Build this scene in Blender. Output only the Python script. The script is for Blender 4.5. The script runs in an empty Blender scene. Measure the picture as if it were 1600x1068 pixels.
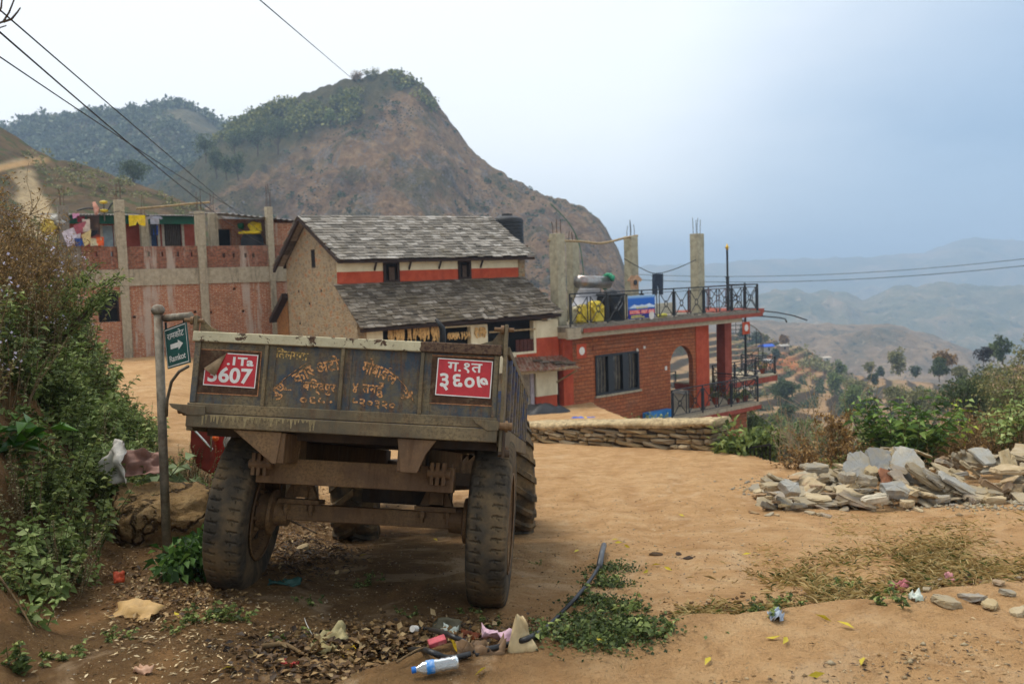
import bpy, math, random
import numpy as np
from mathutils import Vector, Matrix, Euler
rad = math.radians
V = Vector
rng = random.Random(7)
nr = np.random.RandomState(11)
scene = bpy.context.scene
COL = scene.collection

# ------------------------------------------------------------------ camera
FPX = 1450.0
PITCH, ROLL = rad(4.14), rad(1.8)
CAM = V((0, 0, 1.65))
c_f = V((0, math.cos(PITCH), -math.sin(PITCH)))
_u0 = V((0, math.sin(PITCH), math.cos(PITCH)))
_r0 = V((1, 0, 0))
c_r = _r0 * math.cos(ROLL) - _u0 * math.sin(ROLL)
c_u = _u0 * math.cos(ROLL) + _r0 * math.sin(ROLL)

def P(px, py, y):
    """point of the photograph's pixel (px, py) at the ground distance y"""
    d = c_r * ((px - 800) / FPX) + c_u * ((534 - py) / FPX) + c_f
    return CAM + d * (y / d.y)

cd = bpy.data.cameras.new('camera')
cd.sensor_width = 36
cd.lens = 36 * FPX / 1600
cd.clip_start = 0.05
cd.clip_end = 20000
cd.dof.use_dof = True
cd.dof.focus_distance = 6.0
cd.dof.aperture_fstop = 3.2
cam = bpy.data.objects.new('camera', cd)
m4 = Matrix((c_r, c_u, -c_f)).transposed().to_4x4()
m4.translation = CAM
cam.matrix_world = m4
COL.objects.link(cam)
scene.camera = cam

# ------------------------------------------------------------------ numpy noise
def _hash(i, j, k, seed):
    h = (i.astype(np.int64) * 374761393 + j.astype(np.int64) * 668265263 + k.astype(np.int64) * 2147483647 + seed * 1274126177) & 0xffffffff
    h = ((h ^ (h >> 13)) * 1274126177) & 0xffffffff
    h = (h ^ (h >> 16)) & 0xffffffff
    return h / 4294967295.0
def vnoise(x, y, seed=0):
    x = np.asarray(x, float); y = np.asarray(y, float)
    i = np.floor(x); j = np.floor(y)
    fx = x - i; fy = y - j
    fx = fx * fx * (3 - 2 * fx); fy = fy * fy * (3 - 2 * fy)
    z = np.zeros_like(i)
    a = _hash(i, j, z, seed); b = _hash(i + 1, j, z, seed)
    c = _hash(i, j + 1, z, seed); d = _hash(i + 1, j + 1, z, seed)
    return (a + (b - a) * fx) * (1 - fy) + (c + (d - c) * fx) * fy
def fbm(x, y, octv=4, seed=0, gain=.5):
    s = 0; a = 1; t = 0
    x = np.asarray(x, float); y = np.asarray(y, float)
    for o in range(octv):
        s = s + a * (vnoise(x, y, seed + o * 17) - .5) * 2
        t += a; a *= gain; x = x * 2.03 + 5.1; y = y * 2.03 - 3.7
    return s / t
def ridged(x, y, octv=4, seed=0):
    s = 0; a = 1; t = 0
    x = np.asarray(x, float); y = np.asarray(y, float)
    for o in range(octv):
        s = s + a * (1 - np.abs(vnoise(x, y, seed + o * 31) * 2 - 1) * 2)
        t += a; a *= .5; x = x * 2.1 + 1.7; y = y * 2.1 + 9.2
    return s / t
def sst(a, b, x):
    t = np.clip((np.asarray(x, float) - a) / (b - a), 0, 1)
    return t * t * (3 - 2 * t)

# ------------------------------------------------------------------ materials
def hx(h):
    h = h.lstrip('#')
    o = []
    for k in (0, 2, 4):
        v = int(h[k:k + 2], 16) / 255
        o.append(v / 12.92 if v <= .04045 else ((v + .055) / 1.055) ** 2.4)
    return (*o, 1)

class NB:
    def __init__(s, name):
        s.m = bpy.data.materials.new(name)
        s.m.use_nodes = True
        s.t = s.m.node_tree
        s.t.nodes.clear()
        s._tc = None
    def n(s, typ, **kw):
        x = s.t.nodes.new(typ)
        for k, v in kw.items():
            setattr(x, k, v)
        return x
    def l(s, a, b):
        if isinstance(a, (int, float)):
            b.default_value = a
        elif isinstance(a, (tuple, list)):
            b.default_value = a
        else:
            s.t.links.new(a, b)
    def tc(s, k='Object'):
        if s._tc is None:
            s._tc = s.n('ShaderNodeTexCoord')
        return s._tc.outputs[k]
    def map(s, scale=(1, 1, 1), rot=(0, 0, 0), loc=(0, 0, 0), vec=None):
        x = s.n('ShaderNodeMapping')
        s.l(vec or s.tc(), x.inputs[0])
        x.inputs['Location'].default_value = loc
        x.inputs['Rotation'].default_value = rot
        x.inputs['Scale'].default_value = scale
        return x.outputs[0]
    def noise(s, scale, detail=4, rough=.6, vec=None, dist=0):
        x = s.n('ShaderNodeTexNoise')
        s.l(vec or s.tc(), x.inputs['Vector'])
        x.inputs['Scale'].default_value = scale
        x.inputs['Detail'].default_value = detail
        x.inputs['Roughness'].default_value = rough
        x.inputs['Distortion'].default_value = dist
        return x.outputs[0]
    def vor(s, scale, feature='F1', out='Distance', vec=None, rnd=1):
        x = s.n('ShaderNodeTexVoronoi', feature=feature)
        s.l(vec or s.tc(), x.inputs['Vector'])
        x.inputs['Scale'].default_value = scale
        x.inputs['Randomness'].default_value = rnd
        return x.outputs[out]
    def ramp(s, fac, stops, interp='LINEAR'):
        x = s.n('ShaderNodeValToRGB')
        x.color_ramp.interpolation = interp
        e = x.color_ramp.elements
        while len(e) > 1:
            e.remove(e[0])
        e[0].position = stops[0][0]
        e[0].color = hx(stops[0][1]) if isinstance(stops[0][1], str) else (stops[0][1],) * 3 + (1,)
        for p, c in stops[1:]:
            q = e.new(p)
            q.color = hx(c) if isinstance(c, str) else (c, c, c, 1)
        s.l(fac, x.inputs[0])
        return x.outputs[0]
    def mix(s, fac, a, b, mode='MIX'):
        x = s.n('ShaderNodeMix', data_type='RGBA', blend_type=mode)
        if isinstance(a, str): a = hx(a)
        if isinstance(b, str): b = hx(b)
        s.l(fac, x.inputs[0]); s.l(a, x.inputs[6]); s.l(b, x.inputs[7])
        return x.outputs[2]
    def math(s, op, a, b=0.0, clamp=False):
        x = s.n('ShaderNodeMath', operation=op, use_clamp=clamp)
        s.l(a, x.inputs[0]); s.l(b, x.inputs[1])
        return x.outputs[0]
    def step(s, v, a, b):
        x = s.n('ShaderNodeMapRange')
        x.interpolation_type = 'SMOOTHSTEP'
        s.l(v, x.inputs[0])
        x.inputs[1].default_value = a; x.inputs[2].default_value = b
        return x.outputs[0]
    def sep(s, vec=None):
        x = s.n('ShaderNodeSeparateXYZ')
        s.l(vec or s.tc(), x.inputs[0])
        return x.outputs
    def island(s):
        return s.n('ShaderNodeNewGeometry').outputs['Random Per Island']
    def attr(s, name):
        return s.n('ShaderNodeAttribute', attribute_name=name).outputs
    def bump(s, h, strength=.5, dist=.01, nrm=None):
        x = s.n('ShaderNodeBump')
        x.inputs['Strength'].default_value = strength
        x.inputs['Distance'].default_value = dist
        s.l(h, x.inputs['Height'])
        if nrm: s.l(nrm, x.inputs['Normal'])
        return x.outputs[0]
    def out(s, col, rough=.85, nrm=None, metal=0, spec=.3, trans=0, alpha=None, transl=0):
        b = s.n('ShaderNodeBsdfPrincipled')
        if isinstance(col, str): col = hx(col)
        s.l(col, b.inputs['Base Color'])
        s.l(rough, b.inputs['Roughness'])
        s.l(metal, b.inputs['Metallic'])
        b.inputs['Specular IOR Level'].default_value = spec
        b.inputs['Transmission Weight'].default_value = trans
        if nrm: s.l(nrm, b.inputs['Normal'])
        o = s.n('ShaderNodeOutputMaterial')
        sh = b.outputs[0]
        if transl:
            t = s.n('ShaderNodeBsdfTranslucent')
            s.l(col, t.inputs[0])
            x = s.n('ShaderNodeMixShader')
            x.inputs[0].default_value = transl
            s.l(sh, x.inputs[1]); s.l(t.outputs[0], x.inputs[2])
            sh = x.outputs[0]
        s.l(sh, o.inputs[0])
        return s.m

_MC = {}
def S(name, col, rough=.85, var=.25, scale=6, bump=.25, metal=0, dirt=None, spec=.3, stain=.0):
    """mottled plain material"""
    if name in _MC: return _MC[name]
    b = NB(name)
    f = b.noise(scale, 5, .65)
    c0 = hx(col)
    lo = tuple(x * (1 - var) for x in c0[:3]) + (1,)
    hi = tuple(min(1, x * (1 + var)) for x in c0[:3]) + (1,)
    c = b.mix(b.step(f, .3, .7), lo, hi)
    if dirt:
        g = b.step(b.noise(scale * .35, 6, .7), .5, .68)
        c = b.mix(b.math('MULTIPLY', g, stain or .6), c, hx(dirt))
    nrm = b.bump(b.noise(scale * 5, 4, .6), bump, .02) if bump else None
    _MC[name] = b.out(c, rough, nrm, metal, spec)
    return _MC[name]

# ------------------------------------------------------------------ mesh builder
class MB:
    def __init__(s):
        s.v = []; s.f = []; s.mi = []
        s.cur = 0
    def add(s, vs, fs, M=None):
        o = len(s.v)
        if M is not None:
            vs = [M @ V(p) for p in vs]
        s.v += [tuple(p) for p in vs]
        s.f += [tuple(i + o for i in f) for f in fs]
        s.mi += [s.cur] * len(fs)
        return s
    def box(s, lo, hi, M=None):
        (a, b, c), (d, e, f) = lo, hi
        vs = [(a, b, c), (d, b, c), (d, e, c), (a, e, c), (a, b, f), (d, b, f), (d, e, f), (a, e, f)]
        fs = [(0, 3, 2, 1), (4, 5, 6, 7), (0, 1, 5, 4), (1, 2, 6, 5), (2, 3, 7, 6), (3, 0, 4, 7)]
        return s.add(vs, fs, M)
    def cb(s, c, sz, M=None):
        return s.box([c[i] - sz[i] / 2 for i in range(3)], [c[i] + sz[i] / 2 for i in range(3)], M)
    def bar(s, p, q, w, h=None, up=(0, 0, 1)):
        p = V(p); q = V(q); h = h or w
        d = (q - p).normalized(); u = V(up)
        if abs(d.dot(u)) > .98: u = V((0, 1, 0))
        r = d.cross(u).normalized(); u = r.cross(d)
        r *= w / 2; u *= h / 2
        vs = [p - r - u, p + r - u, p + r + u, p - r + u, q - r - u, q + r - u, q + r + u, q - r + u]
        fs = [(0, 1, 2, 3), (7, 6, 5, 4), (0, 4, 5, 1), (1, 5, 6, 2), (2, 6, 7, 3), (3, 7, 4, 0)]
        return s.add(vs, fs)
    def tube(s, pts, r, seg=8, caps=True):
        pts = [V(p) for p in pts]
        n = len(pts)
        rr = r if isinstance(r, (list, tuple)) else [r] * n
        ref = V((0.13, 0.31, 1)).normalized()
        vs = []; fs = []
        pu = None
        for i in range(n):
            d = (pts[min(i + 1, n - 1)] - pts[max(i - 1, 0)])
            if d.length < 1e-9: d = V((0, 0, 1))
            d.normalize()
            if pu is None:
                u = ref if abs(ref.dot(d)) < .95 else V((1, 0, 0))
            else: u = pu
            u = (u - d * u.dot(d)).normalized(); pu = u
            w = d.cross(u)
            for k in range(seg):
                a = 2 * math.pi * k / seg
                vs.append(pts[i] + (u * math.cos(a) + w * math.sin(a)) * rr[i])
        for i in range(n - 1):
            for k in range(seg):
                k2 = (k + 1) % seg
                fs.append((i * seg + k, i * seg + k2, (i + 1) * seg + k2, (i + 1) * seg + k))
        if caps:
            fs.append(tuple(range(seg))[::-1])
            fs.append(tuple((n - 1) * seg + k for k in range(seg)))
        return s.add(vs, fs)
    def cyl(s, p, q, r, r2=None, seg=16):
        return s.tube([p, q], [r, r if r2 is None else r2], seg)
    def lathe(s, prof, seg=24, M=None, closed=False):
        """profile of (radius, z) turned about z"""
        vs = []; fs = []
        n = len(prof)
        for i in range(seg):
            a = 2 * math.pi * i / seg
            for (r, z) in prof:
                vs.append((r * math.cos(a), r * math.sin(a), z))
        for i in range(seg):
            j = (i + 1) % seg
            for k in range(n if closed else n - 1):
                k2 = (k + 1) % n
                fs.append((i * n + k, j * n + k, j * n + k2, i * n + k2))
        return s.add(vs, fs, M)
    def prism(s, poly, d):
        """3-D polygon extruded along vector d"""
        n = len(poly); d = V(d)
        vs = [V(p) for p in poly] + [V(p) + d for p in poly]
        fs = [tuple(range(n))[::-1], tuple(range(n, 2 * n))]
        for i in range(n):
            j = (i + 1) % n
            fs.append((i, j, j + n, i + n))
        return s.add(vs, fs)
    def build(s, name, mats, parent=None, smooth=False, bevel=0, M=None, seg=2, weld=False):
        me = bpy.data.meshes.new(name)
        me.from_pydata(s.v, [], s.f)
        if not isinstance(mats, (list, tuple)): mats = [mats]
        for m in mats: me.materials.append(m)
        if len(mats) > 1:
            me.polygons.foreach_set('material_index', s.mi)
        if smooth:
            me.polygons.foreach_set('use_smooth', [True] * len(me.polygons))
        me.update()
        return link(name, me, parent, bevel, M, seg)

def link(name, me, parent=None, bevel=0, M=None, seg=2):
    o = bpy.data.objects.new(name, me)
    COL.objects.link(o)
    if parent: o.parent = parent
    if M is not None: o.matrix_local = M if parent else M
    if M is not None and not parent: o.matrix_world = M
    if bevel:
        b = o.modifiers.new('bevel', 'BEVEL')
        b.width = bevel; b.segments = seg; b.limit_method = 'ANGLE'; b.angle_limit = rad(40)
    return o

def grid_mesh(name, X, Y, Z, mat, smooth=True, attrs=None):
    """rectangular arrays to one sheet"""
    r, c = X.shape
    me = bpy.data.meshes.new(name)
    co = np.stack([X, Y, Z], -1).reshape(-1, 3)
    idx = np.arange(r * c).reshape(r, c)
    q = np.stack([idx[:-1, :-1], idx[:-1, 1:], idx[1:, 1:], idx[1:, :-1]], -1).reshape(-1, 4)
    fast(me, co, q)
    me.materials.append(mat)
    if smooth:
        me.polygons.foreach_set('use_smooth', np.ones(len(q), bool))
    for k, a in (attrs or {}).items():
        at = me.attributes.new(k, 'FLOAT', 'POINT')
        at.data.foreach_set('value', a.reshape(-1).astype(np.float32))
    return me

def fast(me, co, faces, mi=None):
    faces = np.asarray(faces)
    k = faces.shape[1]; n = len(faces)
    me.vertices.add(len(co))
    me.vertices.foreach_set('co', np.asarray(co, np.float32).reshape(-1))
    me.loops.add(n * k)
    me.loops.foreach_set('vertex_index', faces.reshape(-1).astype(np.int32))
    me.polygons.add(n)
    me.polygons.foreach_set('loop_start', np.arange(0, n * k, k, dtype=np.int32))
    me.polygons.foreach_set('loop_total', np.full(n, k, np.int32))
    if mi is not None:
        me.polygons.foreach_set('material_index', np.asarray(mi, np.int32))
    me.update(calc_edges=True)

def tag(o, label=None, cat=None, group=None, kind=None):
    if label: o['label'] = label
    if cat: o['category'] = cat
    if group: o['group'] = group
    if kind: o['kind'] = kind
    return o
def thing(name, label, cat, loc=(0, 0, 0), rotz=0, group=None, M=None):
    o = bpy.data.objects.new(name, None)
    o.empty_display_size = .2
    COL.objects.link(o)
    o.matrix_world = M if M is not None else Matrix.Translation(V(loc)) @ Matrix.Rotation(rotz, 4, 'Z')
    return tag(o, label, cat, group)
def children(o):
    return [c for c in bpy.data.objects if c.parent == o]
def dup(root, loc, rotz=0, scale=1, label=None, tilt=(0, 0), kids=None):
    def cp(o, par):
        c = o.copy(); COL.objects.link(c)
        if par: c.parent = par
        for k in (kids[o.name] if kids else children(o)):
            cp(k, c)
        return c
    r = cp(root, None)
    r.location = loc
    r.rotation_euler = (tilt[0], tilt[1], rotz)
    r.scale = (scale,) * 3 if isinstance(scale, (int, float)) else scale
    if label: r['label'] = label
    return r
def frame(o, x, y, z):
    return Matrix(((x[0], y[0], z[0], o[0]), (x[1], y[1], z[1], o[1]), (x[2], y[2], z[2], o[2]), (0, 0, 0, 1)))
# ------------------------------------------------------------------ lie of the land
def G(x, y):
    x = np.asarray(x, float); y = np.asarray(y, float)
    yf = np.interp(y, [-6, 3, 4.4, 6.2, 7.5, 9.75, 12, 20, 28, 36, 46], [-.40, -.46, -.50, -.57, -.72, -1.06, -1.25, -2.05, -2.95, -3.6, -4.0])
    zl = np.interp(y, [-6, 0, 3.5, 4.4, 6.2, 8, 12, 25, 35, 46], [0, 0, -.12, -.2, -.36, -.38, -.40, -.82, -1.1, -1.2])
    t = x / np.maximum(y, 1.0)
    kf = sst(6.6, 9, y)
    w = np.clip((.02 - t) / .39, 0, 1) * (1 - kf) + kf * (1 - sst(-.38, -.17, t))
    far = yf + (zl - yf) * w
    lip = np.interp(x, [-3, -1.6, -.9, -.4, .29, 1.4, 2.6, 5, 9], [2.0, 2.6, 3.6, 4.05, 4.25, 4.5, 4.65, 4.9, 5.2])
    lip = lip + .10 * fbm(x * 1.6, y * 0 + 3.3, 3, 5)
    plat = -.02 + .02 * fbm(x * .8, y * .8, 3, 9)
    wid = np.interp(x, [0, 1.4, 2.6], [.32, .5, .9])
    z = far + (plat - far) * (1 - sst(0, 1, (y - lip) / wid))
    yc = np.interp(x, [-3, -1.5, -.4, .29, 1.4, 2.6, 5], [4.9, 4.9, 4.85, 4.85, 5.05, 5.4, 6])
    dep = np.interp(x, [-2.2, -1.2, .2, .9, 1.6, 3], [0, .07, .12, .12, .07, .03])
    z = z - dep * np.exp(-((y - yc) / .24) ** 2)
    # mound between the ditch and the open ground
    z = z + .10 * np.exp(-((y - 5.75) / .35) ** 2 - ((x - 1.6) / 1.1) ** 2)
    # earth bank on the left
    xb = np.interp(y, [0, 4, 5, 7.5, 9, 11, 13], [-2.1, -2.25, -2.5, -3.05, -3.65, -4.4, -5.2]) + .18 * fbm(x * 0, y * 1.3, 3, 21)
    o = xb - x
    bank = 1.45 * sst(0, 1.35, o) + .42 * np.maximum(o - .6, 0)
    bank = bank * (1 - sst(11.6, 13.2, y + .5 * fbm(x, y * 0, 2, 4)))
    bank = bank * (1 + .16 * fbm(x * 1.7, y * 1.7, 4, 33) * sst(.1, .8, o))
    z = z + np.minimum(bank, 3.2)
    # the valley falls away on the right, beyond the slates
    ye = np.interp(x, [2.2, 3.9, 4.3, 5.2, 8, 14, 22], [60, 24, 15.0, 14.3, 14.6, 15.5, 17])
    z = z - np.clip(.85 * np.maximum(0, y - ye), 0, 30) * sst(0, 1.5, y - ye)
    # small relief
    nearw = 1 / (1 + .05 * y)
    z = z + .035 * fbm(x * .9, y * .9, 4, 41) + .014 * fbm(x * 5, y * 5, 3, 55) * nearw + .006 * fbm(x * 19, y * 19, 2, 66) * nearw
    # wheel ruts in the open ground
    z = z + .007 * ridged(x * 1.9 + .5 * y, y * 1.7, 3, 81) * nearw + .012 * np.maximum(0, fbm(x * 9, y * 9, 3, 83)) * nearw
    for k, off in enumerate((.0, 1.35, 2.6, 3.9)):
        cx = -.2 + off + .10 * y + .10 * np.sin(y * .8 + k) + .05 * np.sin(y * 2.3 + k * 2)
        z = z - (.035 * np.exp(-((x - cx) / .12) ** 2) - .02 * np.exp(-((np.abs(x - cx) - .2) / .07) ** 2)) * sst(6.2, 7.5, y) * (1 - sst(16, 20, y)) * (.5 + .5 * fbm(x * .7, y * .7, 2, 7 + k))
    rut = np.exp(-((x - (.9 + .05 * y + .12 * np.sin(y * .7))) / .18) ** 2) * sst(6, 8, y) * (1 - sst(14, 18, y))
    z = z - .03 * rut
    return z
def g1(x, y):
    return float(G(np.array([x]), np.array([y]))[0])
_ys = np.concatenate([np.linspace(2.5, 14, 700), np.linspace(14.1, 46, 400)])
def on(px, py):
    """where the line of sight of a pixel meets the ground"""
    d = P(px, py, 1.0) - CAM
    gz = G(d.x * _ys, _ys)
    rz = CAM.z + d.z * _ys
    k = np.argmax(rz < gz)
    y = _ys[k] if (rz < gz).any() else 12.0
    return V((d.x * y, y, gz[k] if (rz < gz).any() else g1(d.x * 12, 12)))

def soil_material():
    b = NB('soil')
    big = b.noise(.55, 5, .62)
    mid = b.noise(3.0, 6, .68)
    fine = b.noise(38, 5, .72)
    grain = b.noise(160, 3, .6)
    dark = b.attr('humus')[2]
    loam = b.attr('loam')[2]
    a = b.ramp(mid, [(.25, '#a67f55'), (.5, '#c0986a'), (.75, '#d0af84')])
    a = b.mix(b.step(big, .42, .62), a, b.ramp(mid, [(.3, '#b18858'), (.7, '#caa376')]))
    a = b.mix(b.math('MULTIPLY', b.step(b.noise(1.1, 7, .7, dist=.6), .52, .70), .55), a, hx('#8a6238'))
    br = b.ramp(mid, [(.25, '#553f2a'), (.5, '#725738'), (.78, '#90724c')])
    c = b.mix(loam, a, br)
    hm = b.ramp(fine, [(.3, '#3f3222'), (.7, '#665035')])
    c = b.mix(dark, c, hm)
    # chips, straw dust and pebbles
    pv = b.vor(34)
    pv2 = b.vor(90)
    c = b.mix(b.math('MULTIPLY', b.step(pv, .17, .10), b.step(b.noise(7, 3), .5, .62)), c, hx('#a8967a'))
    c = b.mix(b.math('MULTIPLY', b.step(pv2, .26, .14), b.math('MULTIPLY', b.step(b.noise(2.3, 4), .42, .6), .7)), c, hx('#6b5036'))
    c = b.mix(b.math('MULTIPLY', b.step(fine, .58, .74), .35), c, hx('#d6b583'))
    c = b.mix(b.math('MULTIPLY', b.step(fine, .42, .30), .45), c, hx('#5a3e22'))
    clod = b.noise(13, 5, .7)
    c = b.mix(b.math('MULTIPLY', b.step(clod, .55, .68), .4), c, hx('#7d5f40'))
    trk = b.noise(.7, 6, .7, vec=b.map((1.5, .5, 1), (0, 0, .12)), dist=.8)
    c = b.mix(b.math('MULTIPLY', b.step(trk, .50, .62), .4), c, hx('#a3794e'))
    c = b.mix(b.math('MULTIPLY', b.step(b.noise(5.5, 6, .75, dist=.5), .56, .70), .5), c, hx('#6f5236'))
    wet = b.noise(.9, 5, .65, dist=1.5)
    c = b.mix(b.math('MULTIPLY', b.step(wet, .55, .66), .35), c, hx('#d2b692'))
    h = b.math('ADD', b.math('MULTIPLY', fine, .6), b.math('MULTIPLY', grain, .25))
    h = b.math('ADD', h, b.math('MULTIPLY', clod, 1.1))
    h = b.math('ADD', h, b.math('MULTIPLY', b.step(pv, .2, .08), .3))
    return b.out(c, .95, b.bump(h, 1.0, .05), 0, .12)

ysn = np.concatenate([np.linspace(-5, 2.5, 40), 2.5 + (np.exp(np.linspace(0, 1, 520)) - 1) / (math.e - 1) * 0 + np.linspace(0, 1, 520) ** 1.9 * 44])
ysn = np.unique(np.round(ysn, 4))
ts = np.linspace(-1, 1, 620)
ts = .78 * ts + .62 * ts ** 3
Yg, Tg = np.meshgrid(ysn, ts, indexing='ij')
Xg = Tg * (np.maximum(Yg, 0) * .8 + 3.2)
Zg = G(Xg, Yg)
xb_ = np.interp(Yg, [0, 4, 5, 7.5, 9, 11, 13], [-2.1, -2.25, -2.5, -3.05, -3.65, -4.4, -5.2])
n1 = fbm(Xg * 1.1, Yg * 1.1, 4, 71)
n2 = fbm(Xg * 3.1, Yg * 3.1, 3, 72)
loam = np.clip(sst(1.0, -.7, Xg + .8 * n1 + .10 * (Yg - 6)) * sst(13, 10, Yg) * sst(3.2, 4.3, Yg + .3 * n2) + .55 * sst(.4, -1.0, Xg + n1 * .5) * sst(4.4, 3.6, Yg), 0, 1)
yc_ = np.interp(Xg, [-3, -1.5, -.4, .29, 1.4, 2.6, 5], [4.9, 4.9, 4.85, 4.85, 5.05, 5.4, 6])
hum = np.exp(-((Yg - yc_) / (.34 + .1 * n1)) ** 2) * sst(3.6, 1.2, np.abs(Xg - .2)) * (.75 + .5 * n2)
hum = hum + .75 * sst(.35, .75, n1 + .35 * n2) * sst(-.5, -2.2, Xg) * sst(12, 9, Yg)
hum = hum + .45 * sst(2.4, 4.2, Xg) * np.exp(-((Yg - 5.6 - .25 * n1) / .3) ** 2)
hum = hum + sst(.0, .6, xb_ - Xg) * sst(13, 11, Yg) * .35
hum = hum + .6 * np.clip(sst(15.2, 16.5, Yg) * sst(4, 5, Xg), 0, 1)
hum = np.clip(hum, 0, 1)
ground = link('ground', grid_mesh('ground', Xg, Yg, Zg, soil_material(), attrs={'loam': loam, 'humus': hum}))
tag(ground, 'ochre dirt ground with a ditch and a steep earth bank', kind='structure')

# ------------------------------------------------------------------ hills
def sil_fn(pts, d):
    xs = []; zs = []
    for (px, py) in pts:
        p = P(px, py, d)
        xs.append(p.x); zs.append(p.z)
    return lambda x: np.interp(x, xs, zs)
def ridge(name, label, pts, d, y0, zb, mat, px0, px1, nu, nv, amp, fs, k=.85, back=.35, prof=1.0, seed=0, zfun=None, edge=0, attrs=None):
    f = sil_fn(pts, d)
    xa = P(px0, 430, d).x; xe = P(px1, 430, d).x
    u = np.linspace(xa, xe, nu)
    v = np.concatenate([np.linspace(0, 1, nv), np.linspace(1, 1 + back, max(8, nv // 5))[1:]])
    Vv, Uu = np.meshgrid(v, u, indexing='ij')
    Y = y0 + Vv * (d - y0)
    X = Uu * ((Y / d) ** k)
    s = f(Uu)
    vv = np.clip(Vv, 0, 1)
    shape = vv ** prof
    Z = zb + (s - zb) * shape
    Z = Z - np.maximum(0, Vv - 1) * (s - zb) * 1.6
    env = np.sin(np.clip(Vv, 0, 1) * math.pi) ** .7 + .06
    Z = Z + amp * env * (ridged(X * fs, Y * fs * .55, 5, seed) - .15) + amp * .45 * env * fbm(X * fs * 3, Y * fs * 3, 4, seed + 5)
    Z = Z + edge * fbm(X * fs * 9, Y * fs * 9, 3, seed + 8)
    if zfun: Z = zfun(X, Y, Z, Vv)
    o = link(name, grid_mesh(name, X, Y, Z, mat, attrs=attrs(X, Y, Z, Uu, Vv) if attrs else None))
    tag(o, label, kind='structure')
    return o, (X, Y, Z, Uu, Vv)

def hill_material():
    b = NB('hill_scrub')
    w = b.tc()
    a = b.noise(.05, 6, .65); m = b.noise(.22, 6, .7); f = b.noise(.9, 5, .75)
    c = b.ramp(m, [(.28, '#785e46'), (.5, '#a8845f'), (.72, '#c8a57a')])
    c = b.mix(b.step(a, .5, .62), c, b.ramp(f, [(.3, '#615436'), (.7, '#85764c')]))
    # rock outcrops
    st = b.map((1, 1, .45))
    rk = b.step(b.noise(.10, 8, .80, vec=st), .50, .60)
    rc = b.ramp(b.noise(1.4, 5, .8, vec=st), [(.3, '#524b46'), (.5, '#8a8078'), (.72, '#c0b6aa')])
    c = b.mix(b.math('MULTIPLY', rk, .8), c, rc)
    vs = b.vor(.5)
    c = b.mix(b.math('MULTIPLY', b.step(vs, .3, .15), b.step(b.noise(.08, 3), .48, .6)), c, hx('#9a9188'))
    gul = b.noise(.045, 7, .72, dist=1.2)
    c = b.mix(b.math('MULTIPLY', b.step(gul, .52, .62), .6), c, hx('#5d4836'))
    c = b.mix(b.math('MULTIPLY', b.step(gul, .44, .36), .35), c, hx('#a08a70'))
    sc = b.step(b.vor(.75, vec=w), .38, .2)
    c = b.mix(b.math('MULTIPLY', sc, b.step(b.noise(.035, 4), .44, .58)), c, hx('#3a3f20'))
    gr = b.attr('green')[2]
    c = b.mix(gr, c, b.ramp(f, [(.3, '#39401f'), (.7, '#5d6030')]))
    h = b.math('ADD', b.math('MULTIPLY', m, 1.2), f)
    return b.out(c, .95, b.bump(b.math('ADD', h, b.math('MULTIPLY', b.noise(.45, 6, .8, vec=st), 1.5)), 1.0, 3.0), 0, .1)

SIL_MAIN = [(120, 330), (200, 305), (250, 290), (300, 262), (330, 235), (360, 212), (385, 198), (415, 176), (450, 160), (490, 143), (520, 135), (560, 122), (585, 116), (612, 113), (640, 120), (655, 127), (680, 158), (705, 192), (740, 240), (770, 262), (800, 281), (830, 297), (860, 309), (890, 318), (915, 327), (935, 347), (950, 368), (966, 392), (978, 425), (985, 445), (1010, 500), (1060, 560), (1130, 640)]
def terr(X, Y, Z, Vv):
    # old terraces low on the flank
    q = 3.2
    lvl = np.floor(Z / q) * q + q * sst(.72, 1, (Z / q) % 1)
    m = sst(-62, -75, X) * 0 + sst(24, 10, Z) * sst(.0, .12, Vv) * sst(.62, .48, Vv) * sst(10, -10, X)
    Z = Z + (lvl - Z) * m
    return Z + sst(.05, .3, Vv) * (1.6 * ridged(X * .11, Y * .05, 4, 61) + .9 * ridged(X * .3, Y * .16, 3, 62))
SM = sil_fn(SIL_MAIN, 400)
def gmask(X, Y, Z, U, Vv):
    px = U / 400 * FPX + 800
    # wooded: the left shoulder, down from the crest
    down = (SM(U) - Z)
    lim = np.interp(px, [330, 400, 470, 540, 600, 660, 700], [30, 26, 24, 22, 24, 10, 0])
    g = sst(6, -8, down - lim * (1 + .5 * fbm(X * .05, Y * .05, 3, 3)))
    return {'green': np.clip(g * .8, 0, 1)}
main_hill, MH = ridge('hill', 'steep brown rocky hill with a wooded left shoulder', SIL_MAIN, 400, 205, -26, hill_material(), 100, 1130, 460, 340, 13, .024, k=.95, prof=1.15, seed=3, zfun=terr, edge=1.3, attrs=gmask)

def forest_material(name, dk, md, lt, sc):
    b = NB(name)
    m = b.noise(sc, 6, .7); f = b.noise(sc * 7, 4, .75)
    c = b.ramp(f, [(.3, dk), (.5, md), (.72, lt)])
    c = b.mix(b.step(m, .55, .68), c, hx('#6f5d44'))
    return b.out(c, .95, b.bump(f, 1.0, 6), 0, .1)
SIL_F = [(-120, 280), (-60, 230), (0, 200), (20, 191), (60, 183), (140, 176), (200, 172), (240, 165), (265, 160), (285, 163), (310, 176), (335, 190), (355, 200), (400, 230), (470, 280), (560, 330)]
far_hill, FH = ridge('hill', 'forested blue green hill behind the brown one', SIL_F, 640, 430, 5, forest_material('forest_floor', '#44452e', '#57523a', '#6b6044', .012), -130, 560, 200, 110, 16, .012, k=.9, seed=9, edge=2)

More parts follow.
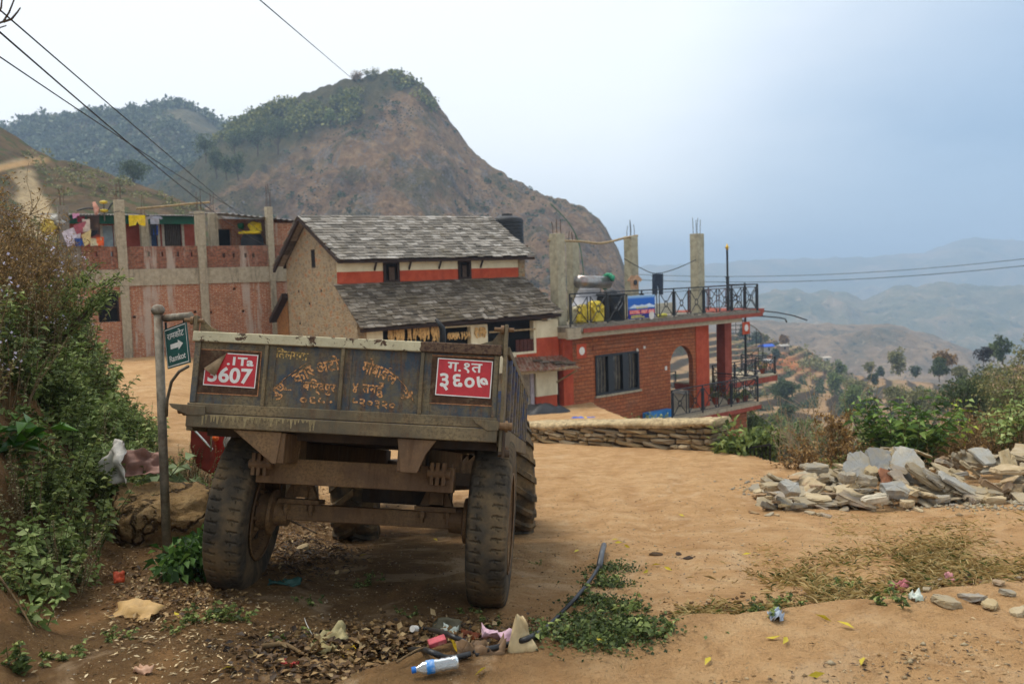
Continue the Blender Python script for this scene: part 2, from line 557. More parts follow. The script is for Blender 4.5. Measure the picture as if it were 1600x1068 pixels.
def bank_material():
    b = NB('cut_slope')
    m = b.noise(.16, 6, .7); f = b.noise(.9, 5, .75)
    c = b.ramp(m, [(.3, '#3f3626'), (.5, '#5c4a32'), (.7, '#735c3e')])
    c = b.mix(b.step(b.noise(.4, 5, .7), .5, .6), c, b.ramp(f, [(.3, '#343a1c'), (.7, '#585a2e')]))
    rd = b.attr('road')[2]; cu = b.attr('cut')[2]
    c = b.mix(cu, c, b.ramp(f, [(.3, '#8f7a58'), (.7, '#b8a27c')]))
    c = b.mix(rd, c, hx('#b08d5f'))
    return b.out(c, .95, b.bump(b.math('ADD', m, f), .8, 1.0), 0, .1)
SIL_L = [(-260, 120), (-100, 160), (-40, 180), (0, 198), (25, 213), (55, 234), (90, 250), (120, 254), (160, 266), (190, 279), (230, 292), (280, 312), (330, 330), (400, 365), (450, 420), (520, 560)]
def roadmask(X, Y, Z, U, Vv):
    px = X / Y * FPX + 800
    py = 534 - FPX * ((np.stack([X, Y, Z - 1.65], -1) @ np.array(c_u)) / (np.stack([X, Y, Z - 1.65], -1) @ np.array(c_f)))
    n = fbm(X * .25, Y * .25, 5, 13) * 22
    rl = np.interp(px, [-200, 0, 40, 75, 110], [292, 268, 258, 251, 249])
    rd = sst(7, 2, np.abs(py - rl)) * sst(105, 78, px)
    cut = sst(4, 12, py - rl + n * .3) * sst(0, -14, px - np.interp(py, [250, 275, 300, 330], [62, 78, 92, 100]) + n * .5) * sst(34, 52, px + n) 
    cut2 = sst(-12, -5, py - rl) * sst(-1, -4, py - rl) * sst(80, 60, px + n)
    return {'road': rd, 'cut': np.clip(cut + .7 * cut2, 0, 1)}
near_slope, NS = ridge('hill', 'near hillside with a pale dirt road cut across it', SIL_L, 150, 62, -6, bank_material(), -260, 520, 260, 160, 2.2, .06, k=.8, seed=17, edge=.15, attrs=roadmask)

# terraced valley side on the right
TSIL = sil_fn([(980, 500), (1060, 512), (1150, 522), (1200, 528), (1260, 543), (1300, 568), (1340, 586), (1400, 592), (1480, 600), (1540, 600), (1620, 596), (1800, 600)], 300)
def H2(X, Y):
    X = np.asarray(X, float); Y = np.asarray(Y, float)
    U = X * (300 / Y) ** .6
    top = TSIL(U)
    v = np.clip((Y - 120) / 180, 0, 1.4)
    z = -36 + (top + 36) * np.clip(v, 0, 1) ** .9 - np.maximum(0, v - 1) * 40
    z = z + 8 * np.exp(-((Y - 30) / 45) ** 2) * 1.0
    z = z + 3.0 * fbm(X * .02, Y * .02, 4, 91) * sst(0, .3, v) * sst(1, .8, v)
    # spur on the far right
    z = z + 22 * np.exp(-((X - 78) / 24) ** 2 - ((Y - 135) / 34) ** 2)
    q = 1.05
    ph = z / q + .4 * fbm(X * .03, Y * .03, 3, 92)
    st = (np.floor(ph) + sst(.70, .98, ph - np.floor(ph))) * q - .4 * q * fbm(X * .03, Y * .03, 3, 92)
    msk = sst(.03, .14, v)
    return z + (st - z) * msk * .95, ph - np.floor(ph)
yy = np.concatenate([np.linspace(34, 120, 110), np.linspace(120.5, 345, 620)])
uu = np.linspace(-.05, .80, 330)
Yh, Uh = np.meshgrid(yy, uu, indexing='ij')
Xh = Uh * Yh
Zh, PHh = H2(Xh, Yh)
Zh = Zh + .12 * fbm(Xh * .5, Yh * .5, 3, 95)
def terrace_material():
    b = NB('terraces')
    m = b.noise(.06, 5, .65); f = b.noise(.8, 6, .75); e = b.noise(.25, 5, .7)
    c = b.ramp(e, [(.3, '#715a3f'), (.5, '#927553'), (.72, '#ab8c68')])
    c = b.mix(b.math('MULTIPLY', b.step(m, .52, .64), .6), c, b.ramp(f, [(.3, '#5d5a30'), (.7, '#857b4c')]))
    ri = b.attr('riser')[2]
    c = b.mix(b.math('MULTIPLY', ri, .95), c, b.ramp(f, [(.3, '#30281b'), (.7, '#4a3d2a')]))
    bush = b.step(b.vor(.33), .38, .2)
    c = b.mix(b.math('MULTIPLY', bush, b.step(b.noise(.03, 3), .45, .55)), c, hx('#323a1c'))
    cl = b.attr('clay')[2]
    c = b.mix(cl, c, hx('#a8693c'))
    return b.out(c, .95, b.bump(f, .7, .6), 0, .1)
pxh = Xh / Yh * FPX + 800
clay = np.exp(-((pxh - 1215) / 38) ** 2 - ((Yh - 262) / 14) ** 2)
clay = np.clip(clay * (1.2 + .8 * fbm(Xh * .1, Yh * .1, 3, 6)), 0, 1)
hs = link('terraced_hillside', grid_mesh('terraced_hillside', Xh, Yh, Zh, terrace_material(), attrs={'riser': sst(.60, .70, PHh), 'clay': clay}))
tag(hs, 'brown terraced fields on the valley side', kind='structure')

def ridge_material(name, a_, b_, c_, sc):
    b = NB(name)
    m = b.noise(sc, 7, .68); f = b.noise(sc * 6, 5, .75)
    c = b.ramp(m, [(.32, a_), (.5, b_), (.68, c_)])
    c = b.mix(b.step(f, .56, .68), c, hx('#a08a6c'))
    c = b.mix(b.step(f, .44, .34), c, hx('#27301d'))
    return b.out(c, .95, b.bump(f, .8, 6), 0, .1)
ridge('hill', 'low hazy brown ridge just beyond the terraces', [(1050, 490), (1150, 496), (1250, 503), (1340, 508), (1390, 505), (1440, 520), (1490, 538), (1545, 560), (1620, 575), (1760, 600)], 900, 520, -110, ridge_material('ridge_near', '#4c4a30', '#7d6648', '#a08664', .02), 1040, 1760, 200, 90, 20, .012, seed=23, edge=2)
ridge('hill', 'hazy blue ridge across the valley', [(980, 520), (1080, 500), (1140, 474), (1185, 462), (1215, 452), (1245, 450), (1262, 458), (1290, 453), (1318, 456), (1345, 466), (1372, 458), (1400, 448), (1440, 446), (1475, 442), (1520, 446), (1560, 448), (1600, 445), (1660, 436), (1800, 430)], 1700, 950, -190, ridge_material('ridge_mid', '#434c30', '#6b6646', '#967d60', .011), 980, 1800, 240, 110, 40, .006, seed=29, edge=5)
ridge('hill', 'faint blue mountain on the horizon', [(860, 440), (960, 420), (1040, 414), (1120, 410), (1200, 404), (1290, 403), (1360, 402), (1400, 399), (1445, 396), (1470, 386), (1500, 376), (1525, 369), (1550, 372), (1590, 376), (1640, 372), (1720, 360), (1850, 380)], 3400, 2000, -260, ridge_material('ridge_far', '#434c30', '#6b6646', '#a0876a', .005), 860, 1850, 220, 90, 70, .0028, seed=37, edge=10)
xx = np.linspace(-4500, 5500, 60); y2 = np.linspace(60, 6000, 50)
Yv, Xv = np.meshgrid(y2, xx, indexing='ij')
vl = link('valley_land', grid_mesh('valley_land', Xv, Yv, -200 + 12 * fbm(Xv * .004, Yv * .004, 3, 2), ridge_material('valley', '#2f3a22', '#4c4a30', '#6d5a42', .01)))
tag(vl, 'valley floor far below', kind='structure')
# ------------------------------------------------------------------ daylight
SUN_EL, SUN_AZ = rad(66), rad(-62)      # behind thin cloud, ahead and to the left
w = bpy.data.worlds.new('World')
scene.world = w
w.use_nodes = True
t = w.node_tree
t.nodes.clear()
sky = t.nodes.new('ShaderNodeTexSky')
sky.sky_type = 'NISHITA'
sky.sun_disc = False
sky.sun_elevation = SUN_EL
sky.sun_rotation = SUN_AZ
sky.altitude = 1000
sky.air_density = 1.0; sky.dust_density = 3.0
tc = t.nodes.new('ShaderNodeTexCoord')
def wn(typ, **kw):
    x = t.nodes.new(typ)
    for k, v in kw.items(): setattr(x, k, v)
    return x
def dotn(vec):
    x = wn('ShaderNodeVectorMath', operation='DOT_PRODUCT')
    t.links.new(tc.outputs['Generated'], x.inputs[0])
    x.inputs[1].default_value = V(vec).normalized()
    return x.outputs['Value']
def mr(v, a, b, c=0, d=1):
    x = wn('ShaderNodeMapRange'); x.interpolation_type = 'SMOOTHSTEP'
    t.links.new(v, x.inputs[0])
    for i, q in enumerate((a, b, c, d)): x.inputs[i + 1].default_value = q
    return x.outputs[0]
def mixc(f, a, b):
    x = wn('ShaderNodeMix', data_type='RGBA')
    for s_, i in ((f, 0), (a, 6), (b, 7)):
        if isinstance(s_, (int, float, tuple)): x.inputs[i].default_value = s_
        else: t.links.new(s_, x.inputs[i])
    return x.outputs[2]
# overcast: bright thin cloud ahead and to the left, a blue grey rain curtain low on the right
storm = mr(dotn((.62, .78, -.10)), .82, .985)
soft = mr(dotn((-.42, .85, .40)), .55, .99)
map_ = wn('ShaderNodeMapping'); map_.inputs['Scale'].default_value = (2.2, 2.2, 5.5)
t.links.new(tc.outputs['Generated'], map_.inputs[0])
nz = wn('ShaderNodeTexNoise'); nz.inputs['Scale'].default_value = 1.6; nz.inputs['Detail'].default_value = 6; nz.inputs['Roughness'].default_value = .55
t.links.new(map_.outputs[0], nz.inputs['Vector'])
cl = mr(nz.outputs[0], .32, .70)
cloud = mixc(cl, (4.9, 5.5, 6.1, 1), (5.8, 6.05, 6.25, 1))
cloud = mixc(soft, cloud, (6.2, 6.3, 6.35, 1))
blue = mixc(cl, (1.4, 2.2, 3.25, 1), (1.95, 2.75, 3.75, 1))
cloud = mixc(storm, cloud, blue)
c = mixc(.9, sky.outputs[0], cloud)
bg = wn('ShaderNodeBackground'); bg.inputs[1].default_value = .1
t.links.new(c, bg.inputs[0])
o = wn('ShaderNodeOutputWorld'); t.links.new(bg.outputs[0], o.inputs[0])

sd = bpy.data.lights.new('sun', 'SUN')
sd.energy = 1.5; sd.angle = rad(28); sd.color = (1, .93, .82)
so = bpy.data.objects.new('sun', sd); COL.objects.link(so)
dirv = V((math.sin(SUN_AZ) * math.cos(SUN_EL), math.cos(SUN_AZ) * math.cos(SUN_EL), math.sin(SUN_EL)))
so.rotation_euler = dirv.to_track_quat('Z', 'Y').to_euler()

scene.view_settings.view_transform = 'Standard'
scene.view_settings.look = 'None'
scene.view_settings.exposure = 0.98
scene.view_settings.gamma = 1
scene.cycles.use_denoising = True
scene.cycles.denoiser = 'OPENIMAGEDENOISE'
scene.cycles.max_bounces = 6
scene.cycles.diffuse_bounces = 3
scene.cycles.glossy_bounces = 2
scene.cycles.transmission_bounces = 4
scene.cycles.volume_bounces = 0
scene.cycles.transparent_max_bounces = 6
scene.cycles.use_adaptive_sampling = True
scene.cycles.adaptive_threshold = .02

# air between here and the far ridges
hm = bpy.data.materials.new('haze_air')
hm.use_nodes = True
ht = hm.node_tree; ht.nodes.clear()
pv = ht.nodes.new('ShaderNodeVolumePrincipled')
pv.inputs['Color'].default_value = (.58, .77, 1.0, 1)
pv.inputs['Density'].default_value = .0005
pv.inputs['Anisotropy'].default_value = 0
ho = ht.nodes.new('ShaderNodeOutputMaterial')
ht.links.new(pv.outputs[0], ho.inputs['Volume'])
hz = MB().box((-4800, -60, -300), (6000, 6300, 140)).build('haze', hm)
tag(hz, 'blue haze lying over the valley', kind='stuff')
hz.display_type = 'WIRE'
# ------------------------------------------------------------------ farm trailer
ax = (P(875, 729, 1) - CAM).normalized()
pL, pR = P(303, 517, 5.70), P(790, 541, 5.62)
tx = pR - pL; tx = (tx - ax * tx.dot(ax)).normalized()
nz_ = tx.cross(ax)
TO = (pL + pR) / 2 - nz_ * 1.65 + ax * .8
TM = frame(TO, tx, ax, nz_)
HW = .96

def rust_paint(name, base1, base2, rust, dust, amt=.55, rustamt=.5):
    b = NB(name)
    big = b.noise(2.2, 6, .7); mid = b.noise(9, 6, .72); fine = b.noise(60, 4, .7)
    st = b.noise(7, 6, .75, vec=b.map((3.2, 3.2, .45)))
    c = b.mix(b.step(mid, .4, .62), base1, base2)
    c = b.mix(b.math('MULTIPLY', b.step(st, .46, .66), rustamt), c, b.mix(b.step(fine, .35, .65), rust, '#3a2415'))
    c = b.mix(b.math('MULTIPLY', b.step(big, .40, .66), amt), c, b.mix(b.step(fine, .4, .7), dust, '#4a3d28'))
    c = b.mix(b.math('MULTIPLY', b.step(fine, .62, .72), .35), c, hx('#a07a50'))
    h = b.math('ADD', b.math('MULTIPLY', mid, .5), b.math('MULTIPLY', fine, .3))
    r = b.ramp(st, [(.3, .55), (.7, .85)])
    return b.out(c, r, b.bump(h, .35, .012), 0, .35)
m_gate = rust_paint('weathered_blue_paint', '#33404a', '#5a523f', '#6b4529', '#7a6a4b', .9, .7)
m_side = rust_paint('weathered_side_paint', '#30466a', '#5f543d', '#74492a', '#8f7a54', .7, .5)
m_sill = rust_paint('dusty_sill_paint', '#544b39', '#62553e', '#68422a', '#8d7955', .7, .45)
m_chas = rust_paint('dusty_chassis_paint', '#604830', '#6e5236', '#4a301c', '#8f6f48', .75, .45)
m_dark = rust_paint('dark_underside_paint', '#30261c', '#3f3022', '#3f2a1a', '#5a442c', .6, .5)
def chipped(name):
    b = NB(name)
    v = b.noise(13, 7, .72, dist=.6); f = b.noise(70, 4, .7)
    c = b.ramp(b.noise(5, 5, .65), [(.3, '#a0967a'), (.7, '#c2b896')])
    c = b.mix(b.math('MULTIPLY', b.step(f, .5, .7), .4), c, hx('#94835f'))
    x = b.sep()[0]
    thr = b.math('ADD', v, b.math('MULTIPLY', b.step(x, .44, .48), .4))
    chip = b.step(thr, .565, .59)
    c = b.mix(chip, c, b.mix(b.step(f, .35, .6), '#37231a', '#5f4a36'))
    return b.out(c, .75, b.bump(b.math('MULTIPLY', chip, -1), .5, .004), 0, .3)
m_cream = chipped('chipped_cream_paint')
def rubber(name, dust):
    b = NB(name)
    f = b.noise(25, 5, .7); m = b.noise(5, 5, .6)
    c = b.ramp(f, [(.3, '#332f29'), (.7, '#4d463b')])
    c = b.mix(b.math('MULTIPLY', b.step(m, .38, .66), dust), c, b.mix(b.step(f, .4, .7), '#8a7250', '#6b583e'))
    g = b.attr('groove')[2]
    c = b.mix(b.math('MULTIPLY', g, .85), c, hx('#1c1915'))
    return b.out(c, .9, b.bump(f, .25, .01), 0, .2)
m_rub = rubber('dusty_tyre_rubber', .55)
m_rub2 = rubber('dusty_tractor_rubber', .7)

trailer = thing('farm_trailer', 'rusty dark blue tipping trailer with red number plates on its tailgate', 'trailer', M=TM)

ZT, ZP0, ZS1, ZS0 = 1.65, 1.150, 1.146, 1.065
Y0 = -.80
# tailgate sheet; the ribs, rails and lettering hang on it
b = MB().box((-HW + .012, Y0, ZP0 + .02), (HW - .03, Y0 + .018, ZT - .05))
gate = b.build('tailgate', m_gate, trailer)
MB().box((-HW, Y0 - .035, ZT - .062), (HW - .02, Y0 + .03, ZT)).build('top_rail', m_cream, gate, bevel=.006)
MB().box((-HW + .005, Y0 - .030, ZP0), (HW - .025, Y0 + .02, ZP0 + .062)).build('bottom_rail', m_sill, gate, bevel=.005)
for x in (-.495, -.023, .465):
    MB().bar((x, Y0 - .0145, ZP0 + .0635), (x, Y0 - .0145, ZT - .064), .022, .027, (0, 1, 0)).build('rib', m_sill, gate, bevel=.004)
    MB().box((x + .012, Y0 - .005, ZP0 + .0635), (x + .055, Y0 - .001, ZT - .064)).build('rib_flange', m_gate, gate)
for x0, x1 in ((-HW + .013, -HW + .05), (HW - .062, HW - .035)):
    MB().box((x0, Y0 - .02, ZP0 + .0635), (x1, Y0 - .001, ZT - .064)).build('edge_channel', m_gate, gate, bevel=.004)
MB().box((-HW + .012, Y0 - .045, ZS0), (HW - .02, Y0 + .04, ZS1)).build('rear_sill', m_sill, trailer, bevel=.006)
# pale drips of cement down the sill
m_drip = S('cement_drips', '#8a7a58', .9, .3, 30, .3)
b = MB()
r2 = random.Random(4)
for i in range(30):
    x = -.84 + i * .0235 + r2.uniform(-.006, .006)
    wv = r2.uniform(.008, .016); ln = r2.choice([.02, .035, .05, .066]) * r2.uniform(.8, 1.1)
    top = ZS1 - .004
    b.prism([(x - wv, Y0 - .0455, top), (x + wv, Y0 - .0455, top), (x + wv * .5, Y0 - .0455, top - ln * .5), (x + wv * .3, Y0 - .0455, top - ln), (x - wv * .3, Y0 - .0455, top - ln), (x - wv * .5, Y0 - .0455, top - ln * .45)], (0, -.0015, 0))
b.build('cement_drips', m_drip, trailer)
# side walls, floor and front board
L1 = 2.72
def side(sx):
    x0, x1 = (HW - .012, HW + .006) if sx > 0 else (-HW - .006, -HW + .010)
    s = MB().box((x0, Y0 + .05, ZP0 + .01), (x1, L1, ZT - .05)).build('side_panel', m_side, trailer)
    MB().box((x0 - .015, Y0 + .045, ZT - .05), (x1 + .022, L1, ZT)).build('top_rail', m_sill, s, bevel=.005)
    MB().box((x0 - .012, Y0 + .045, ZS0 - .02), (x1 + .016, L1, ZP0 + .008)).build('bottom_rail', m_sill, s, bevel=.005)
    for k in range(9):
        y = Y0 + .30 + k * .36
        xx = x1 + .001 if sx > 0 else x0 - .026
        MB().box((xx, y, ZP0 + .01), (xx + .025, y + .055, ZT - .052)).build('rib', m_side, s, bevel=.004)
side(1); side(-1)
b = MB().box((-HW + .013, Y0 + .045, ZS0 + .02), (HW - .015, L1, ZS0 + .05))
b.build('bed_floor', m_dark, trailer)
MB().box((-HW + .012, L1 + .002, ZS0), (HW - .014, L1 + .05, ZT)).build('front_board', m_side, trailer)
b = MB()
for k in range(7):
    y = Y0 + .25 + k * .5
    b.box((-HW + .04, y, ZS0 - .045), (HW - .04, y + .06, ZS0 + .018))
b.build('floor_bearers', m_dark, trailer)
# corner posts with latches at the head of the tailgate
for sx in (-1, 1):
    x = sx * (HW + .012) - (.01 if sx > 0 else -.01)
    hgt = ZT + (.10 if sx < 0 else .13)
    p = MB().box((x - .011, Y0 - .012, ZS0 - .05 if sx > 0 else ZT), (x + .011, Y0 + .035, hgt)).build('corner_post', m_sill, trailer, bevel=.003)
    MB().prism([(x - sx * .012, Y0 + .05, ZT + .001), (x - sx * .19, Y0 + .05, ZT + .001), (x - sx * .085, Y0 + .05, ZT + .035), (x - sx * .03, Y0 + .05, hgt - .02), (x - sx * .012, Y0 + .05, hgt - .02)], (0, .02, 0)).build('gusset', m_sill, p)
    MB().cyl((x - .075, Y0 + .01, hgt - .03), (x + .045, Y0 + .01, hgt - .03), .013, seg=10).cyl((x - .035, Y0 + .01, hgt - .03), (x - .015, Y0 + .01, hgt - .03), .026, seg=12).build('latch_pin', m_chas, p)
# hinge ears low at each corner
for sx in (-1, 1):
    zz = 1.165
    xa, xb2 = (HW - .17, HW - .012) if sx > 0 else (-HW - .10, -HW + .13)
    e = MB().prism([(xa, Y0 - .052, zz + .035), (xb2, Y0 - .052, zz + .028), (xb2, Y0 - .052, zz - .028), ((xa + xb2) / 2 + .01, Y0 - .052, zz - .032), (xa + .02, Y0 - .052, zz + .01)], (0, .016, 0)).build('hinge_ear', m_sill, trailer, bevel=.003)
    xp = HW + .012 if sx > 0 else -HW - .03
    MB().cyl((xp - .02, Y0 - .01, zz), (xp + .055, Y0 - .01, zz), .024, seg=14).cyl((xp + .012, Y0 - .01, zz), (xp + .03, Y0 - .01, zz), .034, seg=14).build('hinge_pin', m_chas, e, smooth=False)
MB().box((HW + .013, Y0 - .02, ZS0 - .09), (HW + .03, Y0 + .012, 1.14)).cyl((HW - .01, Y0 + .01, ZS0 - .06), (HW + .06, Y0 + .01, ZS0 - .06), .022, seg=12).build('latch_hook', m_dark, trailer, bevel=.003)
b = MB()
for k in range(6):
    b.tube([V((HW + .016, Y0 + .3 + k * .09, ZS0 - .035)) + V((0, math.cos(a) * .028, math.sin(a) * .028)) for a in np.linspace(0, 5.6, 9)], .007, 6)
b.build('rope_hooks', m_chas, trailer)
# gussets from the sill to the cross member
for x0, x1, xi, dr in ((-.66, -.36, -.405, .19), (.345, .60, .42, .20)):
    z0 = ZS0 - .004
    pl = [(x0, Y0 - .02, z0), (x1, Y0 - .02, z0), (x1 - .02, Y0 - .02, z0 - dr), (xi, Y0 - .02, z0 - dr)] if x0 < 0 else [(x0, Y0 - .02, z0), (x1 - .02, Y0 - .02, z0), (xi + .10, Y0 - .02, z0 - .09), (xi + .055, Y0 - .02, z0 - dr), (xi - .045, Y0 - .02, z0 - dr)]
    g = MB().prism(pl, (0, .012, 0)).build('chassis_gusset', m_chas, trailer, bevel=.004)
    xw = x1 - .03 if x0 < 0 else xi - .02
    MB().prism([(xw - .055, Y0 - .006, z0 - dr), (xw + .055, Y0 - .006, z0 - dr), (xw + .055, Y0 + .3, z0 - dr + .03), (xw + .055, Y0 + .34, z0 - .01), (xw - .055, Y0 + .34, z0 - .01), (xw - .055, Y0 + .3, z0 - dr + .03)], (0, 0, .001)).build('gusset_web', m_chas, g)
    MB().box((xw - .05, Y0 - .005, z0 - dr + .004), (xw + .05, Y0 + .5, z0 - .003)).build('chassis_rail_end', m_chas, g, bevel=.005)
# chassis rails
for x in (-.42, .42):
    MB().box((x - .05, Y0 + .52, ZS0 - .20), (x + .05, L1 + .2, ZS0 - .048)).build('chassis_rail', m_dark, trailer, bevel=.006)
# tipping cross member with pivots
MB().box((-.60, Y0 + .30, .745), (.66, Y0 + .42, .905)).build('cross_member', m_chas, trailer, bevel=.006)
for x in (-.60, .53):
    b = MB()
    for dx in (0, .035, .075):
        b.box((x + dx - .012, Y0 + .225, .79), (x + dx + .012, Y0 + .299, .93))
    b.cyl((x - .03, Y0 + .25, .86), (x + .115, Y0 + .25, .86), .03, seg=14)
    b.build('pivot_bracket', m_chas, trailer, bevel=.004)
# subframe boxes between the suspension posts
MB().box((-.06, .20, .625), (.56, .42, .732)).build('subframe_box', m_dark, trailer, bevel=.005)
b = MB()
for k in range(3):
    b.prism([(.63 + k * .04, Y0 + .46, .93), (.69 + k * .04, Y0 + .46, .99), (.69 + k * .04, Y0 + .46, .85), (.64 + k * .04, Y0 + .46, .85)], (0, .6, 0))
b.build('leaf_spring_pack', m_chas, trailer)
MB().box((.60, Y0 + .44, .79), (.86, Y0 + .60, .87)).build('spring_hanger', m_dark, trailer)
# axle
AZ = .545
MB().box((-.62, -.05, AZ - .055), (.66, .06, AZ + .055)).build('axle_beam', m_chas, trailer, bevel=.008)
for x in (-.43, .50):
    s = MB().box((x - .05, -.04, AZ + .10), (x + .05, .05, .735)).prism([(x - .05, -.03, AZ + .24), (x - .05, -.03, AZ + .09), (x - .115, -.03, AZ + .09)], (0, .06, 0)).prism([(x + .05, -.03, AZ + .24), (x + .115, -.03, AZ + .09), (x + .05, -.03, AZ + .09)], (0, .06, 0)).build('suspension_post', m_chas, trailer, bevel=.005)
    b = MB().box((x - .14, -.08, AZ + .058), (x + .14, .09, AZ + .088))
    for dx in (-.085, .085):
        b.cyl((x + dx, -.065, AZ - .02), (x + dx, -.065, AZ + .056), .014, seg=10).cyl((x + dx, -.065, AZ + .012), (x + dx, -.065, AZ + .05), .026, seg=6)
    b.build('spring_plate', m_chas, s)

# wheels
def tyre_mesh(R, w, npitch, worn=0, seed=0):
    """tyre about the local x axis with a cut tread"""
    nseg = npitch * 14
    half = w / 2
    tread = np.linspace(-half * .80, half * .80, 31)
    prof_x = np.concatenate([[-half * .62, -half * .86, -half * 1.0, -half * 1.04, -half * 1.0, -half * .93], tread, [half * .93, half * 1.0, half * 1.04, half * 1.0, half * .86, half * .62]])
    prof_r = np.concatenate([[R * .545, R * .60, R * .70, R * .80, R * .90, R * .955], R * (1 - .028 * (np.abs(tread) / half) ** 2.2), [R * .955, R * .90, R * .80, R * .70, R * .60, R * .545]])
    th = np.linspace(0, 2 * math.pi, nseg, endpoint=False)
    TH, I = np.meshgrid(th, np.arange(len(prof_x)), indexing='ij')
    X = prof_x[I]; Rr = prof_r[I]
    u = X / half
    a = np.abs(u)
    ph = TH * npitch / (2 * math.pi)
    zig = .22 * np.abs(((u * 9) % 1) * 2 - 1) + .16 * np.sign(u)
    lat = (((ph + zig) % 1) < .15) & (a > .26) & (a < .80)
    wob = .035 * np.where((ph * 1 % 1) < .5, 1, -1)
    lon = np.abs(a - (.22 + wob)) < .035
    lon2 = (np.abs(a - (.53 + wob)) < .03)
    cut = (lat | (lon2 & (((ph + .3) % 1) < .45))).astype(float) * (a < .80)
    sh = ((a > .84) & (a < .98) & (((ph * 1.0 + .3) % 1) < .30)).astype(float)
    Rr = Rr - cut * R * .020 - sh * R * .012
    n = fbm(TH * 9, X * 20, 3, seed)
    Rr = Rr * (1 + .004 * n)
    co = np.stack([X, Rr * np.cos(TH), Rr * np.sin(TH)], -1).reshape(-1, 3)
    r, c = TH.shape
    idx = np.arange(r * c).reshape(r, c)
    nx = np.roll(idx, -1, 0)
    q = np.stack([idx[:, :-1], idx[:, 1:], nx[:, 1:], nx[:, :-1]], -1).reshape(-1, 4)
    me = bpy.data.meshes.new('tyre')
    fast(me, co, q)
    me.materials.append(m_rub)
    at = me.attributes.new('groove', 'FLOAT', 'POINT')
    at.data.foreach_set('value', np.clip(cut * .55 + sh * .5 + .3 * (a > .8) * (n > .1), 0, 1).reshape(-1).astype(np.float32))
    return me
def rim(R, parent, name='rim', mat=None):
    mat = mat or m_chas
    Mx = Matrix.Rotation(rad(90), 4, 'Y')
    pr = [(R * .57, -.125), (R * .60, -.13), (R * .60, -.118), (R * .545, -.105), (R * .53, -.02), (R * .50, .0), (R * .45, -.01), (R * .36, -.06), (R * .30, -.075), (R * .22, -.075), (R * .20, -.08), (R * .02, -.08)]
    pr2 = [(R * .53, -.02), (R * .545, .105), (R * .60, .118), (R * .60, .13), (R * .57, .125)]
    b = MB().lathe(pr, 48, Mx).lathe(pr2, 48, Mx)
    b.cur = 1
    for k in range(6):
        a = 2 * math.pi * (k + .5) / 6
        p = V((-.045, math.cos(a) * R * .41, math.sin(a) * R * .41))
        b.cyl(p + V((.004, 0, 0)), p + V((-.012, 0, 0)), R * .055, seg=16)
    rm = b.build(name, [mat, m_dark], parent, smooth=True)
    return rm
TR = .56
tm = tyre_mesh(TR, .255, 50)
for sx in (-1, 1):
    wh = thing('wheel', None, None)
    wh.parent = trailer
    wh.matrix_world = Matrix.Identity(4)
    wh.matrix_local = Matrix.Translation((.885 if sx > 0 else -.80, 0, AZ + .005)) @ Matrix.Rotation(0 if sx > 0 else rad(3.5), 4, 'Z') @ Matrix.Rotation(0 if sx > 0 else rad(4.5), 4, 'Y') @ (Matrix.Rotation(rad(180), 4, 'Z') if sx < 0 else Matrix.Identity(4)) @ Matrix.Rotation(.4, 4, 'X')
    link('tyre', tm, wh)
    rim(TR, wh)
    Mx = Matrix.Rotation(rad(-90), 4, 'Y')
    hb = MB()
    for k in range(8):
        a = 2 * math.pi * k / 8
        p = V((-.078, math.cos(a) * TR * .24, math.sin(a) * TR * .24))
        hb.cyl(p, p + V((-.03, 0, 0)), .016, seg=6)
    hb.lathe([(.001, .29), (.085, .29), (.09, .20), (.15, .19), (.155, .165), (.13, .16), (.13, .09), (.001, .09)], 28, Mx).build('hub', m_chas, wh, smooth=False, bevel=.004)
# drawbar to the tractor
MB().bar((-.35, L1 + .05, .87), (0, L1 + 1.0, .55), .07, .1).bar((.35, L1 + .05, .87), (0, L1 + 1.0, .55), .07, .1).build('drawbar', m_dark, trailer)

# ------------------------------------------------ plates and lettering on the tailgate
def text_mesh(body, size, offset=0.0, depth=0, shear=0, space=1):
    c = bpy.data.curves.new('lettering', 'FONT')
    c.body = body; c.size = size; c.offset = offset; c.extrude = depth
    c.align_x = 'CENTER'; c.align_y = 'CENTER'; c.shear = shear; c.space_character = space
    c.resolution_u = 4
    o = bpy.data.objects.new('lettering', c)
    COL.objects.link(o)
    dg = bpy.context.evaluated_depsgraph_get()
    me = bpy.data.meshes.new_from_object(o.evaluated_get(dg))
    bpy.data.objects.remove(o)
    n = len(me.vertices)
    co = np.zeros(n * 3, np.float32); me.vertices.foreach_get('co', co)
    co = co.reshape(-1, 3)
    ctr = (co.min(0) + co.max(0)) / 2 if n else 0
    co = co - ctr
    me.vertices.foreach_set('co', co.reshape(-1))
    return me, (co.max(0) - co.min(0)) if n else np.zeros(3)
def letters(items, mat, parent, M, name='lettering'):
    """items: (text, cx, cy, width, height, rot, offset) in the plane of M (x right, y up, z towards the viewer)"""
    b = MB()
    for it in items:
        body, cx, cy, wd, ht = it[:5]
        rot = it[5] if len(it) > 5 else 0
        off = it[6] if len(it) > 6 else .0
        me, ext = text_mesh(body, 1, off)
        sx = wd / max(ext[0], 1e-6); sy = ht / max(ext[1], 1e-6)
        T = M @ Matrix.Translation((cx, cy, 0)) @ Matrix.Rotation(rot, 4, 'Z') @ Matrix.Diagonal((sx, sy, 1, 1))
        b.add([T @ v.co for v in me.vertices], [tuple(p.vertices) for p in me.polygons])
        bpy.data.meshes.remove(me)
    return b.build(name, mat, parent)
m_red = S('plate_red', '#b3242a', .45, .12, 20, .1, spec=.4)
m_white = S('plate_white', '#d8d3ca', .5, .08, 30, .1)
m_back = S('old_plate_ground', '#46301f', .8, .35, 25, .3, dirt='#7b6a50')
m_outl = S('scratched_outline', '#9a6a48', .85, .45, 40, .3)
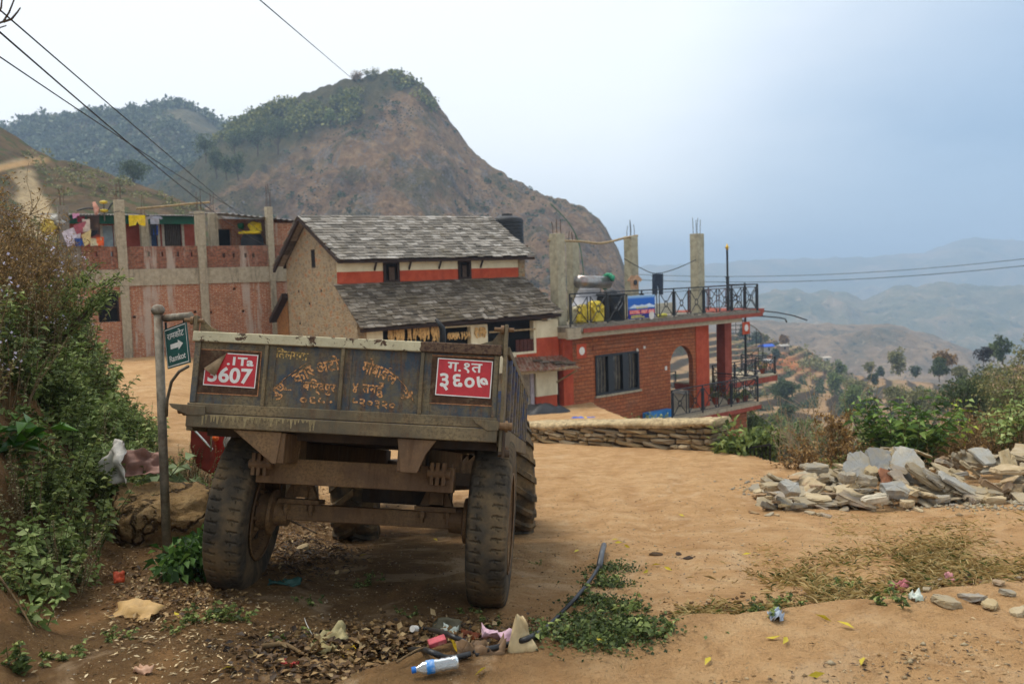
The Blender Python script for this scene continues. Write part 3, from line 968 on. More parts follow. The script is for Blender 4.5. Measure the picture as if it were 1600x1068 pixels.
def gate_plane(x, z, lift):
    return Matrix(((1, 0, 0, x), (0, 0, -1, Y0 - lift), (0, 1, 0, z), (0, 0, 0, 1)))
def frame_strip(x0, x1, z0, z1, t, y):
    b = MB()
    for a0, a1, c0, c1 in ((x0, x1, z1 - t, z1), (x0, x1, z0, z0 + t), (x0, x0 + t, z0 + t, z1 - t), (x1 - t, x1, z0 + t, z1 - t)):
        b.box((a0, y - .0012, c0), (a1, y, c1))
    return b
# px -> gate coordinates
def gp(px, py):
    return -HW + .01 + (px - 303) / 487 * 1.92, ZT - (py - (517 + (px - 303) * .0493)) / 256
for (cx, cz, wd, ht, lines, lab) in (
        (gp(362, 578)[0] + .005, gp(362, 578)[1], .325, .205, [('.1Ta', .055, .055, .165, .052, 0, .035), ('3607', .0, -.032, .275, .098, 0, .03)], 'red plate with a peeled back corner'),
        (gp(727, 591)[0], gp(727, 591)[1], .335, .225, [('ग.१त', .0, .062, .21, .062, 0, .018), ('३६०७', .0, -.030, .295, .105, 0, .022)], 'red plate in Nepali script')):
    MB().box((cx - wd / 2 - .05, Y0 - .0035, cz - ht / 2 - .045), (cx + wd / 2 + .015, Y0 - .0012, cz + ht / 2 + .02)).build('old_plate_patch', m_back, gate)
    frame_strip(cx - wd / 2 - .05, cx + wd / 2 + .02, cz - ht / 2 - .05, cz + ht / 2 + .02, .006, Y0 - .0036).build('old_plate_outline', m_outl, gate)
    M0 = Matrix.Translation((cx, 0, cz)) @ Matrix.Rotation(rad(1.0), 4, 'Y') @ Matrix.Translation((-cx, 0, -cz))
    if lab.endswith('corner'):
        # the corner has curled off: a five sided plate and a rolled flap
        a, c_ = wd / 2, ht / 2
        pl = MB().prism([M0 @ V((cx + x, Y0 - .006, cz + z)) for x, z in ((-a, -c_), (a, -c_), (a, c_), (-.035, c_), (-a, .0))], (0, -.002, 0)).build('number_plate', m_red, trailer)
        fl = MB()
        n = 8
        vs = []
        tA, tB, tC = V((-.035, c_)), V((-a, .0)), V((-.085, -.045))
        for i in range(n):
            f = i / (n - 1)
            for g in (0, .5, 1):
                q = tA.lerp(tB.lerp(tC, f), g)
                vs.append(M0 @ V((cx + q.x, Y0 - .009 - (.012 + .03 * math.sin(f * 2.7)) * g, cz + q.y)))
        fs = []
        for i in range(n - 1):
            for g in (0, 1):
                fs.append((3 * i + g, 3 * i + g + 1, 3 * i + g + 4, 3 * i + g + 3))
        fl.add(vs, fs)
        fo = fl.build('peeled_corner', S('plate_back', '#8a7458', .8, .2, 14, .2), pl, smooth=True)
        sm = fo.modifiers.new('thick', 'SOLIDIFY'); sm.thickness = .002
        border = [(-a, -c_, a, -c_ + .006), (a - .006, -c_ + .006, a, c_), (-.03, c_ - .006, a - .006, c_), (-a, -c_ + .006, -a + .005, -.01)]
    else:
        a, c_ = wd / 2, ht / 2
        pl = MB().prism([M0 @ V((cx + x, Y0 - .006, cz + z)) for x, z in ((-a, -c_), (a, -c_), (a, c_), (-a, c_))], (0, -.002, 0)).build('number_plate', m_red, trailer)
        border = [(-a, -c_, a, -c_ + .006), (a - .006, -c_ + .006, a, c_), (-a, c_ - .006, a - .006, c_), (-a, -c_ + .006, -a + .006, c_ - .006)]
    pl['label'] = lab
    bb = MB()
    for x0, z0, x1, z1 in border:
        bb.add(*[([M0 @ V((cx + x, Y0 - .0086, cz + z)) for x, z in ((x0, z0), (x1, z0), (x1, z1), (x0, z1))]), [(0, 1, 2, 3)]])
    bb.build('plate_border', m_white, pl)
    letters(lines, m_white, pl, M0 @ gate_plane(cx, cz, .0088), 'plate_lettering')
# worn hand painted lettering over the two middle panels
def worn(name, a, c2):
    b = NB(name)
    f = b.noise(45, 5, .75)
    c = b.mix(b.step(f, .42, .6), a, c2)
    return b.out(c, .9, None, 0, .2)
m_let = worn('worn_yellow_lettering', '#5d5238', '#d2ac66')
m_let2 = worn('worn_orange_lettering', '#665038', '#d89c66')
def arc(word, pts, size):
    out = []
    for ch, (px, py, rot) in zip(word, pts):
        x, z = gp(px, py)
        out.append((ch, x, z, size * (.8 if ch not in 'ा' else .35), size, rad(rot)))
    return out
gM = gate_plane(0, 0, .0026)
it = []
def line(word, px, py, wpx, hpx, rot=-2.8, off=.022):
    x, z = gp(px, py)
    it.append((word, x, z, wpx / 256, hpx / 256, rad(rot), off))
line('तिलगंगा'.replace('ति', 'ित').replace('ं', ''), 457, 553, 52, 17)
letters(it, m_let, gate, gM, 'faded_lettering')
it = []
OFF = .022
line('अटो', 514, 569, 38, 24, 14); line('कार', 478, 586, 34, 18, 32); line('.', 491, 579, 4, 4); line('सुध', 441, 613, 32, 19, 48); line('-', 455, 609, 12, 2, 0)
line('मोबा', 585, 574, 32, 26, -14); line('ईल', 612, 587, 28, 22, -32); line('से', 640, 616, 18, 20, -60)
line('बिन्दपुर', 504, 605, 52, 24); line('-', 547, 605, 5, 3); line('४', 560, 606, 9, 15); line('तनहुँ', 588, 608, 34, 24)
line('०६५', 496, 627, 42, 14); line('.', 524, 628, 4, 4); line('५२०३२०', 590, 631, 68, 13)
for it_ in it: letters([it_], m_let2, gate, gM, 'faded_lettering')
b = MB()
pts = [gp(*q) for q in ((603, 575), (622, 588), (636, 602), (645, 614), (652, 628))]
b.tube([(x, Y0 - .003, z) for x, z in pts], .0022, 5)
pts = [gp(*q) for q in ((432, 607), (448, 592), (466, 578), (481, 567))]
b.tube([(x, Y0 - .003, z) for x, z in pts], .0018, 5)
b.build('faded_lettering', m_let2, gate)

# ------------------------------------------------------------------ tractor that pulls it
m_tred = S('tractor_red', '#7d1f1a', .5, .25, 8, .15, dirt='#6b4a30', spec=.4)
m_blk = S('black_metal', '#141414', .5, .3, 12, .15, spec=.4)
m_grey = S('dusty_grey_metal', '#5a5348', .7, .3, 10, .2)
def tractor_tyre(R, w):
    half = w / 2
    Mx = Matrix.Rotation(rad(90), 4, 'Y')
    b = MB().lathe([(R * .5, -half * .7), (R * .62, -half * .98), (R * .80, -half), (R * .90, -half * .9), (R * .945, -half * .5), (R * .95, 0), (R * .945, half * .5), (R * .90, half * .9), (R * .80, half), (R * .62, half * .98), (R * .5, half * .7)], 48, Mx)
    n = 20
    for k in range(n):
        for sx in (-1, 1):
            a0 = 2 * math.pi * (k + (.5 if sx > 0 else 0)) / n
            pts = []
            for q in range(5):
                f = q / 4
                a = a0 + f * .26
                x = sx * half * (-.06 + f * 1.08)
                r = R * (.955 - .03 * f * f) if f < .99 else R * .86
                pts.append((x, a, r))
            vs = []
            for (x, a, r) in pts:
                da = .045
                for rr, s_ in ((r - .02, -1.5), (r + R * .05, -1), (r + R * .05, 1), (r - .02, 1.5)):
                    aa = a + s_ * da
                    vs.append((x, rr * math.cos(aa), rr * math.sin(aa)))
            fs = []
            for q in range(4):
                for e in range(3):
                    fs.append((q * 4 + e, q * 4 + e + 1, (q + 1) * 4 + e + 1, (q + 1) * 4 + e))
            fs += [(0, 1, 2, 3), (19, 18, 17, 16)]
            b.add(vs, fs)
    return b
tl = P(560, 852, 9.55); tr_ = P(797, 838, 9.72)
TRR = .66
tdir = (tr_ - tl).normalized()
tf = V((0, 0, 1)).cross(tdir); tf = V((-tdir.y, tdir.x, 0)).normalized()
tu = tdir.cross(tf).normalized()
TTM = frame((tl + tr_) / 2, tdir, tf, tu)
tractor = thing('tractor', 'red tractor hitched in front of the trailer, mostly hidden by it', 'tractor', M=TTM)
gw = (tr_ - tl).length / 2
for sx in (-1, 1):
    wh = thing('wheel', None, None); wh.parent = tractor
    wh.matrix_world = Matrix.Identity(4)
    wh.matrix_local = Matrix.Translation((sx * gw, 0, TRR * .985)) @ Matrix.Rotation(.1 * sx, 4, 'X')
    tractor_tyre(TRR, .44).build('tyre', m_rub2, wh)
    Mx = Matrix.Rotation(rad(90), 4, 'Y')
    MB().lathe([(TRR * .52, -.16), (TRR * .50, -.05), (TRR * .40, .0), (.12, .03), (.01, .03)], 32, Mx).build('rim', m_grey, wh, smooth=True)
    fw = thing('wheel', None, None); fw.parent = tractor
    fw.matrix_world = Matrix.Identity(4)
    fw.matrix_local = Matrix.Translation((sx * .6, 2.0, .36))
    MB().lathe([(.2, -.08), (.33, -.09), (.36, -.05), (.36, .05), (.33, .09), (.2, .08)], 32, Mx).build('tyre', m_rub2, fw, smooth=True)
    MB().lathe([(.2, -.07), (.17, 0), (.01, .01)], 24, Mx).build('rim', m_grey, fw, smooth=True)
    MB().tube([(sx * (gw - .02), .80 * math.cos(a), TRR + .80 * math.sin(a)) for a in np.linspace(.3, 2.2, 9)], .03, 6).build('mudguard_edge', m_tred, tractor)
MB().box((-.55, -.1, .55), (.55, .15, .8)).box((-.18, -.3, .45), (.18, 1.3, .95)).build('rear_axle_housing', m_dark, tractor, bevel=.02)
MB().box((-.26, .9, .85), (.26, 2.25, 1.25)).build('bonnet', m_tred, tractor, bevel=.08, seg=4)
MB().box((-.62, 1.95, .38), (.62, 2.07, .5)).box((-.15, 1.2, .5), (.15, 2.2, .85)).build('front_axle', m_dark, tractor, bevel=.02)
MB().box((-.22, .0, .98), (.22, .45, 1.06)).box((-.22, -.06, 1.06), (.22, .0, 1.3)).build('seat', m_blk, tractor, bevel=.03)
MB().cyl((0, .85, 1.0), (0, .62, 1.3), .02).lathe([(.19 + .015 * math.cos(a), .015 * math.sin(a)) for a in np.linspace(0, 6.28, 9)[:-1]], 24, Matrix.Translation((0, .6, 1.31)) @ Matrix.Rotation(rad(30), 4, 'X'), True).build('steering_wheel', m_blk, tractor)
iv = TTM.inverted()
e0, e1, e2, e3 = [iv @ P(px, py, 10.6) for px, py in ((690, 560), (692, 528), (691, 512), (681, 498))]
base = V((e0.x, e0.y, 1.2))
MB().tube([base, e0, e1, e2, e3], [.03, .036, .038, .034, .016], 10).build('exhaust_pipe', m_blk, tractor, smooth=True)
# ------------------------------------------------------------------ second red tractor, beyond on the left
m_red2 = S('bonnet_red', '#a3231c', .42, .2, 5, .1, dirt='#7c4a34', spec=.45)
m_chr = S('chrome', '#b8b4ac', .2, .1, 8, .0, metal=.9)
m_dull = S('dull_red', '#7b2d22', .7, .25, 6, .2, dirt='#6e5038')
r0 = P(372, 765, 9.7)
rz = g1(r0.x, r0.y)
RT = thing('tractor', 'bright red tractor nose with a chrome headlamp, half hidden behind the trailer wheel', 'tractor', (r0.x, r0.y, rz), rad(-62))
iv = RT.matrix_world.inverted()
def lp(px, py, y): return iv @ P(px, py, y)
MB().prism([lp(334, 735, 9.55), lp(333, 672, 9.55), lp(342, 662, 9.55), lp(395, 664, 9.55), lp(412, 676, 9.55), lp(410, 730, 9.55), lp(370, 738, 9.55)], iv.to_3x3() @ V((-.1, .7, 0))).build('bonnet', m_red2, RT, bevel=.06, seg=3)
MB().prism([lp(296, 700, 9.32), lp(297, 660, 9.32), lp(332, 660, 9.32), lp(334, 745, 9.32), lp(306, 730, 9.32)], iv.to_3x3() @ V((0, .08, 0))).build('side_cover', m_dull, RT, bevel=.03)
MB().tube([lp(304, 672, 9.20), lp(332, 702, 9.20)], .011, 8).tube([lp(330, 672, 9.16), lp(330, 705, 9.16)], .01, 8).build('stay_rod', m_chr, RT)
hl = iv @ P(365, 690, 9.43)
dn = iv.to_3x3() @ V((.25, -1, .1)).normalized()
Mh = Matrix.Translation(hl) @ dn.to_track_quat('Z', 'Y').to_matrix().to_4x4()
h = MB().lathe([(.001, -.1), (.07, -.08), (.10, -.02), (.105, .0), (.098, .01), (.085, .0)], 28, Mh).build('headlamp', m_chr, RT, smooth=True)
MB().lathe([(.085, .0), (.05, .018), (.001, .026)], 28, Mh).build('lamp_glass', S('lamp_glass', '#a39a8c', .15, .3, 9, 0, dirt='#c05a20', spec=.6), h, smooth=True)
MB().lathe([(.001, .03), (.03, .02), (.035, .0)], 14, Matrix.Translation(iv @ P(337, 684, 9.24)) @ dn.to_track_quat('Z', 'Y').to_matrix().to_4x4()).build('indicator_lamp', S('indicator_orange', '#d05a1e', .3, .1, 9, 0), RT, smooth=True)
for (px, py, yy_) in ((450, 752, 10.5), (486, 752, 10.8), (350, 760, 9.9)):
    q = iv @ P(px, py, yy_)
    p = P(px, py, yy_)
    q = iv @ V((p.x, p.y, g1(p.x, p.y) + .23))
    MB().lathe([(.12, -.07), (.21, -.08), (.24, -.05), (.24, .05), (.21, .08), (.12, .07), (.02, .04)], 32, Matrix.Translation(q) @ Matrix.Rotation(rad(90), 4, 'X') @ Matrix.Rotation(rad(-15), 4, 'Y')).build('wheel', m_rub, RT, smooth=True)
q = iv @ (P(455, 735, 10.6))
MB().bar(q, iv @ P(370, 720, 9.9), .25, .2).build('chassis', m_dark, RT, bevel=.03)
# ------------------------------------------------------------------ houses
def hit(M, px, py, q):
    """building coordinates where a pixel's line of sight meets the plane y = q"""
    I = M.inverted()
    o = I @ CAM; d = I.to_3x3() @ (P(px, py, 1) - CAM)
    return o + d * ((q - o.y) / d.y)
def uv(b):
    s = b.sep()
    x = b.n('ShaderNodeCombineXYZ')
    b.l(b.math('ADD', s[0], s[1]), x.inputs[0]); b.l(s[2], x.inputs[1])
    return x.outputs[0]
def brick_mat(name, w, h, cols, mortar, msize=.012, stains=True, bump=.6):
    b = NB(name)
    vec = uv(b)
    wob = b.n('ShaderNodeVectorMath', operation='ADD')
    nn = b.n('ShaderNodeTexNoise'); nn.inputs['Scale'].default_value = 2.5
    sc = b.n('ShaderNodeVectorMath', operation='SCALE'); sc.inputs['Scale'].default_value = h * .35
    b.l(vec, nn.inputs['Vector']); b.l(nn.outputs['Color'], sc.inputs[0])
    b.l(vec, wob.inputs[0]); b.l(sc.outputs[0], wob.inputs[1])
    x = b.n('ShaderNodeTexBrick')
    b.l(wob.outputs[0], x.inputs['Vector'])
    x.inputs['Scale'].default_value = 1
    x.inputs['Brick Width'].default_value = w; x.inputs['Row Height'].default_value = h
    x.inputs['Mortar Size'].default_value = msize; x.inputs['Mortar Smooth'].default_value = .25
    x.inputs['Bias'].default_value = -.1
    x.inputs['Color1'].default_value = hx(cols[0]); x.inputs['Color2'].default_value = hx(cols[1]); x.inputs['Mortar'].default_value = hx(mortar)
    f = b.noise(9, 5, .7); g = b.noise(1.1, 6, .7)
    c = b.mix(b.math('MULTIPLY', b.step(f, .42, .62), .7), x.outputs[0], hx(cols[2]))
    c = b.mix(b.math('MULTIPLY', b.step(b.noise(.8, 6, .75), .46, .66), .4), c, hx('#6e5644'))
    if stains:
        st = b.noise(1.7, 5, .7, vec=b.map((1, 1, .10)))
        c = b.mix(b.math('MULTIPLY', b.step(st, .52, .62), .75), c, hx('#b3a696'))
        c = b.mix(b.math('MULTIPLY', b.step(g, .55, .72), .5), c, hx('#7d5c48'))
    hgt = b.math('ADD', b.math('MULTIPLY', x.outputs['Fac'], -1), b.math('MULTIPLY', f, .5))
    return b.out(c, .92, b.bump(hgt, bump, .02), 0, .2)
m_brick = brick_mat('raw_brickwork', .24, .072, ('#a5603f', '#b87850', '#91573c'), '#b8a78f', .012)
m_brickold = brick_mat('blackened_parapet_brick', .24, .072, ('#8f5238', '#a8664a', '#4a352a'), '#857060', .012, True)
m_brickr = brick_mat('painted_brick_facing', .36, .155, ('#9e5a38', '#b46e46', '#84492d'), '#5f3a26', .013, False, 1.0)
def concrete(name, a, c2, dk):
    b = NB(name)
    f = b.noise(8, 6, .7); st = b.noise(3, 6, .75, vec=b.map((1.6, 1.6, .25)))
    c = b.mix(b.step(f, .35, .65), a, c2)
    c = b.mix(b.math('MULTIPLY', b.step(st, .5, .68), .65), c, dk)
    return b.out(c, .95, b.bump(f, .35, .02), 0, .2)
m_conc = concrete('weathered_concrete', '#958972', '#ada088', '#665c4a')
m_concd = concrete('dark_weathered_concrete', '#6f685c', '#857c6e', '#3f3a32')
m_red = None
def plaster(name, a, c2, dk, k=.4):
    b = NB(name)
    f = b.noise(3, 6, .65); st = b.noise(2.5, 6, .75, vec=b.map((1.8, 1.8, .3)))
    c = b.mix(b.step(f, .35, .65), a, c2)
    c = b.mix(b.math('MULTIPLY', b.step(st, .5, .7), k), c, dk)
    return b.out(c, .9, b.bump(b.noise(20, 4), .2, .01), 0, .2)
m_redp = plaster('red_clay_plaster', '#a2432b', '#b45236', '#7d3826')
m_reddk = plaster('red_house_paint', '#8a4232', '#9a5040', '#5f3328')
m_cream2 = plaster('cream_plaster', '#cdc2a2', '#dbd1b2', '#a39776', .3)
m_wood = S('dark_wood', '#2f2119', .8, .3, 12, .3)
m_woodl = S('pale_timber', '#9a8460', .8, .25, 9, .3, dirt='#5d4a33')
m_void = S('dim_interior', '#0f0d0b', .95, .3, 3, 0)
m_iron = S('black_railing_paint', '#0f0f10', .45, .3, 20, .05, spec=.5)
m_rebar = S('rusty_rebar', '#5a4636', .8, .3, 20, .1)
m_green = S('green_fascia', '#14513c', .6, .2, 5, .1, dirt='#2d3a30')
def corrugated(name, a, c2):
    b = NB(name)
    f = b.noise(5, 6, .7)
    c = b.mix(b.step(f, .42, .6), a, c2)
    c = b.mix(b.math('MULTIPLY', b.step(b.noise(1.7, 5), .5, .65), .6), c, '#4a3a2e')
    return b.out(c, .6, b.bump(f, .2, .01), .2, .4)
m_tin = corrugated('old_corrugated_tin', '#8d8a84', '#6f655a')
m_tinr = corrugated('rusty_corrugated_tin', '#7d4a34', '#8f7a66')
def sheet(b, p0, p1, p2, p3, n, amp, th=.012):
    """corrugated sheet over the quad p0 p1 (eave) p2 p3 (top)"""
    p0, p1, p2, p3 = map(V, (p0, p1, p2, p3))
    nrm = (p1 - p0).cross(p3 - p0).normalized()
    m = n * 6
    vs = []
    for k in range(m + 1):
        f = k / m
        o = nrm * amp * math.sin(f * n * 2 * math.pi)
        for q0, q1 in ((p0, p1), (p3, p2)):
            q = q0.lerp(q1, f) + o
            vs += [q, q - nrm * th]
    fs = []
    for k in range(m):
        a = k * 4; c = a + 4
        fs += [(a, c, c + 2, a + 2), (a + 1, a + 3, c + 3, c + 1), (a, a + 1, c + 1, c), (a + 2, c + 2, c + 3, a + 3)]
    fs += [(0, 2, 3, 1), (m * 4, m * 4 + 1, m * 4 + 3, m * 4 + 2)]
    b.add(vs, fs)
    return b
def holed(b, x0, x1, z0, z1, y0, y1, holes):
    """wall slab with rectangular openings (x0, x1, z0, z1)"""
    xs = sorted({x0, x1, *[h[0] for h in holes], *[h[1] for h in holes]})
    for i in range(len(xs) - 1):
        a, c = xs[i], xs[i + 1]
        hs = sorted([h for h in holes if h[0] <= a + 1e-6 and h[1] >= c - 1e-6], key=lambda h: h[2])
        z = z0
        for h in hs:
            if h[2] > z + 1e-6: b.box((a, y0, z), (c, y1, h[2]))
            z = h[3]
        if z1 > z + 1e-6: b.box((a, y0, z), (c, y1, z1))
    return b
def rebars(b, x, y, z, hgt, r=.15, rr=.012, n=4, seed=0):
    q = random.Random(seed)
    for k in range(n):
        a = math.pi / 4 + k * math.pi / 2
        h = hgt * q.uniform(.55, 1.0)
        b.tube([(x + r * math.cos(a), y + r * math.sin(a), z - .02), (x + r * math.cos(a) + q.uniform(-.02, .02), y + r * math.sin(a), z + h * .5), (x + r * math.cos(a) + q.uniform(-.06, .06), y + r * math.sin(a) + q.uniform(-.03, .03), z + h)], rr, 5)
    return b

# ---- half built brick house
az = rad(55)
U1 = V((math.sin(az), math.cos(az), 0)); N1 = V((-math.cos(az), math.sin(az), 0))
o = P(195, 560, 36); o.z = -1.25
BM = frame(o, U1, N1, V((0, 0, 1)))
brick = thing('brick_house', 'half built red brick house with concrete posts and washing on its upper terrace', 'house', M=BM)
zp = hit(BM, 195, 385, 0).z; zs1 = hit(BM, 195, 421, 0).z; zs0 = hit(BM, 195, 447, 0).z
zr = hit(BM, 250, 337, 1.6).z
s_l = hit(BM, 60, 400, 0).x; s_r = 9.2
wx0, wx1 = hit(BM, 153, 480, 0).x, hit(BM, 187, 480, 0).x
wz1, wz0 = hit(BM, 170, 457, 0).z, hit(BM, 170, 503, 0).z
put = [(hit(BM, px, py, 0).x, hit(BM, px, py, 0).z) for px, py in ((366, 451), (305, 487), (329, 488), (380, 486), (210, 495), (425, 435), (245, 437))]
holes = [(wx0, wx1, wz0, wz1)] + [(x - .06, x + .06, z - .05, z + .05) for x, z in put]
holed(MB(), s_l, s_r, 0 - .6, zs0 - .002, 0, .25, holes).build('lower_wall', m_brick, brick)
MB().box((s_l, .26, -.6), (s_l + .2, 6, zs0 - .002)).box((s_l, 6.0, -.6), (s_r, 6.2, zs0 - .002)).box((s_r - .2, .26, -.6), (s_r, 5.99, zs0 - .002)).build('side_walls', m_brick, brick)
MB().box((s_l - .05, -.06, zs0), (s_r + .05, 6.25, zs1)).build('floor_slab', m_conc, brick)
pd = []
for px in (150, 175, 232, 253, 278, 299, 350, 365, 384, 396):
    q = hit(BM, px, 397 if px < 300 else 399, 0)
    pd.append((q.x - .05, q.x + .05, q.z - .09, q.z + .09))
holed(MB(), hit(BM, 128, 400, 0).x, s_r, zs1 + .002, zp, 0, .22, pd).build('parapet', m_brickold, brick)
MB().box((s_l, .02, zs1 + .002), (hit(BM, 127.6, 400, 0).x, .22, zp + .05)).build('parapet_end', m_concd, brick)
f = MB().box((wx0 + .002, .10, wz0 + .002), (wx0 + .06, .18, wz1 - .002)).box((wx1 - .06, .10, wz0 + .002), (wx1 - .002, .18, wz1 - .002)).box((wx0 + .062, .10, wz1 - .07), (wx1 - .062, .18, wz1 - .002)).box((wx0 + .062, .10, (wz0 + wz1) / 2 - .03), (wx1 - .062, .18, (wz0 + wz1) / 2 + .03)).build('window', m_wood, brick)
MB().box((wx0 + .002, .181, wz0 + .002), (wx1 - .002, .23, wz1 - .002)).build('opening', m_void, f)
# posts
for px, w_, top, kk in ((187, .34, 312, 0), (318, .34, 330, 1), (425, .26, 323, 2)):
    q = hit(BM, px, 400, -.1)
    x = q.x; zt = hit(BM, px, top, -.1).z
    xl = hit(BM, {187: 205, 318: 323, 425: 432}[px], 540, -.1).x
    x = (x + xl) / 2
    p = MB().box((x - w_ / 2, -.12, -.5), (x + w_ / 2, -.062, zs0)).box((x - w_ / 2, -.12, zs0), (x + w_ / 2, -.07, zs1)).box((x - w_ / 2, -.12, zs1), (x + w_ / 2, -.003, zp)).box((x - w_ / 2, -.12, zp), (x + w_ / 2, .2, zt)).build('concrete_post', m_conc, brick, bevel=.02)
    rebars(MB(), x, .04, zt, 1.0 if kk else .8, .1, .011, 4, kk).build('rebar', m_rebar, p)
for px, w_, top, dpt in ((226, .30, 338, 1.2), (334, .34, 333, 1.1), (101, .36, 322, .5)):
    q = hit(BM, px, 375, dpt)
    zt = hit(BM, px, top, dpt).z
    p = MB().box((q.x - w_ / 2, dpt - .15, zs1 + .001), (q.x + w_ / 2, dpt + .15, zt)).build('concrete_post', m_concd if px < 110 else m_conc, brick, bevel=.02)
    rebars(MB(), q.x, dpt, zt, .9, .1, .011, 3, px).build('rebar', m_rebar, p)
# recessed upper room
q0 = 1.75
def sx_(px): return hit(BM, px, 370, q0).x
doors = [(sx_(161), sx_(178), zs1, hit(BM, 165, 352, q0).z), (sx_(236), sx_(246), zs1, hit(BM, 240, 350, q0).z), (sx_(257), sx_(284), zs1, hit(BM, 270, 349, q0).z), ]
holed(MB(), sx_(100), sx_(304), zs1 + .001, zr, q0, q0 + .2, doors).build('upper_wall', m_reddk, brick)
for k, d in enumerate(doors):
    mt = [S('grey_door_sheet', '#8d9a9e', .5, .15, 6, .1), S('blue_door', '#1f3656', .6, .2, 6, .1), m_wood][k]
    dr = MB().box((d[0] + .02, q0 + .05, d[2] + .005), (d[1] - .02, q0 + .09, d[3] - .02)).build('door', mt, brick)
    if k == 2:
        b = MB()
        for j in range(8):
            x = d[0] + .1 + j * (d[1] - d[0] - .2) / 7
            b.box((x - .012, q0 + .03, d[2] + .02), (x + .012, q0 + .048, d[3] - .05))
        b.build('door_bars', m_grey, dr)
    b = MB()
    for x in (d[0] - .1, d[1] + .001):
        b.box((x, q0 - .02, zs1 + .002), (x + .1, q0 - .001, d[3] + .02))
    b.build('door_frame', S('bleached_timber', '#aca290', .8, .2, 9, .2), dr)
MB().box((sx_(102), q0 - .45, zr - .36), (sx_(300), q0 - .40, zr - .02)).build('green_fascia', m_green, brick)
sheet(MB(), (sx_(92), q0 - .75, zr - .02), (sx_(304), q0 - .75, zr - .02), (sx_(304), 6, zr + .35), (sx_(92), 6, zr + .35), 46, .025).build('roof_sheet', m_tin, brick)
# brick room to the right
xr0, xr1 = sx_(340), s_r
dq = hit(BM, 342, 375, q0).x, hit(BM, 365, 375, q0).x
holed(MB(), xr0, xr1, zs1 + .001, zr - .08, q0 + .25, q0 + .5, [(dq[0], dq[1], zs1 + .001, hit(BM, 350, 357, q0).z)]).build('room_wall', m_brick, brick)
MB().box((hit(BM, 428, 370, .3).x, .3, zp + .002), (s_r, .52, zr - .35)).build('room_wall_front', m_brick, brick)
MB().box((dq[0] + .02, q0 + .4, zs1 + .01), (dq[1] - .02, q0 + .44, hit(BM, 350, 357, q0).z - .01)).build('door', m_void, brick)
sheet(MB(), (xr0 - .2, .0, zr + .02), (s_r + .2, .0, zr - .45), (s_r + .2, 5, zr + .02), (xr0 - .2, 5, zr + .4), 20, .02).build('roof_sheet', m_tin, brick)

# ---- old slate roofed house
o = P(527, 445, 33); o.z = -3.95
HM = frame(o, U1, N1, V((0, 0, 1)))
house = thing('slate_roofed_house', 'old mud and stone house with two slate roofs and a red and cream front', 'house', M=HM)
def hz_(py, px=527, q=0): return hit(HM, px, py, q).z
zb1, zmid, zt1 = hz_(446), hz_(425), hz_(402)
zrg = hit(HM, 484, 338, 2.35).z
HL = hit(HM, 811, 420, 0).x; DP = 4.7
def mudwall():
    b = NB('mud_and_stone')
    v = b.vor(5.5, 'DISTANCE_TO_EDGE', vec=b.map((1, 1, 1.5)))
    cc = b.vor(5.5, 'F1', 'Color', vec=b.map((1, 1, 1.5)))
    f = b.noise(14, 5, .7); g = b.noise(1.2, 6, .7)
    c = b.ramp(b.sep(cc)[0], [(.1, '#857660'), (.45, '#9a8a70'), (.8, '#97805f'), (.97, '#a07250')])
    c = b.mix(b.step(v, .10, .02), c, '#a39478')
    c = b.mix(b.math('MULTIPLY', b.step(f, .45, .65), .5), c, '#8d7c60')
    c = b.mix(b.math('MULTIPLY', b.step(g, .52, .7), .45), c, '#6a5a42')
    h = b.math('ADD', b.math('MULTIPLY', b.step(v, .0, .12), .8), b.math('MULTIPLY', f, .5))
    return b.out(c, .95, b.bump(h, .7, .04), 0, .15)
m_mud = mudwall()
# gable: upper house plus the lean-to, one sloping outline
zle = hit(HM, 563, 512, -1.88).z
FQ = -1.45                                    # front wall plane of the lean-to
gab = [(0, FQ, -.8), (0, FQ, zle + .12), (0, -.01, zb1 + .05), (0, -.01, zt1), (0, DP / 2, zrg - .12), (0, DP, zt1 - .1), (0, DP, -.8)]
MB().prism(gab, (.35, 0, 0)).build('gable_wall', m_mud, house)
MB().prism([(HL - .02, y, z) for _, y, z in gab], (.3, 0, 0)).build('far_gable_wall', m_mud, house)
MB().box((.352, DP - .3, -.8), (HL - .022, DP, zt1 - .1)).build('back_wall', m_mud, house)
wa = hit(HM, 487, 388, 0); 
# slit window and small putlog holes in the gable: found on the plane x = 0
def hitx(M, px, py, q):
    I = M.inverted(); o_ = I @ CAM; d = I.to_3x3() @ (P(px, py, 1) - CAM)
    return o_ + d * ((q - o_.x) / d.x)
a, c = hitx(HM, 486, 390, 0), hitx(HM, 493, 418, 0)
wn_ = MB().box((-.012, min(a.y, c.y), c.z), (.02, max(a.y, c.y), a.z)).build('window', m_wood, house)
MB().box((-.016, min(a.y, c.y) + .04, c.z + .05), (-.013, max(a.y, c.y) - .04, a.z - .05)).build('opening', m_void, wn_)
for px, py in ((467, 455), (502, 454), (469, 505), (484, 474)):
    a = hitx(HM, px, py, 0)
    MB().box((-.006, a.y - .05, a.z - .05), (.01, a.y + .05, a.z + .05)).build('putlog_hole', m_void, house)
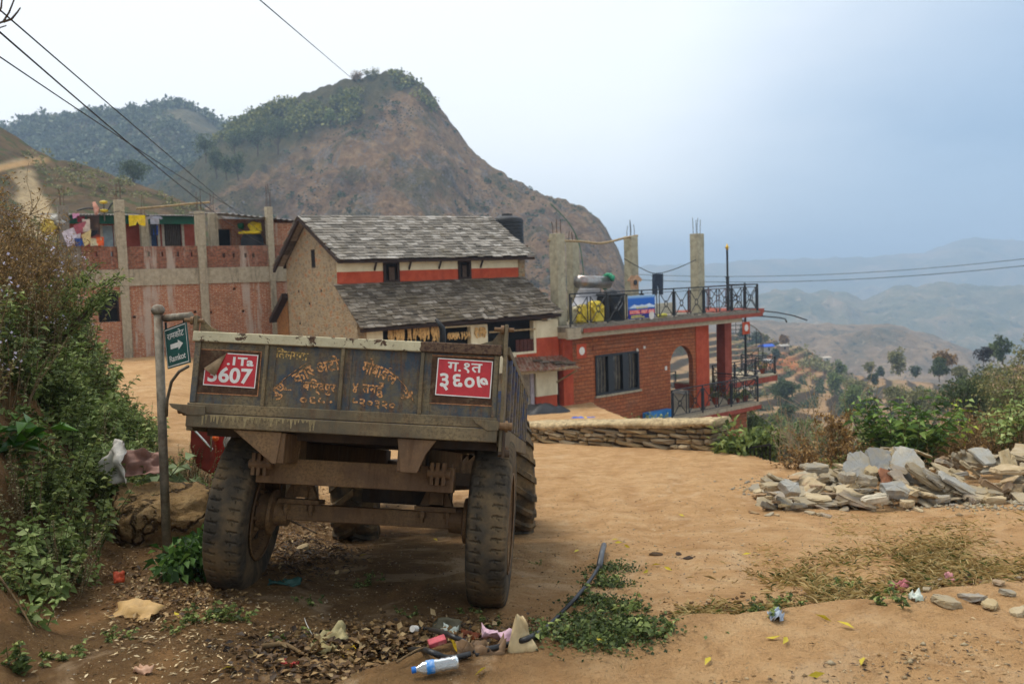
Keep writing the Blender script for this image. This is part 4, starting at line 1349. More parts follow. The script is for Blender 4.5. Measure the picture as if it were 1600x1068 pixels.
# upper front
w1 = [(hit(HM, 599, 420, 0).x, hit(HM, 624, 420, 0).x, hz_(441, 612), hz_(408, 612)), (hit(HM, 716, 420, 0).x, hit(HM, 736, 420, 0).x, hz_(436, 726), hz_(406, 726))]
def zc(x, py0, px0, py1, px1):
    return None
holed(MB(), .352, HL - .022, zb1 - .6, zmid, 0.02, .3, [(h[0], h[1], h[2], min(h[3], zmid)) for h in w1]).build('red_front', m_redp, house)
holed(MB(), .352, HL - .022, zmid + .001, zt1 + .15, 0.025, .3, [(h[0], h[1], zmid + .001, h[3]) for h in w1]).build('cream_front', m_cream2, house)
MB().box((0.0, -.012, zb1 - .5), (.36, .0, zmid)).build('red_corner', m_redp, house)
MB().box((0.0, -.012, zmid + .001), (.36, .0, zt1)).build('cream_corner', m_cream2, house)
for h in w1:
    t_ = .09
    b = MB().box((h[0] + .002, -.03, h[2] + .002), (h[0] + t_, .12, h[3] - .002)).box((h[1] - t_, -.03, h[2] + .002), (h[1] - .002, .12, h[3] - .002)).box((h[0] + t_ + .001, -.03, h[3] - t_), (h[1] - t_ - .001, .12, h[3] - .002)).box((h[0] + t_ + .001, -.03, h[2] + .002), (h[1] - t_ - .001, .12, h[2] + t_))
    w_ = b.build('window', m_wood, house)
    MB().box((h[0] + .01, .13, h[2] + .01), (h[1] - .01, .2, h[3] - .01)).build('opening', m_void, w_)
    MB().box((h[0] + .30 * (h[1] - h[0]) + .06, .06, h[2] + t_ + .002), (h[1] - t_ - .08, .09, h[3] - t_ - .12)).build('shutter', S('shutter_wood', '#4a3a2e', .8, .3, 9, .2), w_)
for px in (585, 639, 686, 751):
    x = hit(HM, px, 410, 0).x
    MB().bar((x, .02, zmid + .03), (x, -.28, zt1 - .02), .05, .06).build('eave_bracket', m_wood, house)
# slates
def slate_mat():
    b = NB('roof_slate')
    r = b.island(); f = b.noise(9, 5, .7)
    c = b.ramp(r, [(0, '#4f4a42'), (.35, '#6b645a'), (.65, '#857d72'), (.9, '#979086'), (1, '#a8a299')])
    c = b.mix(b.math('MULTIPLY', b.step(f, .45, .65), .6), c, '#5d5548')
    c = b.mix(b.math('MULTIPLY', b.step(b.noise(1.3, 6, .7), .52, .68), .55), c, '#53472f')
    return b.out(c, .75, b.bump(f, .4, .01), 0, .4)
def slate_mat2():
    b = NB('roof_slate_mossy')
    r = b.island(); f = b.noise(9, 5, .7)
    c = b.ramp(r, [(0, '#3f382f'), (.4, '#5d5347'), (.75, '#746a5c'), (.95, '#8a8175')])
    c = b.mix(b.math('MULTIPLY', b.step(f, .42, .62), .65), c, '#4d4232')
    c = b.mix(b.math('MULTIPLY', b.step(b.noise(.9, 6, .7), .47, .65), .6), c, '#4c4029')
    return b.out(c, .85, b.bump(f, .4, .01), 0, .3)
def slates(name, mat, e0, e1, t0, t1, row, wmin, wmax, parent, seed, slip=.02):
    """courses of overlapping slates from the eave (e0, e1) to the top (t0, t1)"""
    q = random.Random(seed)
    e0, e1, t0, t1 = map(V, (e0, e1, t0, t1))
    nrm = (e1 - e0).cross(t0 - e0).normalized()
    n = max(2, int(((t0 - e0).length) / row))
    b = MB()
    for k in range(n):
        f0 = k / n; f1 = min(1.0, (k + 1.7) / n)
        a0, a1 = e0.lerp(t0, f0), e1.lerp(t1, f0)
        c0, c1 = e0.lerp(t0, f1), e1.lerp(t1, f1)
        L = (a1 - a0).length
        x = -q.uniform(0, .3)
        while x < L:
            w_ = q.uniform(wmin, wmax)
            u0, u1 = max(x, 0) / L, min(x + w_ - .012, L) / L
            x += w_
            if u1 - u0 < .01: continue
            dn = q.uniform(-slip, slip * 1.4); dn2 = dn + q.uniform(-.02, .02)
            dv = (a0 - c0).normalized()
            lift = .035 + q.uniform(0, .022)
            th = q.uniform(.012, .026)
            p0 = a0.lerp(a1, u0) + dv * dn + nrm * lift; p1 = a0.lerp(a1, u1) + dv * dn2 + nrm * (lift + q.uniform(-.008, .012))
            p2 = c0.lerp(c1, u1) + nrm * .004; p3 = c0.lerp(c1, u0) + nrm * .004
            vs = [p0, p1, p2, p3] + [p + nrm * th for p in (p0, p1, p2, p3)]
            b.add(vs, [(0, 3, 2, 1), (4, 5, 6, 7), (0, 1, 5, 4), (1, 2, 6, 5), (2, 3, 7, 6), (3, 0, 4, 7)])
    return b.build(name, mat, parent)
m_sl, m_sl2 = slate_mat(), slate_mat2()
ov = .42
se = (zrg - zt1) / (DP / 2)
# the slate ends overhang the gable, the ridge sags a little
L0, Lr = -.42, HL + .55
zev = hit(HM, 528, 407, -ov).z
slates('upper_roof', m_sl, (L0 + .35, -ov, zev), (Lr, -ov, zev + .02), (L0, DP / 2, zrg + .02), (Lr - .25, DP / 2, zrg + .06), .185, .2, .46, house, 5)
slates('upper_roof_back', m_sl, (Lr, DP + ov, zev - .1), (L0, DP + ov, zev - .1), (Lr - .25, DP / 2, zrg + .05), (L0, DP / 2, zrg), .3, .3, .6, house, 6)
MB().prism([(L0 + .3, -ov + .04, zev - .09), (L0 + .3, -ov + .04, zev), (L0 + .02, DP / 2, zrg), (L0 + .02, DP + ov, zev - .16), (L0 + .02, DP + ov, zev - .3), (L0 + .02, DP / 2, zrg - .16)], (.10, 0, 0)).build('verge_board', m_wood, house)
MB().box((L0 + .35, -ov + .02, zev - .10), (Lr - .04, -ov + .08, zev + .005)).build('eave_board', m_wood, house)
MB().prism([(L0 + .45, -ov + .1, zev - .0), (L0 + .45, DP / 2, zrg - .03), (L0 + .45, DP + ov, zev - .12), (L0 + .45, DP + ov, zev - .16), (L0 + .45, DP / 2, zrg - .10), (L0 + .45, -ov + .1, zev - .06)], (Lr - L0 - .75, 0, 0)).build('roof_deck', m_wood, house)
le0 = hit(HM, 563, 514, -1.88); le1 = hit(HM, 880, 489, -1.88)
lt0 = hit(HM, 525, 449, -.02); lt1 = hit(HM, 814, 441, -.02)
slates('lower_roof', m_sl2, le0, le1, (lt0.x - .1, -.015, zb1 + .03), (lt1.x + .15, -.015, zb1 + .08), .17, .16, .42, house, 9, .035)
MB().prism([le0 + V((.05, .05, -.13)), le1 + V((-.05, .05, -.13)), le1 + V((-.05, .05, -.01)), le0 + V((.05, .05, -.01))], (0, .08, 0)).build('eave_board', m_wood, house)
MB().prism([V((.1, -1.80, le0.z - .01)), V((.1, -.02, zb1 - .02)), V((.1, -.02, zb1 - .07)), V((.1, -1.80, le0.z - .06))], (HL + .3, 0, 0)).build('roof_deck', m_wood, house)
# lean-to front: gallery with drying cobs and planks, red and cream bay to the right
def fx(px, py=520): return hit(HM, px, py, FQ).x
def fz(py, px=700): return hit(HM, px, py, FQ).z
gz1, gz0 = fz(508, 760), fz(556, 860)
x_bay = fx(838, 540)
gal0, gal1 = fz(514, 700), fz(532, 700)
holed(MB(), .352, fx(872, 520), fz(575, 850) - .02, fz(500, 850), FQ, FQ + .25, [(fx(598), fx(688), fz(548, 640), fz(511, 640)), (fx(696), fx(736), fz(545, 716), fz(511, 716)), (fx(762), fx(834), fz(551, 800), fz(503, 800))]).build('gallery_wall', m_cream2, house)
m_cob = S('dried_maize', '#c9a56c', .8, .35, 14, .3, dirt='#8a6a3f')
q5 = random.Random(3)
for (xa, xc_, zz0, zz1, nm) in ((fx(604), fx(686), fz(536, 640), fz(512, 640), 60), (fx(698), fx(735), fz(530, 716), fz(518, 716), 24), (fx(738), fx(760), fz(528, 750), fz(510, 750), 16)):
    b = MB()
    for k in range(nm):
        x = q5.uniform(xa + .04, xc_ - .04); z = zz1 - .02; ln = q5.uniform(.5, 1.0) * (zz1 - zz0)
        b.tube([(x, FQ - .03 + q5.uniform(-.03, .03), z), (x + q5.uniform(-.06, .06), FQ - .05, z - ln * .5), (x + q5.uniform(-.09, .09), FQ - .04, z - ln)], [.018, .034, .014], 6)
    b.build('drying_maize', m_cob, house)
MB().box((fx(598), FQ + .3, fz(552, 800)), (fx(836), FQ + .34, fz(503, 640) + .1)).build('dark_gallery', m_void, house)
b = MB().box((fx(764), FQ - .03, fz(517, 790) - .03), (fx(836), FQ + .0, fz(517, 790) + .03))
b.build('gallery_rail', m_woodl, house)
wd = MB()
for k in range(5):
    x = fx(806) + k * (fx(836) - fx(806)) / 5
    wd.box((x + .01, FQ + .02, fz(550, 820)), (x + (fx(836) - fx(806)) / 5 - .01, FQ + .05, fz(530, 820)))
wd.build('shutter', S('reddish_boards', '#4a251b', .8, .3, 9, .2), house)
MB().box((x_bay, FQ - .02, fz(527, 850)), (fx(872), FQ - .002, fz(502, 850))).build('cream_bay', m_cream2, house)
MB().box((fx(806), FQ - .022, gz0 - .15), (fx(872), FQ - .003, fz(550, 850))).box((x_bay + .0, FQ - .022, fz(550, 850) + .001), (fx(872), FQ - .003, fz(527, 850) - .001)).build('red_bay', m_redp, house)
# ground floor under the little tin awning
ag = fz(580, 850)
holed(MB(), .352, fx(872, 600), -.8, ag + .3, FQ + .26, FQ + .5, []).build('ground_floor_wall', m_mud, house)
MB().box((fx(837, 600), FQ - .05, fz(618, 850)), (fx(870, 600), FQ + .1, ag + .12)).build('cream_panel', m_cream2, house)
MB().box((fx(837, 640), FQ - .05, -.4), (fx(870, 640), FQ + .1, fz(618, 850) - .002)).build('red_panel', m_redp, house)
dr = MB().box((fx(812, 600), FQ + .05, -.3), (fx(829, 600), FQ + .12, ag + .1)).build('door', S('grey_timber_door', '#8d8271', .8, .25, 8, .2), house)
MB().box((fx(829.5, 600), FQ + .02, -.3), (fx(835, 600), FQ + .15, ag + .1)).build('door_post', S('lilac_timber', '#a39a9e', .8, .2, 8, .1), dr)
aw0, aw1 = hit(HM, 806, 580, FQ - 1.0), hit(HM, 908, 575, FQ - .95)
at0, at1 = hit(HM, 800, 562, FQ - .05), hit(HM, 872, 560, FQ - .05)
sheet(MB(), aw0, aw1, (at1.x + .3, FQ - .03, at1.z + .1), (at0.x, FQ - .03, at0.z + .1), 16, .025).build('awning', m_tinr, house)
b = MB().box((aw0.x, FQ - .9, aw0.z - .16), (aw1.x - .1, FQ - .82, aw0.z - .05)).bar((aw1.x - .15, FQ - .85, aw1.z - .08), (aw1.x - .55, FQ + .0, aw1.z - .6), .06)
b.build('awning_beam', m_woodl, house)
st_ = MB()
for k in range(7):
    c = at0.lerp(aw1, q5.uniform(.3, .9)) + V((q5.uniform(-.3, .3), .1, .12))
    st_.cb(c, (q5.uniform(.25, .5), q5.uniform(.2, .35), .06), None)
st_.build('awning_stones', m_sl2, house, bevel=.015)
# little side shed against the gable
a0 = hitx(HM, 448, 463, -.05); 
shx = -.9
MB().prism([V((0, DP + .1, -.8)), V((0, DP + .1, hitx(HM, 449, 470, 0).z)), V((0, DP + 1.3, hitx(HM, 424, 500, 0).z)), V((0, DP + 1.3, -.8))], (.3, 0, 0)).build('shed_wall', S('orange_clay_wall', '#8d6238', .95, .3, 10, .5, dirt='#5d4226'), house)
MB().prism([V((-.25, DP + .0, hitx(HM, 449, 458, 0).z)), V((-.25, DP + .0, hitx(HM, 449, 466, 0).z)), V((-.25, DP + 1.5, hitx(HM, 421, 503, 0).z)), V((-.25, DP + 1.5, hitx(HM, 421, 496, 0).z))], (2.0, 0, 0)).build('shed_roof', m_wood, house)

# ---- brick guest house with the roof terrace
az2 = rad(48)
U2 = V((math.sin(az2), math.cos(az2), 0)); N2 = V((-math.cos(az2), math.sin(az2), 0))
o = P(878, 520, 36.8); o.z = -4.76
RM = frame(o, U2, N2, V((0, 0, 1)))
guest = thing('brick_guest_house', 'brick house with a railed roof terrace, arch and black framed window', 'house', M=RM)
def rx(px, py, q=0): return hit(RM, px, py, q).x
def rzz(px, py, q=0): return hit(RM, px, py, q).z
ZD = rzz(880, 512, -.6)            # terrace floor
ZF = ZD - .22; ZU = ZD - .46
WS = rx(1110, 560); DEP = 6.2
win = (rx(930, 585), rx(998, 585), rzz(964, 613), rzz(964, 551))
ar = (rx(1048, 620), rx(1084, 620), 0.0, rzz(1066, 570))
holed(MB(), .55, ar[0] - .0, -3, ZU - .002, 0, .25, [win]).build('front_wall', m_brickr, guest)
MB().box((0, -.03, -3), (.548, .25, ZU - .002)).build('red_pillar', m_redp, guest)
MB().box((rx(1088, 600), -.03, -3), (rx(1108, 600), .32, ZU - .002)).build('red_pillar', m_redp, guest)
# arch head
b = MB()
n = 12; xa, xb3 = ar[0] + .001, rx(1088, 600) - .001; zs_ = ar[3] ; rr = (ar[1] - ar[0]) / 2; cx = (ar[0] + ar[1]) / 2
for k in range(n):
    t0, t1 = math.pi * k / n, math.pi * (k + 1) / n
    x0, x1 = cx + rr * math.cos(t0), cx + rr * math.cos(t1)
    z0, z1 = zs_ + rr * 1.05 * math.sin(t0), zs_ + rr * 1.05 * math.sin(t1)
    b.prism([(x0, 0, z0), (x0, 0, ZU - .002), (x1, 0, ZU - .002), (x1, 0, z1)], (0, .25, 0))
b.box((ar[1], 0, -3), (xb3, .25, ZU - .002))
b.build('arch_wall', m_brickr, guest)
MB().box((0.02, DEP, -3), (WS - 2.4, DEP + .25, ZU - .002)).box((.7, .26, -3), (.95, DEP - .01, ZU - .002)).box((ar[0] - .2, 2.6, -.05), (ar[0] + .0, DEP - .01, ZU - .002)).build('rear_walls', m_brickr, guest)
# window
wf = .09
fr = MB()
x0, x1, z0, z1 = win
fr.box((x0 + .002, -.05, z0 + .002), (x0 + wf, .1, z1 - .002)).box((x1 - wf, -.05, z0 + .002), (x1 - .002, .1, z1 - .002)).box((x0 + wf + .001, -.05, z1 - wf), (x1 - wf - .001, .1, z1 - .002)).box((x0 + wf + .001, -.05, z0 + .002), (x1 - wf - .001, .1, z0 + wf))
t3 = (x1 - x0) / 3
for k in (1, 2):
    fr.box((x0 + k * t3 - .16, -.05, z0 + wf + .001), (x0 + k * t3 + .16, .1, z1 - wf - .001))
wdw = fr.build('window', m_iron, guest)
MB().box((x0 + .02, .11, z0 + .02), (x1 - .02, .14, z1 - .02)).build('glass', S('curtained_glass', '#35302a', .35, .6, 5, 0, dirt='#7d7768', spec=.3), wdw)
b = MB()
for k in range(3):
    for j in range(3):
        x = x0 + k * t3 + t3 * (.28 + .22 * j)
        b.tube([(x, .095, z0 + wf), (x + .03, .095, (z0 + z1) / 2), (x, .095, z1 - wf)], .012, 5)
b.build('window_grille', S('pale_grille', '#857d6c', .6, .2, 9, 0), wdw)
MB().box((x0 - .05, -.09, z0 - .09), (x1 + .1, .0, z0 - .002)).build('window_sill', m_conc, wdw)
MB().box((x0 - .12, -.06, z1 + .22), (x1 + .18, -.001, z1 + .42)).build('lintel_course', m_brickr, guest)
for px, py, s_ in ((993, 546, .05), (1004, 542, .04)):
    MB().lathe([(.001, -.09), (.05, -.05), (.055, 0), (.02, .06), (.001, .07)], 12, Matrix.Translation((rx(px, py), -.1, rzz(px, py)))).build('wall_lamp', S('lamp_white', '#d9d6cc', .4, .1, 9, 0), guest, smooth=True)
q = V((rx(1040, 575), 0, rzz(1040, 575)))
MB().box((q.x - .06, -.04, q.z - .09), (q.x + .06, -.001, q.z + .09)).build('switch_box', S('lamp_white', '#d9d6cc'), guest, bevel=.01)
# terrace slab
XR = rx(1188, 490, -.6)
MB().box((-.15, -.6, ZF), (XR, DEP + .6, ZD - .002)).build('terrace_slab', m_concd, guest)
MB().box((.6, -.63, ZF - .05), (XR + .05, -.602, ZD - .10)).box((XR + .002, -.6, ZF - .05), (XR + .04, DEP + .3, ZD - .10)).build('red_fascia', m_reddk, guest)
MB().box((-.15, -.50, ZU), (XR - 1.4, -.22, ZF - .002)).box((-.15, -.219, ZU), (XR - 1.4, DEP, ZF - .002)).build('slab_beam', S('pale_beige_beam', '#a89a80', .9, .15, 6, .15, dirt='#8a7c62'), guest)
MB().box((-.30, -.62, ZU - .02), (.45, -.505, ZD - .05)).build('slab_end', m_conc, guest)
m_em = S('white_emblem', '#cfc9bf', .7, .1, 12, .1)
for px, py, w_ in ((909, 548, .27), (1166, 512, .3)):
    x, z = rx(px, py, -.66), rzz(px, py, -.66)
    e = MB().box((x - w_, -.66, z - .30), (x + w_, -.632, z + .28)).build('red_block', m_redp, guest)
    MB().lathe([(.001, .0), (.15, .0), (.16, -.012), (.001, -.016)], 20, Matrix.Translation((x, -.664, z)) @ Matrix.Rotation(rad(-90), 4, 'X')).build('white_flower_emblem', m_em, e)
# loose bricks along the terrace edge
q6 = random.Random(12)
x = .3
b = MB()
while x < XR - .4:
    w_ = q6.uniform(.15, .4)
    b.box((x, -.56 + q6.uniform(0, .04), ZD - .001), (x + w_ + .001, -.40, ZD + q6.uniform(.03, .10)))
    x += w_
b.build('edge_kerb', m_concd, guest)
MB().box((0, 2.8, ZD), (XR - 2.2, 2.95, ZD + .5)).build('terrace_rear_kerb', S('pale_kerb', '#bdb6a2', .9, .15, 6, .15), guest)
MB().box((XR - 2.2, .4, ZF + .02), (XR + 1.9, 3.6, ZD + .02)).box((XR - 1.4, .402, ZU + .1), (XR + 1.8, 3.5, ZF + .018)).build('upper_landing', m_reddk, guest)
# railings
def railing(p0, p1, hgt, parent, npost, low=.12, m=None):
    p0, p1 = V(p0), V(p1)
    d = p1 - p0; L = d.length; d.normalize()
    up = V((0, 0, 1))
    b = MB()
    b.bar(p0 + up * hgt, p1 + up * hgt, .06, .05)
    b.bar(p0 + up * (hgt - .13), p1 + up * (hgt - .13), .022)
    b.bar(p0 + up * low, p1 + up * low, .03)
    bays = npost - 1
    for k in range(npost):
        q = p0 + d * (L * k / bays)
        b.bar(q, q + up * hgt, .05, .05, (1, 0, 0))
    for k in range(bays):
        a = L * k / bays; w_ = L / bays
        m0 = max(1, round(w_ / 1.1))
        for j in range(m0):
            u0 = a + w_ * (j + .08) / m0; u1 = a + w_ * (j + .92) / m0
            zl, zh = low, hgt - .13
            q00, q10, q01, q11 = p0 + d * u0 + up * zl, p0 + d * u1 + up * zl, p0 + d * u0 + up * zh, p0 + d * u1 + up * zh
            b.bar(q00, q01, .03, .03, (1, 0, 0)); b.bar(q10, q11, .03, .03, (1, 0, 0))
            c_ = (q00 + q11) / 2
            hw = (u1 - u0) / 2; hh = (zh - zl) / 2
            di = [c_ + d * hw * .26, c_ + up * hh * .30, c_ - d * hw * .26, c_ - up * hh * .30]
            for i in range(4): b.bar(di[i], di[(i + 1) % 4], .028, .028, (.3, .8, .1))
            for sx in (-1, 1):
                for sz in (-1, 1):
                    b.bar(c_ + d * sx * hw * .13 + up * sz * hh * .15, c_ + d * sx * hw + up * sz * hh, .028, .028, (.3, .8, .1))
    return b.build('railing', m or m_iron, parent)
zrt = rzz(880, 460, -.5) - ZD
railing((-.02, -.5, ZD), (rx(1184, 470, -.5), -.5, ZD), zrt, guest, 7)
railing((rx(1184, 470, -.5), -.45, ZD), (rx(1184, 470, -.5), 1.2, ZD), zrt, guest, 2)
railing((XR - 2.2, 2.0, ZD + .02), (XR + 1.0, 2.0, ZD + .02), 1.2, guest, 3, m=S('brown_railing', '#5a3428', .7, .2, 9, .1))
# roof columns with rebar
for px, w_, top, q in ((872, .46, 365, .7), (896, .42, 377, 2.6), (987, .46, 369, 1.6), (1090, .48, 365, .7)):
    x = rx(px, 440, q); zt = rzz(px, top, q)
    p = MB().box((x - w_ / 2, q - w_ / 2, ZD), (x + w_ / 2, q + w_ / 2, zt)).build('roof_column', S('pale_concrete_column', '#a09880', .92, .18, 5, .3, dirt='#6f6a58'), guest, bevel=.02)
    rebars(MB(), x, q, zt, .85 if px > 900 else .6, .16, .016, 4, px).build('rebar', S('grey_rebar', '#5f6670', .7, .2, 9, 0) if px > 900 else m_rebar, p)
# balcony below
ZB = .0
xb0, xb1 = rx(1050, 655, -1.1), rx(1186, 632, -1.1)
MB().box((xb0, -1.15, ZB - .16), (xb1, 5.0, ZB)).build('balcony_slab', m_conc, guest)
MB().box((xb0 + .05, -1.2, ZB - .34), (xb1 + .05, -.2, ZB - .162)).build('red_fascia', m_reddk, guest)
MB().box((xb0 + .3, -.8, -6), (xb1 - .6, 4.5, ZB - .342)).build('foundation_wall', m_brickr, guest)
hr = rzz(1055, 609, -1.08) - ZB
railing((xb0 + .05, -1.08, ZB), (xb1 - .05, -1.08, ZB), hr, guest, 4)
railing((xb1 - .05, -1.04, ZB), (xb1 - .05, 1.5, ZB), hr, guest, 3)
railing((ar[0] + .05, 4.8, ZB), (xb1 + 1.2, 4.8, ZB), 1.0, guest, 5)
# landing of the outer stair
lx0, lx1 = rx(1110, 610, 1.8), rx(1208, 605, 1.8)
MB().box((xb1 - .04, 1.6, ZB + .25), (lx1 + .1, 3.9, ZB + .55)).build('stair_landing', m_reddk, guest)
MB().box((xb1 - .04, 1.55, ZB + .552), (lx1 + .1, 3.9, ZB + .62)).build('landing_slab', m_conc, guest)
railing((lx0, 1.65, ZB + .62), (lx1, 1.65, ZB + .62), .95, guest, 4)
railing((lx1, 1.70, ZB + .62), (lx1, 3.8, ZB + .62), .95, guest, 2)
xp = rx(1133, 560, 1.2)
MB().box((xp - .28, 1.0, ZB), (xp + .28, 1.5, ZU - .002)).build('brick_pillar', m_reddk, guest)
# spiral stair
cxs = V((rx(1165, 540, 2.2), 2.2, 0))
MB().cyl(cxs + V((0, 0, ZB)), cxs + V((0, 0, ZD + 1.3)), .06).build('stair_pole', m_iron, guest)
b = MB(); hp = []
n = 15
for k in range(n):
    a = -2.6 + k * .42; z = ZB + .75 + k * (ZD - ZB - .75) / n
    d1, d2 = V((math.cos(a), math.sin(a), 0)), V((math.cos(a + .40), math.sin(a + .40), 0))
    b.prism([cxs + V((0, 0, z)) + d1 * .07, cxs + V((0, 0, z)) + d1 * .92, cxs + V((0, 0, z)) + d2 * .92, cxs + V((0, 0, z)) + d2 * .07], (0, 0, .03))
    hp.append(cxs + d1 * .92 + V((0, 0, z + .95)))
    b.cyl(cxs + d1 * .9 + V((0, 0, z)), cxs + d1 * .9 + V((0, 0, z + .95)), .016, seg=6)
b.build('spiral_steps', m_iron, guest)
MB().tube(hp, .022, 8).build('spiral_handrail', m_grey, guest)
# drain hoses hanging out over the edge
p = [hit(RM, px, py, 1.4) for px, py in ((1186, 485), (1215, 488), (1240, 493), (1261, 500))]
MB().tube(p, .035, 8).build('drain_pipe', m_iron, guest, smooth=True)
p = [hit(RM, px, py, -.1) for px, py in ((1170, 493), (1195, 494), (1218, 496), (1227, 498), (1229, 503))]
MB().tube(p, .035, 8).build('drain_pipe', m_iron, guest, smooth=True)
# step block by the arch
x0, x1 = rx(1012, 640, -.7), rx(1054, 640, -.7)
# ------------------------------------------------------------------ plants
def leaf_mat(name, cols, transl=.3, rough=.6, spec=.3):
    b = NB(name)
    r = b.island()
    n = len(cols)
    c = b.ramp(r, [(i / (n - 1), c_) for i, c_ in enumerate(cols)])
    c = b.mix(b.math('MULTIPLY', b.step(b.noise(1.7, 4, .7), .4, .65), .3), c, hx(cols[0]))
    return b.out(c, rough, None, 0, spec, transl=transl)
m_leaf = leaf_mat('green_leaves', ['#3c4722', '#5a6a34', '#7b8a48', '#a0aa64'])
m_leaf_lt = leaf_mat('light_green_leaves', ['#556631', '#788c4a', '#99aa64', '#bac482'])
m_leaf_ol = leaf_mat('olive_leaves', ['#4c4e2a', '#6b6b3c', '#8a8650', '#a8a06a'])
m_leaf_dk = leaf_mat('dark_leaves', ['#28341a', '#3a4826', '#505f34', '#687548'])
m_leaf_br = leaf_mat('dry_brown_leaves', ['#54401f', '#7a5c34', '#9c7a48', '#b5955f'], .2)
m_leaf_gr = leaf_mat('grey_seed_heads', ['#5c5638', '#7f7752', '#a0966c', '#b8ae86'], .2)
m_leaf_ye = leaf_mat('yellow_green_leaves', ['#5d7420', '#8aa030', '#b0bf48'], .35)
m_flow = leaf_mat('lilac_flowers', ['#9a94ac', '#b5b0c4', '#cfcbd6'], .2)
m_bark = S('bark', '#4a3c2c', .95, .35, 7, .6, dirt='#6b5a44')
m_twig = S('dry_twigs', '#6b573c', .95, .3, 15, .3)
m_twigp = S('pale_twigs', '#94836a', .95, .25, 15, .3)
m_stem = S('green_stems', '#4d5028', .9, .3, 15, .2)

def unit(a):
    return a / np.maximum(np.linalg.norm(a, axis=-1, keepdims=True), 1e-9)
def leaf_arr(pos, d, L, W, r, fold=.25, droop=.0):
    """folded six point leaves: base, two sides, tip"""
    n = len(pos)
    d = unit(d)
    up = np.tile([0, 0, 1.0], (n, 1)) + r.normal(0, .55, (n, 3))
    side = unit(np.cross(d, up)); nrm = np.cross(side, d)
    L = np.broadcast_to(L, (n,))[:, None]; W = np.broadcast_to(W, (n,))[:, None]
    dn = np.array([0, 0, -1.0])
    m1 = pos + d * L * .45
    tip = pos + d * L + dn * droop * L
    s1 = m1 + side * W / 2 + nrm * W * fold; s2 = m1 - side * W / 2 + nrm * W * fold
    v = np.stack([pos, s1, tip, s2], 1).reshape(-1, 3)
    i = np.arange(n)[:, None] * 4
    f = np.concatenate([i + np.array([[0, 1, 2]]), i + np.array([[0, 2, 3]])], 0)
    return v, f
class Foliage:
    def __init__(s): s.v = []; s.f = []; s.m = []; s.n = 0
    def add(s, v, f, mi=0):
        s.v.append(v); s.f.append(f + s.n); s.m.append(np.full(len(f), mi)); s.n += len(v)
    def tube(s, pts, r0, r1, mi, seg=5):
        b = MB()
        n = len(pts)
        b.tube(pts, [r0 + (r1 - r0) * k / (n - 1) for k in range(n)], seg, False)
        tri = []
        for q in b.f:
            tri += [(q[0], q[1], q[2]), (q[0], q[2], q[3])]
        s.add(np.array([tuple(p) for p in b.v]), np.array(tri), mi)
    def mesh(s, name, mats):
        me = bpy.data.meshes.new(name)
        fast(me, np.concatenate(s.v), np.concatenate(s.f), np.concatenate(s.m))
        for m in mats: me.materials.append(m)
        return me
def curve(p, d, L, n, bend, r, grav=0):
    p = np.array(p, float); d = np.array(d, float); d /= np.linalg.norm(d)
    out = [p.copy()]
    for k in range(n):
        d = d + r.normal(0, bend, 3) + np.array([0, 0, grav]); d /= np.linalg.norm(d)
        p = p + d * L / n
        out.append(p.copy())
    return out
def weed_mesh(name, seed, mats, nst, h, spread, lpn, L, W, flower=0, droop=.25, straight=.25):
    """bunch of upright stems with leaves all along; mats = leaf, stem, flower"""
    r = np.random.RandomState(seed); F = Foliage()
    for k in range(nst):
        a = r.uniform(0, 6.28); q = r.uniform(0, 1) ** .6 * spread
        base = np.array([math.cos(a) * q * .6, math.sin(a) * q * .6, -.05])
        hh = h * r.uniform(.55, 1.05)
        pts = curve(base, [math.cos(a) * q * .8 / h, math.sin(a) * q * .8 / h, 1], hh, 6, straight * .3, r)
        F.tube(pts, .006 * (h / .6) ** .5, .002, 1, 4)
        P_ = np.array(pts)
        nl = lpn
        t = r.uniform(.15, 1.0, nl) * 5.999
        i = t.astype(int); f = (t - i)[:, None]
        pos = P_[i] * (1 - f) + P_[i + 1] * f
        az_ = r.uniform(0, 6.28, nl)
        d = np.stack([np.cos(az_), np.sin(az_), r.uniform(-.15, .75, nl)], 1)
        s_ = r.uniform(.55, 1.15, nl) * (1.15 - .45 * t / 6)
        v, fc = leaf_arr(pos, d, L * s_, W * s_, r, .2, droop)
        F.add(v, fc, 0)
        if flower and r.uniform() < .75:
            m = flower
            pos = P_[-1] + r.normal(0, .03, (m, 3))
            v, fc = leaf_arr(pos, r.normal(0, 1, (m, 3)) + [0, 0, .5], .022, .022, r, .1)
            F.add(v, fc, 2)
    return F.mesh(name, mats)
def twig_mesh(name, seed, mats, nst, h, spread, sub, leafn, L, W, rad_=.008):
    """bare forking shrub"""
    r = np.random.RandomState(seed); F = Foliage()
    for k in range(nst):
        a = r.uniform(0, 6.28)
        q = r.uniform(.1, 1) * spread
        pts = curve([math.cos(a) * q * .2, math.sin(a) * q * .2, -.1], [math.cos(a) * q / h, math.sin(a) * q / h, 1], h * r.uniform(.6, 1.05), 7, .10, r)
        F.tube(pts, rad_, rad_ * .35, 1, 5)
        for j in range(sub):
            i = r.randint(2, 7)
            d = np.array(pts[i]) - pts[i - 1]; d /= np.linalg.norm(d)
            p2 = curve(pts[i], d + r.normal(0, .55, 3) + [0, 0, .2], h * r.uniform(.15, .42), 5, .18, r)
            F.tube(p2, rad_ * .5, rad_ * .18, 1, 4)
            if leafn:
                P_ = np.array(p2)
                ix = r.randint(1, 6, leafn)
                v, fc = leaf_arr(P_[ix] + r.normal(0, .02 * h, (leafn, 3)), r.normal(0, 1, (leafn, 3)), L * r.uniform(.5, 1.2, leafn), W * r.uniform(.5, 1.2, leafn), r, .3, .3)
                F.add(v, fc, 0)
    return F.mesh(name, mats)
